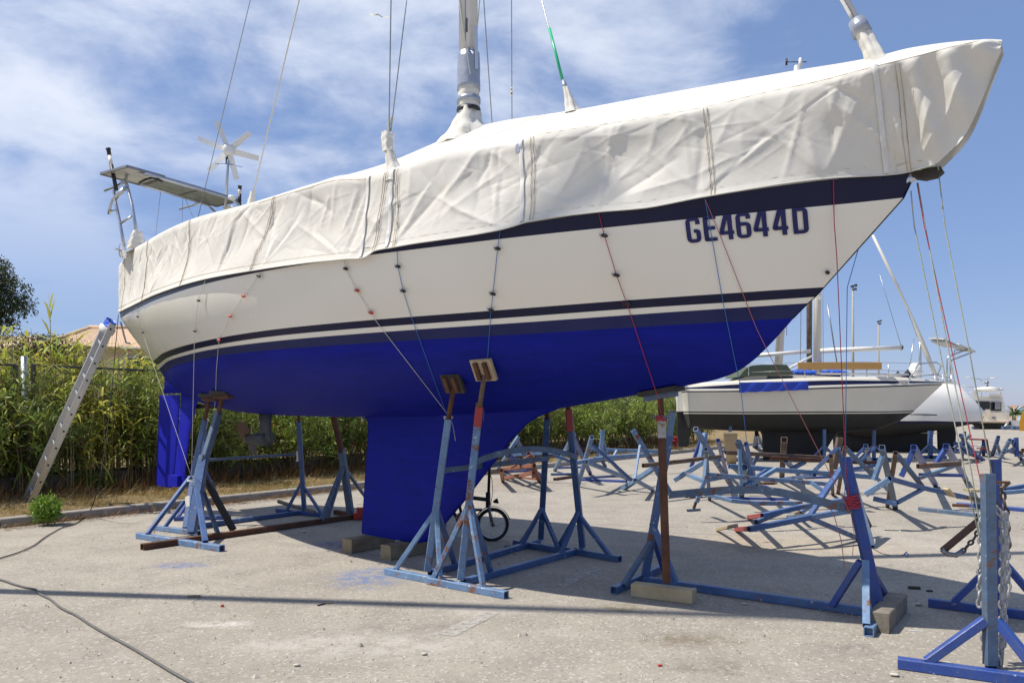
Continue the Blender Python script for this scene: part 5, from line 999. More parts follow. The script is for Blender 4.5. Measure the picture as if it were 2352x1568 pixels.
simple_stand('blue stand under the stern of the cream boat', (C12, (505, 870)), YB + .6, 0, .5, 'blue_mid'); simple_stand('blue stand under the middle of the cream boat', (C12, (1095, 890)), YB + .4, 0, .5, 'blue_mid'); simple_stand('blue stand under the bow of the cream boat', (C12, (1408, 895)), YB + 1.0, 0, .5, 'blue_mid'); simple_stand('blue stand by the rudder of the far yacht', (C12, (1762, 900)), YB + 2, 0, .5, 'blue_mid', w=.12)
solo('cloth', MB().sheet([[sx(560 + 435 * i / 16, 596 - 8 * i / 16 + (64 - 10 * i / 16) * j / 5 + 2 * math.sin(i * 2.1) * j / 5, -.12 - .02 * math.sin(i * 1.7 + j)) for j in range(6)] for i in range(17)], .01), MATS['tarp_royal'], tuple(sx(560, 600)), 'bright blue cloth hung over the gunwale of the cream boat', 'cloth')
solo('plank', MB().bar(sx(930, 492, .18), sx(1455, 492, .18), .05, .21, hollow=False), MATS['plank_yellow'], tuple(sx(930, 515, .18)), 'long yellow plank lashed to the stanchions of the cream boat', 'plank')
def crumple(name, label, sheet, Y, pts, mat, cat, depth=.5, seed=1):
    rs = random.Random(seed); P = []; n = len(pts)
    for j in range(7):
        v = j / 6; row = []
        for i in range(25):
            u = i / 24 * (n - 1); k = min(n - 2, int(u)); f = u - k; x = pts[k][0] * (1 - f) + pts[k + 1][0] * f; y0 = pts[k][1] * (1 - f) + pts[k + 1][1] * f; y1 = pts[k][2] * (1 - f) + pts[k + 1][2] * f
            X, Yp = sheet(x, y0 + (y1 - y0) * (1 - math.cos(v * math.pi)) / 2); q = at(X, Yp, Y - depth * math.sin(v * math.pi) * .5 + rs.uniform(-.05, .05)); row.append(q)
        P.append(row)
    m = MB(); m.grid(P, True, flip=True); m.grid([[p + V(0, depth * .9, -.02) for p in r] for r in P], True); return solo(name, m, MATS[mat], tuple(P[-1][0]), label, cat)
crumple('tarpaulin', 'crumpled bright blue tarpaulin at the foot of the cream boat mast', C12, YB + .9, [(903, 520, 540), (930, 508, 552), (980, 515, 558), (1045, 522, 545)], 'tarp_blue', 'tarpaulin', .6, 2); crumple('tarpaulin', 'blue tarpaulin heap forward of the cream boat mast', C12, YB + 1.0, [(1078, 520, 545), (1140, 512, 552), (1200, 516, 552), (1255, 535, 552)], 'tarp_blue', 'tarpaulin', .7, 3)
# the white yacht behind with its stern to the right
YC = 27.5
B3b = thing('sailing_boat', 'white sailing yacht with a black bottom and solar arch behind the cream boat', 'sailboat', tuple(g(*C12(1500, 1060))))
def sy(x, y, dy=0.0): X, Yp = C12(x, y); return at(X, Yp, YC + dy)
far_hull(B3b, YC + 1.4, C12, [[(1985, 792), (1860, 640), (1700, 608), (1300, 600), (800, 590)], [(1988, 800), (1940, 760), (1700, 700), (1300, 690), (800, 660)], [(1984, 812), (1925, 838), (1640, 835), (1300, 830), (850, 780)], [(1980, 820), (1920, 848), (1640, 852), (1300, 850), (870, 790)], [(1900, 850), (1830, 880), (1640, 905), (1300, 930), (950, 830)], [(1800, 870), (1700, 905), (1600, 930), (1350, 935), (1000, 840)]],
         interp([0, .12, .3, .6, .85, 1], [.75, 1.15, 1.4, 1.4, .8, .02]), [.85, 1.0, 1.0, .98, .5, .02], ([MATS['gel_white'], MATS['navy'], MATS['antifoul_black']], [0, 0, 1, 2, 2]))
prof(B3b, 'rudder', [(1815, 858), (1905, 845), (1925, 900), (1922, 1000), (1888, 1095), (1822, 1098)], 'antifoul_black', 1.3, .14, Y=YC); prof(B3b, 'keel', [(1180, 880), (1190, 1045), (1300, 1062), (1765, 1058), (1785, 900)], 'antifoul_black', 1.2, .5, Y=YC); prof(B3b, 'keel_line', [(1470, 904), (1810, 914), (1810, 918), (1470, 909)], 'gel_old', 1.15, .05, Y=YC)
prof(B3b, 'coachroof', [(1340, 610), (1380, 560), (1520, 545), (1700, 560), (1760, 600)], 'gel_white', .8, 1.2, Y=YC); crumple('boat_canopy', 'dark navy canvas canopy folded at the stern of the white yacht', C12, YC + 1, [(1530, 578, 590), (1575, 560, 590), (1620, 512, 588), (1660, 560, 588), (1700, 585, 590)], 'canvas_navy', 'canopy', .8, 5)
part('transom_cushion', MB().lathe(sy(1668, 520, 1.2), [(.1, -.3), (.22, -.15), (.22, .1), (.12, .28)], 12), MATS['gel_white'], B3b)
part('mast', MB().tube([sy(1002, 600, 1.4), sy(1001, 30, 1.4), sy(1000, -600, 1.4)], .10, 12), MATS['rust_grey'], B3b); part('furled_sail', MB().tube([sy(1800, 560, 1.2), sy(1740, 420, 1.2), sy(1690, 290, 1.2), sy(1650, 190, 1.2), sy(1545, -30, 1.2), sy(1400, -330, 1.2)], [.06, .09, .07, .04, .045, .05], 10), MATS['gel_old'], B3b)
for a, b, r in (((1700, 580), (1697, 300), .05), ((1620, 580), (1660, 320), .02), ((1680, 310), (1560, -20), .012), ((1660, 210), (1600, 80), .02)): part('backstay', MB().tube([sy(*a, 1.3), sy(*b, 1.3)], r, 6), MATS['steel'], B3b)
arch = part('solar_arch', MB().tube([sy(1868, 600, .9), sy(1868, 450, .9), sy(1880, 432, .9), sy(2015, 380, .9)], .03, 8).tube([sy(1890, 600, 1.6), sy(1888, 468, 1.6), sy(1900, 455, 1.6), sy(2030, 405, 1.6)], .03, 8).tube([sy(1912, 440, 1.2), sy(1915, 395, 1.2), sy(1960, 392, 1.2)], .02, 6), MATS['steel'], B3b)
for q in ((1846, 326, 1965, 378), (1858, 345, 1940, 380), (1945, 360, 2052, 408)):
    a, b = sy(q[0], q[1], .8), sy(q[2], q[3], .8); part('solar_panel', MB().prism([a, b, b + V(0, 1.0, .12), a + V(0, 1.0, .12)], (0, 0, .05)), MATS['solar_back'], arch)
part('gunwale', MB().tube([sy(1986, 794, .66), sy(1940, 737, .38), sy(1862, 643, .17), sy(1700, 610, .08)], .035, 8), MATS['steel_dull'], B3b); part('hull_stripe', MB().tube([sy(1978, 806, .55), sy(1925, 806, .2), sy(1800, 800, -.06), sy(1640, 796, -.08)], .022, 6), MATS['navy'], B3b)
part('stern_ladder', MB().tube([sy(1930, 715, .9), sy(1975, 770, .95)], .025, 6).tube([sy(1938, 700, 1.2), sy(1985, 760, 1.25)], .025, 6), MATS['steel'], B3b); part('outboard_motor', MB().lathe(sy(1888, 655, .6), [(.10, -.25), (.16, -.1), (.17, .1), (.08, .2)], 10), MATS['grey_paint'], B3b); part('life_raft', MB().box(sy(1868, 610, .9), (.35, .5, .22)), MATS['solar_back'], B3b); part('cockpit_winch', MB().lathe(sy(1800, 600, .7), [(.09, 0), (.07, .08), (.09, .16)], 10), MATS['steel_dull'], B3b)
for y in (560, 590, 620): part('push_rail', MB().tube([sy(1760, y - 20, .6), sy(1840, y, .7), sy(1895, y + 10, 1.2), sy(1880, y - 5, 1.9)], .02, 6), MATS['steel'], B3b)
for x in (1790, 1840, 1893): part('rail_post', MB().tube([sy(x, 545, .8), sy(x + 5, 680, .8)], .018, 6), MATS['steel'], B3b)
part('outlet', MB().lathe(sy(1872, 798, -.02), [(.05, -.05), (.055, 0)], 10, (V(1, 0, 0), V(0, 0, 1), V(0, -1, 0))), MATS['rope_pink'], B3b)
TN = crumple('dinghy', 'small white tender hanging behind the white yacht', C13, 33, [(235, 1030, 1050), (265, 1010, 1090), (310, 1015, 1095), (345, 1040, 1070)], 'gel_white', 'dinghy', .8, 8)
BMt = thing('bare_mast', 'pale mast with a wind vane showing above the cover and behind the blue bow', 'mast', tuple(g(1785, 1010))); mtop = at(1831, 150, 36)
part('spar', MB().tube([at(1782, 935, 36), at(1831, 152, 36)], [.19, .15], 14), MATS['mast_alloy'], BMt); part('wind_vane', MB().tube([mtop + V(-.5, 0, .15), mtop + V(.45, 0, .15)], .02, 6).tube([mtop + V(-.5, 0, .0), mtop + V(-.5, 0, .3)], .05, 6), MATS['black_plastic'], BMt); part('masthead_light', MB().lathe(mtop + V(.15, 0, 0), [(.08, -.1), (.1, .1), (.08, .3), (.02, .36)], 10), MATS['gel_white'], BMt)
# motor yacht, seen from astern
YM = 66.0
MY = thing('motor_yacht', 'cream flybridge motor yacht seen from astern on the far hardstanding', 'motor yacht', tuple(g(*C13(540, 1290))))
def sm(x, y, dy=0): X, Yp = C13(x, y); return at(X, Yp, YM + dy)
def mprism(name, pts, mat, dy, th, lab=None): return part(name, MB().prism([sm(*p, dy) for p in pts][::-1], (th * .618, th, 0)), MATS[mat], MY, lab)
mprism('hull', [(320, 1062), (330, 1120), (345, 1152), (722, 1156), (745, 1130), (752, 1035), (700, 1040), (345, 1045)], 'gel_cream', 0, 12); mprism('bottom', [(350, 1154), (385, 1190), (480, 1200), (500, 1225), (575, 1225), (590, 1200), (690, 1190), (715, 1158)], 'teal_dark', .3, 11); mprism('keel_skid', [(518, 1225), (518, 1292), (562, 1292), (562, 1225)], 'canvas_navy', 2, 6)
mprism('saloon', [(355, 1040), (365, 915), (385, 895), (680, 900), (705, 965), (708, 1040)], 'gel_cream', 1.5, 8); mprism('saloon_door', [(392, 925), (548, 928), (548, 1022), (400, 1020)], 'dark_glass', 1.4, .08); mprism('saloon_door', [(557, 932), (668, 935), (668, 1028), (557, 1026)], 'dark_glass', 1.4, .08); mprism('ladder', [(600, 935), (660, 935), (660, 1010), (600, 1010)], 'steel_dull', 1.2, .05)
mprism('flybridge', [(372, 895), (382, 822), (392, 818), (415, 872), (640, 878), (652, 820), (668, 824), (690, 900)], 'gel_cream', 1.6, 7); mprism('seat', [(540, 845), (645, 848), (645, 876), (540, 874)], 'white_gloss', 1.5, 1.2); mprism('top_rail', [(385, 820), (665, 824), (665, 830), (385, 827)], 'gel_cream', 1.4, .15)
part('radar_mast', MB().tube([sm(500, 808, 4), sm(515, 740, 4)], .1, 8).tube([sm(538, 808, 4), sm(515, 740, 4)], .06, 8).lathe(sm(515, 735, 4), [(.1, -.15), (.2, 0), (.1, .2)], 10), MATS['steel_dull'], MY); part('radome', MB().lathe(sm(515, 803, 4), [(.3, -.15), (1.0, -.1), (1.0, .15), (.3, .25)], 14), MATS['gel_white'], MY); part('radome', MB().lathe(sm(600, 806, 4), [(.2, -.1), (.7, -.05), (.6, .15)], 14), MATS['gel_white'], MY)
mprism('passerelle', [(497, 1010), (550, 1010), (548, 1075), (515, 1075), (500, 1050)], 'gel_cream', -.6, .5); mprism('hatch', [(450, 1088), (484, 1088), (484, 1100), (450, 1100)], 'teal_dark', -.06, .05); mprism('hatch', [(575, 1090), (610, 1092), (610, 1104), (575, 1103)], 'teal_dark', -.06, .05); mprism('swim_platform', [(325, 1125), (745, 1132), (742, 1146), (332, 1140)], 'gel_cream', -1.2, 1.5)
def far_stand(label, x0, x1, yt, yb, Y):
    s = thing('boat_stand', label, 'boat stand', tuple(g(*C13((x0 + x1) / 2, yb))), 'stands under the motor yacht'); f = lambda x, y: at(*C13(x, y), Y); xm = (x0 + x1) / 2
    part('post', MB().bar(f(xm, yb), f(xm, yt), .3), MATS['blue_mid'], s); part('brace', MB().bar(f(x0, yb), f(xm, (yt + yb) / 2), .2), MATS['blue_mid'], s); part('brace', MB().bar(f(x1, yb), f(xm, (yt + yb) / 2), .2), MATS['blue_mid'], s)
far_stand('blue stand at the port side of the motor yacht', 355, 412, 1190, 1285, 66); far_stand('dark stand at the starboard side of the motor yacht', 655, 735, 1185, 1292, 64); far_stand('dark stand by the white van', 760, 830, 1185, 1285, 63); far_stand('dark stand at the edge of the white van', 825, 885, 1185, 1285, 63)
# vehicles and buildings far right
def sb(x, y, Y): return at(*C13(x, y), Y)
def car(label, name, cat, x0, x1, yt, yb, Y, mat, van=False):
    t = thing(name, label, cat, tuple(g(*C13((x0 + x1) / 2, yb))), None); a = sb(x0, yb, Y); b = sb(x1, yt, Y); w = b.x - a.x; h = b.z - a.z; o = V(a.x, Y, a.z)
    pr = [(0, .15), (0, .55), (.06, .62), (.2, .95), (.28, 1), (.98, 1), (1, .9), (1, .15)] if van else [(0, .2), (0, .55), (.2, .62), (.33, .97), (.4, 1), (.7, 1), (.85, .65), (1, .58), (1, .2)]
    part('body', MB().prism([o + V(u * w, 0, v * h) for u, v in pr][::-1], (0, 1.8, 0)), MATS[mat], t); wp = [(.16, .62), (.24, .9), (.36, .9), (.36, .62)] if van else [(.25, .64), (.36, .93), (.68, .93), (.8, .66)]
    part('window', MB().prism([o + V(u * w, -.02, v * h) for u, v in wp][::-1], (0, 1.84, 0)), MATS['dark_glass'], t)
    for u in (.2, .8): part('wheel', MB().lathe(o + V(u * w, -.03, .16 * h), [(.17 * h, -.1), (.17 * h, .05), (.1 * h, .06)], 14, (V(1, 0, 0), V(0, 0, 1), V(0, -1, 0))), MATS['rubber'], t)
car('white van parked behind the motor yacht', 'parked_van', 'van', 712, 872, 1125, 1262, 78, 'white_gloss', True); car('silver blue car parked left of the motor yacht', 'parked_car', 'car', 185, 282, 1158, 1218, 95, 'steel_dull')
def block_house(name, label, x0, x1, yt, Y, mat, wins=(), roof=None, depth=15, sheet=C13):
    f = lambda x, y: at(*sheet(x, y), Y); a = f(x0, yt); b = f(x1, yt); n_ = Vector((a.x, Y, 0)).normalized(); w_ = V(n_.y, -n_.x, 0); W_ = (b.x - a.x) * n_.y; o_ = V(a.x, Y, 0)     # built square to the line of sight
    q_ = lambda u, v, z: o_ + w_ * u + n_ * v + V(0, 0, z); t = thing(name, label, 'building', tuple(o_)); ax = (w_, n_, V(0, 0, 1)); part('wall', MB().box(q_(W_ / 2, depth / 2, a.z / 2), (W_, depth, a.z), ax=ax), MATS[mat], t)
    for (wx0, wy0, wx1, wy1, m_) in wins:
        p, q = f(wx0, wy0), f(wx1, wy1); um = ((p.x + q.x) / 2 - a.x) * n_.y; ww = (q.x - p.x) * n_.y; zm = (p.z + q.z) / 2; hh_ = p.z - q.z
        w = part('window', MB().box(q_(um, -.02, zm), (ww, .12, hh_), ax=ax), MATS['gel_white'], t); part('pane', MB().box(q_(um, -.05, zm), (ww * .8, .12, hh_ * .84), ax=ax), MATS[m_], w)
    if roof:
        o = .4; part('roof', MB().add([q_(-o, -o, a.z + .02), q_(W_ + o, -o, a.z + .02), q_(W_ + o, depth + o, a.z + .02), q_(-o, depth + o, a.z + .02), q_(W_ * .3, depth / 2, a.z + roof), q_(W_ * .7, depth / 2, a.z + roof)], [(0, 1, 5, 4), (1, 2, 5), (2, 3, 4, 5), (3, 0, 4), (3, 2, 1, 0)]), MATS['roof_clay'], t)
    return t
mk('roof_clay', (.54, .39, .27), (.44, .30, .19), 6, .85, bmp=.4, bscale=8); mk('peach_wall', (.62, .42, .30), (.56, .37, .26), 2, .9); mk('aqua_wall', (.46, .66, .76), (.42, .61, .72), 2, .9); mk('cream_wall', (.70, .60, .42), (.62, .52, .36), 1.5, .9); mk('white_wall', (.78, .77, .75), (.72, .71, .69), 1.5, .9); mk('maroon', (.10, .02, .02), None, 3, .5); mk('orange_tarp', (.75, .36, .02), (.7, .3, .02), 3, .6); mk('lamp_post', (.34, .32, .29), (.27, .26, .24), 3, .6, rand=True); mk('palm', (.06, .10, .03), (.09, .13, .04), 3, .8)
block_house('building', 'peach rendered building at the far right behind the motor yacht', 755, 1010, 968, 130, 'peach_wall', [(800, 1000, 830, 1040, 'dark_glass'), (860, 1000, 885, 1040, 'dark_glass')]); block_house('building', 'pale aqua building at the right edge beyond the van', 838, 1000, 980, 115, 'aqua_wall', [(868, 1030, 890, 1060, 'dark_glass'), (875, 985, 895, 1000, 'white_wall')]); block_house('building', 'low cream building far behind the motor yacht', 300, 345, 992, 190, 'cream_wall', [(308, 1005, 318, 1030, 'dark_glass')])
solo('covered_boat', MB().prism([sb(x, y, 60) for x, y in ((858, 1238), (856, 1150), (872, 1070), (900, 1045), (1010, 1040), (1010, 1238))][::-1], (2.65, 4, 0)), MATS['orange_tarp'], tuple(g(*C13(900, 1250))), 'orange yellow tarpaulin over a small boat at the right edge', 'boat')
def lamp(label, x, yt, arms, Y, group='double arm street lamps'):
    f = lambda a, b: at(*C13(a, b), Y); b = f(x, yt); t = thing('street_lamp', label, 'street lamp', (b.x, Y, 0), group); part('pole', MB().tube([V(b.x, Y, 0), b], [.14, .07], 8), MATS['lamp_post'], t)
    for ax, ay in arms:
        part('arm', MB().tube([b, f(ax, ay)], .06, 6), MATS['lamp_post'], t); e = f(ax, ay); d = (e - b).normalized(); part('lamp_head', MB().tube([e - d * .6, e + d * .1, e + d * 1.0], [.12, .2, .08], 8, flat=.5), MATS['gel_cream'], t)
lamp('nearest double arm street lamp behind the motor yacht', 460, 700, ((345, 680), (580, 684)), 150); lamp('second double arm street lamp in the row', 400, 786, ((300, 768), (500, 775)), 190); lamp('third double arm street lamp in the row', 302, 838, ((268, 826), (345, 832)), 230)
def flood(label, cx, cyt, Y):
    X, Yp = C14(cx, cyt); b = at(X, Yp, Y); t = thing('floodlight_mast', label, 'floodlight mast', (b.x, Y, 0), 'floodlight masts'); part('pole', MB().tube([V(b.x, Y, 0), b], [.16, .10], 8), MATS['lamp_post'], t)
    for k, (dx, dz) in enumerate(((-.1, .2), (.22, .32), (.2, -.05))): part('floodlight', MB().box(b + V(dx, -.1, dz), (.26, .2, .22), .4 * k), MATS['grey_paint'], t)
flood('taller floodlight mast behind the yellow plank', 1025, 215, 76); flood('shorter floodlight mast by the boom end', 1427, 755, 106)
rsf = random.Random(4); m = MB(); pc0 = at(*C13(800, 1060), 110)
for k in range(46):
    an = rsf.uniform(0, 6.28); el = rsf.uniform(-.2, 1.2); L = rsf.uniform(1.6, 2.8); d = V(math.cos(an) * math.cos(el), math.sin(an) * math.cos(el), math.sin(el)); P = [[pc0 + d * (L * i / 5) + V(0, 0, -.35 * (i / 5)**2 * L) + d.orthogonal().normalized() * (.16 * s * math.sin(math.pi * (.1 + .85 * i / 5))) for s in (-1, 1)] for i in range(6)]; m.grid(P)
PT = thing('palm_tree', 'small palm in front of the peach building', 'palm', (pc0.x, pc0.y, 0)); part('crown', m, MATS['palm'], PT); part('trunk', MB().tube([V(pc0.x, pc0.y, 0), pc0], .25, 8), MATS['timber'], PT)
# behind the shrubs: white building and a parked car
block_house('building', 'white building with maroon windows glimpsed above the shrubs', 930, 1900, -80, 75, 'white_wall', [(1010, 60, 1060, 110, 'maroon'), (1290, 40, 1410, 80, 'maroon'), (1622, 58, 1682, 98, 'maroon'), (1130, 60, 1190, 105, 'maroon'), (1500, 50, 1560, 90, 'maroon'), (1770, 50, 1830, 95, 'maroon')], 1.8, sheet=C8)
solo('hydrant', MB().lathe(g(1552, 1034), [(.10, 0), (.10, .05), (.065, .08), (.065, .42), (.09, .44), (.09, .50), (.05, .55), (.02, .57)], 14).tube([g(1552, 1034) + V(-.16, -.02, .36), g(1552, 1034) + V(.16, -.02, .36)], .045, 10), MATS['hydrant_red'], tuple(g(1552, 1034)), 'red fire hydrant at the kerb by the far rudder', 'hydrant')

# ================================================================ planting, fence, house and ladder at the left
def leaf_mat(name, c1, c2, trans=.25):
    m, nt, b = nodes(name); oi = nt.nodes.new('ShaderNodeObjectInfo'); geo = nt.nodes.new('ShaderNodeNewGeometry')
    col = mix(nt, ramp(nt, geo.outputs['Random Per Island'], 0, 1), c1, c2); nt.links.new(col, b.inputs['Base Color']); b.inputs['Roughness'].default_value = .5; b.inputs['Specular IOR Level'].default_value = .35
    t = nt.nodes.new('ShaderNodeBsdfTranslucent'); nt.links.new(mix(nt, .5, col, (.25, .30, .04)), t.inputs[0]); mx = nt.nodes.new('ShaderNodeMixShader'); mx.inputs[0].default_value = trans
    o = nt.nodes['Material Output']; nt.links.new(b.outputs[0], mx.inputs[1]); nt.links.new(t.outputs[0], mx.inputs[2]); nt.links.new(mx.outputs[0], o.inputs[0]); MATS[name] = m; return m
leaf_mat('oleander', (.10, .15, .028), (.27, .30, .075)); leaf_mat('oleander_dark', (.075, .12, .025), (.20, .235, .055)); leaf_mat('shrub_lime', (.17, .26, .04), (.32, .38, .08)); leaf_mat('reed_leaf', (.42, .44, .06), (.68, .56, .11), .45); leaf_mat('reed_green', (.24, .36, .05), (.44, .50, .09), .45); leaf_mat('tree_leaf', (.022, .038, .014), (.05, .07, .025), .15); leaf_mat('dark_hedge', (.012, .022, .009), (.028, .042, .016), .1); leaf_mat('straw', (.30, .19, .075), (.46, .34, .16), .2); leaf_mat('dry_stalk', (.20, .09, .03), (.36, .19, .07), .1); leaf_mat('herb', (.13, .25, .03), (.24, .38, .05)); leaf_mat('flower', (.55, .03, .05), (.60, .06, .09), .3)
mk('twig', (.11, .075, .045), (.16, .12, .08), 6, .9); mk('fence_steel', (.06, .055, .05), (.10, .09, .08), 6, .7, rust=.25); mk('fence_wire', (.13, .125, .115), None, 6, .6); mk('bark', (.09, .07, .05), (.14, .11, .085), 6, .95, bmp=.6, bscale=15)
def leaves(base, dirs, ln, wd, droop=.15, rs=None):
    """numpy arrays -> verts and quad index of lance shaped leaves (2 quads folded along the midrib)"""
    n = len(base); d = dirs / np.linalg.norm(dirs, axis=1, keepdims=True); rv = rs.normal(size=(n, 3)); s = np.cross(d, rv); s /= np.linalg.norm(s, axis=1, keepdims=True) + 1e-9
    L = ln[:, None]; W = wd[:, None]; dz = np.zeros((n, 3)); dz[:, 2] = -1
    p0 = base; p1 = base + d * L * .5 + s * W * .5 + dz * L * droop * .25; p2 = base + d * L + dz * L * droop; p3 = base + d * L * .5 - s * W * .5 + dz * L * droop * .25
    v = np.stack([p0, p1, p2, p3], axis=1).reshape(-1, 3); return v, np.arange(4 * n)
def shrub(label, base, h, r, seed, mat, n_stems=26, per=210, ln=(.11, .19), wd=.028, flowers=0, group='oleander shrubs along the fence', name='oleander_shrub', cat='shrub', low=.30):
    rs = np.random.RandomState(seed); base = Vector(base); t = thing(name, label, cat, tuple(base), group); st = MB(); LB, LD = [], []
    for k in range(n_stems):
        a = rs.uniform(0, 2 * np.pi); rr = r * math.sqrt(rs.rand()); top = np.array([math.cos(a) * rr, math.sin(a) * rr, h * rs.uniform(.62, 1.05) * (1 - .25 * (rr / r)**2)]); b0 = np.array([math.cos(a) * rr * .25, math.sin(a) * rr * .25, 0]); mid = (b0 + top) / 2 + np.array([math.cos(a), math.sin(a), 0]) * r * .08
        P = [b0 * (1 - u)**2 + 2 * mid * u * (1 - u) + top * u * u for u in np.linspace(0, 1, 6)]
        st.tube([base + Vector(p) for p in P], [.016, .014, .012, .010, .007, .004], 5, caps=False)
        tw = [(P[-1], 1.0)]
        for j in range(9):
            u = rs.uniform(low, .97); q = b0 * (1 - u)**2 + 2 * mid * u * (1 - u) + top * u * u; e = q + np.append(rs.normal(size=2) * r * .24, abs(rs.normal()) * .22 * min(1, h / 1.5)); tw.append((e, .8)); st.tube([base + Vector(q), base + Vector(e)], [.006, .003], 4, caps=False)
        m_ = per // len(tw)
        for e, sc in tw:
            o = e + rs.normal(size=(m_, 3)) * np.array([.06, .06, .09]) * min(1, .45 + h / 3); dd = rs.normal(size=(m_, 3)) * .75; dd[:, 2] += .55; LB.append(o); LD.append(dd)
    B = np.concatenate(LB); D = np.concatenate(LD); n = len(B); v, idx = leaves(B, D, rs.uniform(ln[0], ln[1], n), np.full(n, wd) * rs.uniform(.8, 1.2, n), .12, rs)
    o = bpy.data.objects.new('foliage', big_mesh('foliage', v, 4, idx, MATS[mat])); link(o, t); o['kind'] = 'stuff'; part('stems', st, MATS['twig'], t, kind='stuff')
    if flowers:
        c = B[rs.choice(n, flowers)] ; F = np.repeat(c, 12, axis=0) + rs.normal(size=(flowers * 12, 3)) * .035; v, idx = leaves(F, rs.normal(size=F.shape), np.full(len(F), .045), np.full(len(F), .035), 0, rs); o = bpy.data.objects.new('flowers', big_mesh('flowers', v, 4, idx, MATS['flower'])); link(o, t); o['kind'] = 'stuff'
    return t
WHERE = ['left of the aluminium ladder', 'behind the foot of the ladder', 'just right of the ladder', 'between the ladder and the rudder', 'behind the blue rudder', 'behind the stern stands', 'beneath the sail drive', 'right of the sail drive', 'behind the far stern stand post', 'behind the aft edge of the keel', 'hidden behind the keel', 'behind the keel leading edge', 'behind the far keel stands', 'by the red trestle', 'left of the rusty prop', 'right of the rusty prop', 'near the fire hydrant', 'behind the cream boat rudder', 'far along the fence', 'farthest along the fence']
k = 0
for i in range(20):
    a = -1.6 + i * 1.62 + rnd.uniform(-.2, .2); d = (2.75 if i < 4 else 2.2) + rnd.uniform(-.3, .3); h = rnd.uniform(1.75, 2.15) if i < 11 else rnd.uniform(2.0, 2.6)
    if i in (17, 18, 19): h *= .8
    shrub('green oleander shrub %s' % WHERE[i], kp(a, d, .12), h, rnd.uniform(.85, 1.0) if i < 4 else rnd.uniform(.95, 1.2), 100 + i, ('oleander', 'shrub_lime', 'oleander_dark', 'oleander')[i % 4], flowers=(16 if i in (5, 6, 7, 8, 12) else 0), n_stems=26 if i < 12 else 24, per=(200 if i < 4 else 260) if i < 12 else 240)
for i, (x, y, dy, h, lab) in enumerate(((1440, 1052, 1.5, 2.2, 'lime green shrub glowing in the sun right of the keel'), (1530, 1040, 1.2, 2.3, 'lime green shrub beside the stern of the cream boat'), (1365, 1056, 2.0, 1.9, 'sparse lime shrub behind the upturned stand'))):
    p = g(x, y); shrub(lab, p + KN * dy + V(0, 0, .1), h, 1.25, 300 + i, 'shrub_lime', 22, 220, group='lime green shrubs')
for i, (x, y, h, r, lab) in enumerate(((108, 1188, .19, .13, 'bright green herb tuft at the kerb beside the ladder'), (200, 1128, .24, .16, 'small green tuft under the oleander right of the ladder'), (238, 1125, .2, .14, 'small green tuft in front of the fence wall'), (75, 1120, .22, .15, 'small green tuft left of the ladder foot'), (520, 1072, .5, .35, 'green tuft under the shrubs behind the stern stand'), (905, 1065, .3, .2, 'green tuft by the kerb behind the keel'))):
    p = g(x, y, .1); shrub(lab, p, h, r, 400 + i, 'herb', 26, 130, (.05, .09), .018, 0, 'small green tufts on the verge', 'green_tuft', 'plant', .1)
def reeds(label, a0, a1, d0, d1, n, hmin, hmax, seed):
    rs = np.random.RandomState(seed); base = kp((a0 + a1) / 2, d0, .12); t = thing('reed_clump', label, 'reeds', tuple(base), 'reeds behind the fence'); st = MB(); V_, I_, mi = [], [], []; off = 0; arr = {0: [], 1: []}
    for k in range(n):
        p = kp(rs.uniform(a0, a1), rs.uniform(d0, d1), .1) - base; h = rs.uniform(hmin, hmax); lean = rs.normal(size=2) * .06 * h; P = [p + V(lean[0] * u * u, lean[1] * u * u, h * u) for u in (0, .35, .7, 1)]
        st.tube([base + q for q in P], [.010, .009, .007, .003], 4, caps=False); yl = 0 if rs.rand() < .6 else 1
        for j in range(rs.randint(9, 15)):
            u = rs.uniform(.22, 1.0); q = p + V(lean[0] * u * u, lean[1] * u * u, h * u); an = rs.uniform(0, 6.28); L = rs.uniform(.4, .85); w = rs.uniform(.015, .030); hd = np.array([math.cos(an), math.sin(an), 0]); sd = np.array([-math.sin(an), math.cos(an), 0]); up0 = rs.uniform(.5, 1.5); pts = []
            for i2 in range(5):
                x = i2 / 4; c = np.array(q) + hd * L * x * .8 + np.array([0, 0, L * (up0 * .6 * x - .75 * x * x)]); ww = w * (1 - x)**.6 if i2 < 4 else .001; pts += [c - sd * ww, c + sd * ww]
            arr[yl].append(np.array(pts))
    for yl, mt in ((0, 'reed_leaf'), (1, 'reed_green')):
        A = np.concatenate(arr[yl]); nb_ = len(arr[yl]); q0 = np.array([[0, 1, 3, 2], [2, 3, 5, 4], [4, 5, 7, 6], [6, 7, 9, 8]]).ravel(); idx = (np.arange(nb_)[:, None] * 10 + q0[None]).ravel(); o = bpy.data.objects.new('blades', big_mesh('blades', A, 4, idx, MATS[mt])); link(o, t); o['kind'] = 'stuff'
    part('canes', st, MATS['straw'], t, kind='stuff')
reeds('tall yellow green reeds behind the fence at the left edge', -2.2, .9, 3.3, 5.2, 140, 1.9, 2.85, 1); reeds('yellow reeds behind the fence where the ladder crosses', .9, 3.0, 3.3, 5.0, 150, 1.9, 2.9, 2); reeds('yellow reeds behind the fence below the transom', 3.0, 5.4, 3.3, 5.0, 150, 1.9, 2.85, 3); reeds('pale reeds low behind the shrubs under the stern', 5.4, 12, 3.5, 5.0, 110, 1.3, 2.0, 4)
reeds('tall reeds behind the shrubs at the middle of the fence', 12, 22, 3.6, 5.5, 110, 1.4, 2.2, 5)
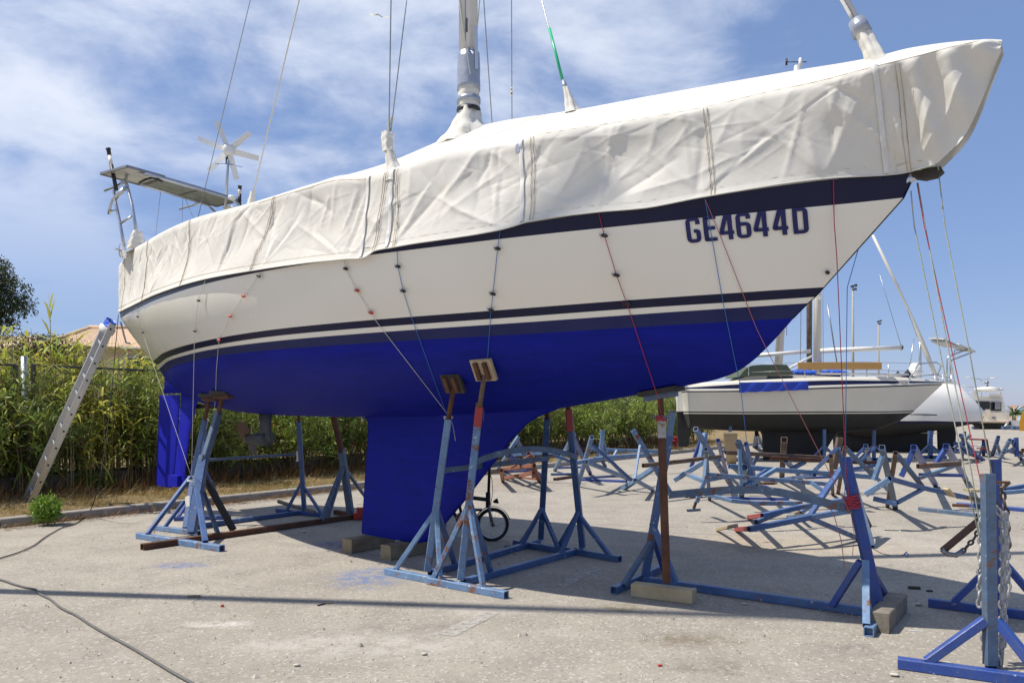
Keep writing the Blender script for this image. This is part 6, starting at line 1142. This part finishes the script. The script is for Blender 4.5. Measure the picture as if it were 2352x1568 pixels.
reeds('yellow reeds growing among the shrubs left of the rudder', -2.0, 4.8, 2.2, 3.2, 150, 1.1, 2.4, 6); reeds('thin dry reeds among the shrubs behind the stern stands', 5.0, 13, 2.3, 3.3, 120, 1.0, 2.0, 7)
TR = thing('single_reed', 'tall single reed standing above the fence at the left', 'reeds', tuple(kp(.35, 4.3, .1))); b0 = at(116, 850, 13.6); P = [V(b0.x, b0.y, .1), b0, at(116, 760, 13.6), at(112, 672, 13.6)]; part('cane', MB().tube(P, [.012, .01, .007, .002], 5), MATS['straw'], TR); m = MB()
for (x, y, dx, dy) in ((116, 740, -10, -38), (115, 730, 12, -45), (114, 720, -14, -30), (116, 770, -22, -40), (116, 790, 14, -35), (117, 780, -60, -12), (115, 705, 8, -35)):
    a = at(x, y, 13.6); e = at(x + dx, y + dy, 13.5); q = (a + e) / 2 + V(0, 0, .04); s = V(.012, .012, .006); m.grid([[a - s * .6, a + s * .6], [q - s, q + s], [e, e + s * .1]])
part('blades', m, MATS['reed_leaf'], TR, kind='stuff')
# dry stalks, straw and grass on the verge
def strands(name, label, n, gen, mat, wr=(.004, .008), seed=1):
    rs = np.random.RandomState(seed); A = []
    for k in range(n):
        p, d, L = gen(rs); d = d / np.linalg.norm(d); s = np.cross(d, [.3, .5, 1]); s /= np.linalg.norm(s); w = rs.uniform(*wr); c = p + d * L * .5 + rs.normal(size=3) * L * .08; e = p + d * L; A.append(np.array([p - s * w, p + s * w, c + s * w * .8, c - s * w * .8, e, e + s * .001]))
    A = np.concatenate(A); idx = (np.arange(n)[:, None] * 6 + np.array([0, 1, 2, 3, 3, 2, 5, 4])[None]).ravel(); o = bpy.data.objects.new(name, big_mesh(name, A, 4, idx, MATS[mat])); link(o); tag(o, label, kind='stuff')
def on_verge(rs, dmin, dmax, amin=-3, amax=30): return np.array(kp(rs.uniform(amin, amax) if rs.rand() < .4 else rs.uniform(amin, 12), rs.uniform(dmin, dmax), .11))
def gen1(rs): return on_verge(rs, .2, 2.2), np.array([rs.normal(), rs.normal(), rs.uniform(.02, .5)]), rs.uniform(.10, .35)
def gen2(rs): return on_verge(rs, 1.2, 3.2), np.array([rs.normal() * .6, rs.normal() * .6, rs.uniform(.1, 1.2)]), rs.uniform(.15, .5)
def gen3(rs): return on_verge(rs, .15, 1.6), np.array([rs.normal() * .5, rs.normal() * .5, 1]), rs.uniform(.05, .16)
def gen4(rs): 
    p = on_verge(rs, -.30, .10, -2, 7); p[2] = rs.uniform(.005, .05); return p, np.array([rs.normal(), rs.normal(), rs.uniform(.0, .15)]), rs.uniform(.08, .3)
strands('straw_litter', 'flattened straw lying over the verge', 9000, gen1, 'straw', (.002, .005), 1); strands('dry_stalks', 'tangled brown dry stalks under the shrubs', 8000, gen2, 'dry_stalk', (.002, .006), 2); strands('dry_grass', 'short dry grass along the kerb', 9000, gen3, 'straw', (.002, .004), 3); strands('kerb_litter', 'swept straw and pine litter in the gutter', 2600, gen4, 'dry_stalk', (.002, .005), 4)
# fence with welded mesh
FD = 2.95; FEN = thing('fence', 'dark steel mesh fence behind the shrubs', 'fence', tuple(kp(0, FD, .1)))
for i, (a0, a1, z) in enumerate(((-4.2, 1.35, 2.27), (1.62, 8.0, 2.28), (8.1, 14.5, 2.25), (14.6, 21, 2.2), (21.1, 27.5, 2.2))):
    part('top_rail', MB().bar(kp(a0, FD, z), kp(a1, FD, z), .045), MATS['fence_steel'], FEN); part('bottom_rail', MB().bar(kp(a0, FD, .45), kp(a1, FD, .45), .045), MATS['fence_steel'], FEN)
    for a in (a0, a1): part('post', MB().bar(kp(a, FD, .1), kp(a, FD, z + (.0 if a != 1.62 else .02)), .06), MATS['fence_steel'], FEN)
    m = MB(); nn = int((a1 - a0) / .07)
    for k in range(nn): m.tube([kp(a0 + (a1 - a0) * k / nn, FD - .02, .45), kp(a0 + (a1 - a0) * k / nn, FD - .02, z - .02)], .0028, 3, caps=False)
    for zz in np.arange(.5, z, .21): m.tube([kp(a0, FD - .024, zz), kp(a1, FD - .024, zz)], .0028, 3, caps=False)
    part('wire_mesh', m, MATS['fence_wire'], FEN, kind='stuff')
part('gate_post', MB().tube([kp(1.48, FD, .1), kp(1.48, FD, 2.42)], .05, 12), MATS['galvanised'], FEN)
LW = solo('low_wall', MB().box(kp(12, FD + .05, .24), (34, .16, .36), math.atan2(KD.y, KD.x)), MATS['concrete'], tuple(kp(12, FD, .1)), 'low dark concrete wall below the fence', 'wall')
# far house, hedge and tree
HS = thing('house', 'cream house with a clay tiled roof beyond the reeds', 'house', tuple(at(205, 945, 34)))
def hh(x, y, dy=0.0): return at(x, y, 34 + dy)
p, q = hh(118, 800), hh(430, 812); part('wall', MB().box(((p.x + q.x) / 2, 38, p.z / 2), (q.x - p.x, 8, p.z)), MATS['cream_wall'], HS)
m = MB(); e0, e1, rg0, rg1 = hh(100, 795, -.5), hh(470, 806, -.5), hh(205, 757, 4), hh(330, 757, 4); rows = 26; ncol = 150; P = []
def tile_face(A, B, C, D_):
    P = []
    for i in range(rows * 2 + 1):
        v = i / (rows * 2); row = []
        for j in range(ncol + 1):
            u = j / ncol; b = (A + (B - A) * u) * (1 - v) + (D_ + (C - D_) * u) * v; row.append(b + V(0, -.02, .06 * abs(math.sin(u * math.pi * 44)) + .035 * (1 - (i % 2))))
        P.append(row)
    return P
rf = part('roof', MB().grid(tile_face(e0, e1, rg1, rg0), True), MATS['roof_clay'], HS); part('roof_hip', MB().add([e0, rg0, V(e0.x, 42.5, e0.z)], [(0, 1, 2)]).add([e1, rg1, V(e1.x, 42.5, e1.z)], [(0, 2, 1)]), MATS['roof_clay'], rf); part('ridge_tiles', MB().tube([rg0 + V(0, 0, .08), rg1 + V(0, 0, .08)], .14, 8).tube([e0 + V(0, 0, .08), rg0 + V(0, 0, .08)], .12, 8), MATS['roof_clay'], rf)
for x in (170, 310, 345):
    w = part('window', MB().box(hh(x, 850, -.05), (.9, .15, 1.2)), MATS['white_wall'], HS); part('pane', MB().box(hh(x, 850, -.1), (.75, .15, 1.05)), MATS['dark_glass'], w)
p = at(25, 790, 60); H2 = thing('house', 'low tiled roof house glimpsed under the tree at the left edge', 'house', (p.x, 60, 0)); part('wall', MB().box((p.x - 2, 63, p.z / 2 - .2), (8, 6, p.z - .4)), MATS['cream_wall'], H2); part('roof', MB().add([(p.x - 7, 59.5, p.z - .5), (p.x + 3, 59.5, p.z - .5), (p.x + 3, 66.5, p.z - .5), (p.x - 7, 66.5, p.z - .5), (p.x - 4, 63, p.z + .9), (p.x, 63, p.z + .9)], [(0, 1, 5, 4), (1, 2, 5), (2, 3, 4, 5), (3, 0, 4)]), MATS['roof_clay'], H2)
def crown(name, label, cat, base, blobs, n, mat, ln, wd, trunk, seed, group=None):
    rs = np.random.RandomState(seed); t = thing(name, label, cat, tuple(base), group); LB = []; tot = sum(r[3] * r[4] * r[5] for r in blobs)
    for x, y, z, rx, ry, rz in blobs:
        k = int(n * rx * ry * rz / tot); d = rs.normal(size=(k, 3)); d /= np.linalg.norm(d, axis=1, keepdims=True); rr = rs.uniform(.35, 1.05, size=(k, 1)) ** .5; clump = np.sin(d * 7 + x).sum(axis=1, keepdims=True) * .12; LB.append(np.array([x, y, z]) + d * (rr + clump) * np.array([rx, ry, rz]))
    B = np.concatenate(LB) - np.array(base); D = rs.normal(size=B.shape); D[:, 2] -= .4; v, idx = leaves(B, D, rs.uniform(*ln, len(B)), np.full(len(B), wd), .2, rs); o = bpy.data.objects.new('crown', big_mesh('crown', v, 4, idx, MATS[mat])); link(o, t); o['kind'] = 'stuff'
    m = MB()
    for pth, rr in trunk: m.tube(pth, rr, 8)
    part('trunk', m, MATS['bark'], t)
tb = at(-60, 945, 30); T = lambda x, y, dy=0: at(x, y, 30 + dy)
bl = []
for (x, y, r, rz) in ((5, 640, .5, .55), (-20, 660, .8, .9), (45, 660, .45, .32), (20, 690, .6, .5), (62, 690, .33, .28), (70, 712, .25, .18), (40, 725, .35, .28), (5, 730, .45, .4), (-30, 720, .9, .8), (32, 750, .22, .28), (5, 765, .25, .22), (12, 608, .3, .25), (-40, 620, .8, .7), (50, 700, .4, .3), (-100, 640, 1.1, .9), (-160, 690, 1.0, .8), (-90, 720, 1.0, .6)): p = T(x, y); bl.append((p.x, p.y, p.z, r, r * 1.2, rz))
crown('tree', 'dark feathery tree leaning in at the left edge', 'tree', (tb.x, tb.y, 0), bl, 15000, 'tree_leaf', (.10, .20), .05, [([V(tb.x, tb.y, 0), V(tb.x + .1, tb.y, 2.5), T(-45, 780), T(-20, 700)], [.25, .22, .18, .1]), ([T(-40, 760), T(0, 720), T(40, 700)], [.1, .06, .02]), ([T(-30, 720), T(5, 660), T(15, 610)], [.08, .05, .015])], 5)
bl = []
for x, y in ((20, 795), (60, 788), (100, 786), (130, 795), (40, 815), (80, 810), (120, 815), (150, 815)): p = at(x, y, 24); bl.append((p.x, p.y, p.z, .7, .8, .35))
hb = at(80, 945, 24); crown('hedge', 'dark clipped hedge in front of the tiled house', 'hedge', (hb.x, hb.y, 0), bl + [(hb.x, hb.y, 1.8, 2.0, .8, 1.5)], 9000, 'dark_hedge', (.06, .12), .04, [([V(hb.x - .6, hb.y, 0), V(hb.x - .6, hb.y, 2.2)], [.1, .06]), ([V(hb.x + .7, hb.y, 0), V(hb.x + .7, hb.y, 2.2)], [.1, .06])], 6)
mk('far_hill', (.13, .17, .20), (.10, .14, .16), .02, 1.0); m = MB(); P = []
for i in range(61):
    x = -1500 + i * 50; hgt = 60 + 22 * math.sin(i * .35) + 12 * math.sin(i * .9 + 1) if x < -250 else max(4, 62 - (x + 250) * .09) if x < 400 else 4
    P.append([V(x, 1500, -2), V(x, 1560, hgt * .55), V(x, 1700, hgt)])
m.grid(P, True, flip=True); solo('hills', m, MATS['far_hill'], (0, 1500, 0), 'low hazy hills on the horizon', kind='structure')
# ladder
LA, LBt = lift(g(60, 1176), .10), at(254, 738, 11.3); LD_ = (LBt - LA); rd0 = V(.684, -.725, 0); rung_d = (rd0 - LD_.normalized() * rd0.dot(LD_.normalized())).normalized(); nrm = LD_.normalized().cross(rung_d)
LAD = thing('ladder', 'aluminium ladder leaning against the transom of the yacht', 'ladder', tuple(LA))
for sgn in (-1, 1):
    o = rung_d * (.17 * sgn); r = part('side_rail', MB().bar(LA + o, LBt + o, .022, .085, up=nrm, hollow=False), MATS['aluminium'], LAD)
    for e in (-1, 1): part('rail_lip', MB().bar(LA + o + nrm * (.04 * e) + rung_d * (.016 * sgn), LBt + o + nrm * (.04 * e) + rung_d * (.016 * sgn), .018, .006, up=nrm, hollow=False), MATS['aluminium'], r)
nr_ = 11
for k in range(nr_):
    u = (k + .72) / nr_; c = LA + LD_ * u; part('rung', MB().bar(c - rung_d * .185, c + rung_d * .185, .034, .034, up=nrm), MATS['aluminium'], LAD); part('rung_socket', MB().box(c + rung_d * .183, (.026, .026, .006), ax=(LD_.normalized(), nrm, rung_d)), MATS['black_plastic'], LAD)
m = MB(); rs = random.Random(3); P = []
for i in range(12):
    u = .955 + .05 * i / 11; c = LA + LD_ * u; row = []
    for j in range(16):
        a = 2 * math.pi * j / 16; row.append(c + rung_d * ((.15 + .03 * rs.random()) * math.cos(a)) + nrm * ((.055 + .03 * rs.random()) * math.sin(a)))
    P.append(row)
m.grid(P, False, closed=True); solo('plastic_wrap', m, MATS['tarp_blue'], tuple(LBt), 'blue plastic tied round the top of the ladder', 'plastic sheet')
solo('padding', MB().lathe(LA + LD_ * .955, [(.03, -.07), (.10, -.04), (.11, .04), (.04, .09)], 12, (rung_d * 1.6, nrm, LD_.normalized())), MATS['canvas_rope'], tuple(LA + LD_ * .95), 'white rag padding at the ladder head', 'rag')
# cables
def cable(label, pts, r, mat, cat='cable'): 
    P = [Vector(p) for p in pts]; f = [interp(list(range(len(P))), [p[i] for p in P]) for i in range(3)]; n = len(P) * 7; Q = [V(*(f[i](k * (len(P) - 1) / n) for i in range(3))) for k in range(n + 1)]
    return solo('cable', MB().tube(Q, r, 6), MATS[mat], tuple(P[0]), label, cat)
cable('black cable hanging from the transom beside the ladder', [at(272, 722, 11.2), at(266, 790, 11.0), at(258, 880, 10.8), at(250, 960, 10.6), at(240, 1040, 10.4), at(225, 1120, 10.3), g(203, 1180, .05), g(170, 1203, .012), g(140, 1212, .012), g(105, 1232, .012), g(80, 1250, .012), g(50, 1265, .012), g(0, 1281, .012), g(-40, 1290, .012)], .0065, 'cable_black')
cable('grey cable snaking over the concrete in the foreground', [g(-60, 1318, .012), g(0, 1330, .012), g(30, 1340, .012), g(60, 1348, .012), g(82, 1353, .012), g(90, 1362, .012), g(115, 1375, .012), g(140, 1395, .012), g(175, 1412, .012), g(210, 1435, .012), g(250, 1458, .012), g(300, 1485, .012), g(350, 1515, .012), g(400, 1545, .012), g(445, 1570, .012), g(480, 1590, .012)], .0085, 'cable_grey')

# ================================================================ folding bicycle behind the keel
BY = 8.91
def bk(x, y, dy=0.0): return at(x, y, BY + dy)
BI = thing('folding_bicycle', 'black folding bicycle parked behind the keel', 'bicycle', tuple(g(1131, 1242)))
wc = bk(1131, 1204)
def wheel(c, R, parent):
    ax = (V(1, 0, 0).normalized(), V(0, 0, 1), V(0, -1, 0)); ax = (V(.97, .24, 0), V(0, 0, 1), V(.24, -.97, 0)); n = 40; P = []
    f = lambda a, r, w=0: c + ax[0] * (r * math.cos(a)) + ax[1] * (r * math.sin(a)) + ax[2] * w
    w = part('wheel', MB().tube([f(2 * math.pi * i / n, R * .82) for i in range(n + 1)], .009, 6, caps=False), MATS['steel'], parent); part('tyre', MB().tube([f(2 * math.pi * i / n, R * .91) for i in range(n + 1)], .020, 8, caps=False), MATS['rubber'], w)
    for i in range(20):
        a = 2 * math.pi * i / 20; part('spoke', MB().tube([f(a + .25 * (-1)**i, .02, .02 * (-1)**i), f(a, R * .82)], .0016, 3, caps=False), MATS['steel'], w)
    part('hub', MB().tube([c - ax[2] * .045, c + ax[2] * .045], .022, 10), MATS['steel_dull'], w); return f
R = .195; f = wheel(wc, R, BI)
part('fork', MB().tube([wc + V(.01, -.06, 0), bk(1124, 1168, -.05), bk(1122, 1155)], .013, 8), MATS['steel_dull'], BI); part('fork', MB().tube([wc + V(-.01, .06, 0), bk(1122, 1168, .05), bk(1122, 1155)], .013, 8), MATS['steel_dull'], BI); part('head_tube', MB().tube([bk(1121, 1165), bk(1121, 1130)], .028, 12), MATS['black_plastic'], BI)
part('handle_post', MB().tube([bk(1122, 1135), bk(1125, 1060), bk(1126, 1005)], .017, 10), MATS['black_plastic'], BI); part('main_tube', MB().tube([bk(1120, 1147), bk(1080, 1142), bk(985, 1140)], .024, 10), MATS['black_plastic'], BI)
part('mudguard', MB().sheet([[f(math.radians(15 + 135 * i / 14), R * 1.09, w) for w in (-.028, 0, .028)] for i in range(15)], .004), MATS['steel_dull'], BI); part('headlight', MB().tube([bk(1133, 1152, -.03), bk(1141, 1150, -.03), bk(1144, 1149, -.03)], [.012, .03, .032], 10), MATS['black_plastic'], BI)
part('brake_cable', MB().tube([bk(1123, 1080), bk(1130, 1100), bk(1132, 1130), bk(1127, 1160)], .004, 5), MATS['cable_black'], BI)
f2 = wheel(bk(1020, 1204, .28), R, BI); part('chainring', MB().lathe(bk(1062, 1190, .1), [(.075, -.008), (.08, 0), (.075, .008)], 20, (V(.97, .24, 0), V(0, 0, 1), V(.24, -.97, 0))), MATS['steel_dull'], BI); part('crank', MB().tube([bk(1062, 1190, .06), bk(1078, 1180, .02), bk(1092, 1172, .0)], .011, 8), MATS['steel'], BI); part('pedal', MB().box(bk(1098, 1170, .0), (.09, .08, .025)), MATS['black_plastic'], BI); part('seat_tube', MB().tube([bk(1062, 1190, .12), bk(1040, 1090, .2)], .018, 8), MATS['black_plastic'], BI)
part('bag', MB().lathe(bk(1088, 1196, .2), [(.04, -.07), (.08, -.04), (.085, .04), (.05, .08)], 12), MATS['black_plastic'], BI)
# small litter on the hardstanding
def jack(): 
    c = g(830, 1192); solo('toolbox', MB().box(c + V(0, 0, .05), (.22, .12, .09), .3).box(c + V(.02, 0, .13), (.16, .10, .07), .3), MATS['red_plastic'], tuple(c), 'small red tool tray beside the keel', 'toolbox')
jack()
rs = random.Random(11)
def pebble(label, x, y, s, mat, grp=None, name='stone'):
    c = g(x, y); m = MB(); n = 9; P = []
    for i in range(5):
        v = i / 4; zz = math.sin((v - .35) * math.pi * .72) * .5 + .45; r = max(.02, math.sin(math.pi * (.12 + .78 * v))); P.append([c + V(s * r * math.cos(2 * math.pi * k / n) * rs.uniform(.8, 1.2), s * .8 * r * math.sin(2 * math.pi * k / n) * rs.uniform(.8, 1.2), s * .75 * zz) for k in range(n)])
    m.grid(P, True, closed=True); m.add(P[-1], [tuple(range(n))]); return solo(name, m, MATS[mat], tuple(c), label, 'stone', grp)
mk('stone_pale', (.50, .46, .40), (.40, .36, .31), 9, .9, bmp=.3)
for x, y, s, lab in ((1710, 1388, .022, 'pale pebble in front of the bow stand rail'), (682, 1529, .02, 'pale pebble near the lower edge left of centre'), (2110, 1390, .03, 'round pebble beside the foot of the bow stand'), (543, 1201, .03, 'white stone by the stern stand rail'), (2055, 1552, .026, 'smooth pebble in front of the chained stand'), (974, 1503, .02, 'white pebble in the near foreground'), (1122, 1293, .02, 'white pebble by the keel stand foot'), (700, 1222, .028, 'white stone at the edge of the hull shadow')): pebble(lab, x, y, s, 'stone_pale', 'pebbles on the hardstanding')
def scrap(label, x, y, w, d, h, rz, mat, name, cat): c = g(x, y); solo(name, MB().box(c + V(0, 0, h / 2 + .002), (w, d, h), rz), MATS[mat], tuple(c), label, cat)
scrap('splintered brown stick on the shadow line', 445, 1371, .10, .018, .015, .2, 'timber', 'stick', 'stick'); scrap('thin dark twig left of the keel shadow', 738, 1389, .07, .01, .008, .9, 'timber_dark', 'stick', 'stick'); scrap('brown chip of wood in front of the keel stand', 755, 1386, .06, .012, .008, .3, 'timber', 'wood_chip', 'wood chip'); scrap('red bottle cap in the left foreground', 511, 1393, .02, .02, .015, 0, 'red_plastic', 'bottle_cap', 'cap'); scrap('dark wood scrap in the bow shadow', 2100, 1352, .09, .03, .02, -.2, 'timber_dark', 'wood_chip', 'wood chip'); scrap('second dark wood scrap in the bow shadow', 2135, 1358, .05, .02, .012, .2, 'timber_dark', 'wood_chip', 'wood chip'); scrap('green yellow sponge by the bicycle wheel', 1165, 1255, .07, .04, .02, .1, 'rope_green', 'sponge', 'sponge'); scrap('blue and white strip of plastic by the chained stand', 2105, 1449, .08, .012, .002, -.2, 'white_gloss', 'plastic_strip', 'plastic strip'); scrap('red plastic scrap in the lower foreground', 1516, 1529, .025, .015, .008, .3, 'red_plastic', 'plastic_scrap', 'plastic scrap')
solo('rope_scrap', MB().tube([g(2075, 1275, .01), g(2080, 1268, .04), g(2086, 1272, .03), g(2083, 1278, .01), g(2078, 1271, .03), g(2084, 1266, .02)], .005, 5), MATS['rope_blue'], tuple(g(2080, 1275)), 'tangle of blue string on the ground behind the bow stand', 'string')
solo('wire_scrap', MB().tube([g(2000, 1255, .006), g(2010, 1262, .006), g(2025, 1270, .006), g(2045, 1275, .006)], .003, 4), MATS['cable_black'], tuple(g(2000, 1255)), 'bent black wire on the sunny concrete', 'wire')
# gravel crumbs scattered everywhere on the near hardstanding
def crumbs():
    r = np.random.RandomState(8); n = 2600; x = r.uniform(-5.5, 5.5, n); y = 3.6 + r.rand(n)**1.5 * 12; s = r.uniform(.003, .010, n) * (1 + (r.rand(n) < .05) * 1.2); base = np.stack([x * y / 7.0, y, np.full(n, .001)], 1)
    q = np.array([[1, 0, 0], [0, 1, 0], [-1, 0, 0], [0, -1, 0], [0, 0, .9]]); A = base[:, None, :] + (q[None] * (1 + r.uniform(-.3, .3, (n, 5, 1)))) * s[:, None, None]; idx = (np.arange(n)[:, None] * 5 + np.array([0, 1, 4, 1, 2, 4, 2, 3, 4, 3, 0, 4])[None]).ravel()
    o = bpy.data.objects.new('gravel', big_mesh('gravel', A.reshape(-1, 3), 3, idx, [MATS['stone_pale'], MATS['concrete']], mi=np.repeat((r.rand(n) < .5).astype(int), 4))); link(o); tag(o, 'loose gravel crumbs on the hardstanding', kind='stuff')
crumbs()
# tall mast of a neighbouring boat to the left of the view; only its long shadow reaches the picture
p0 = g(0, 1357); p1 = g(2060, 1424); d = (p1 - p0).normalized(); sh = V(-sd.x, -sd.y, 0) / sd.z; base = p0 - d * 3.2
b_ = (d.y / d.x) * sh.x - sh.y; top = base + V(0, b_ * 17, 17)
NM = thing('neighbour_mast', 'bare mast of a neighbouring boat left of the view', 'mast', tuple(base)); part('spar', MB().tube([base, top], [.085, .075], 12), MATS['mast_alloy'], NM)
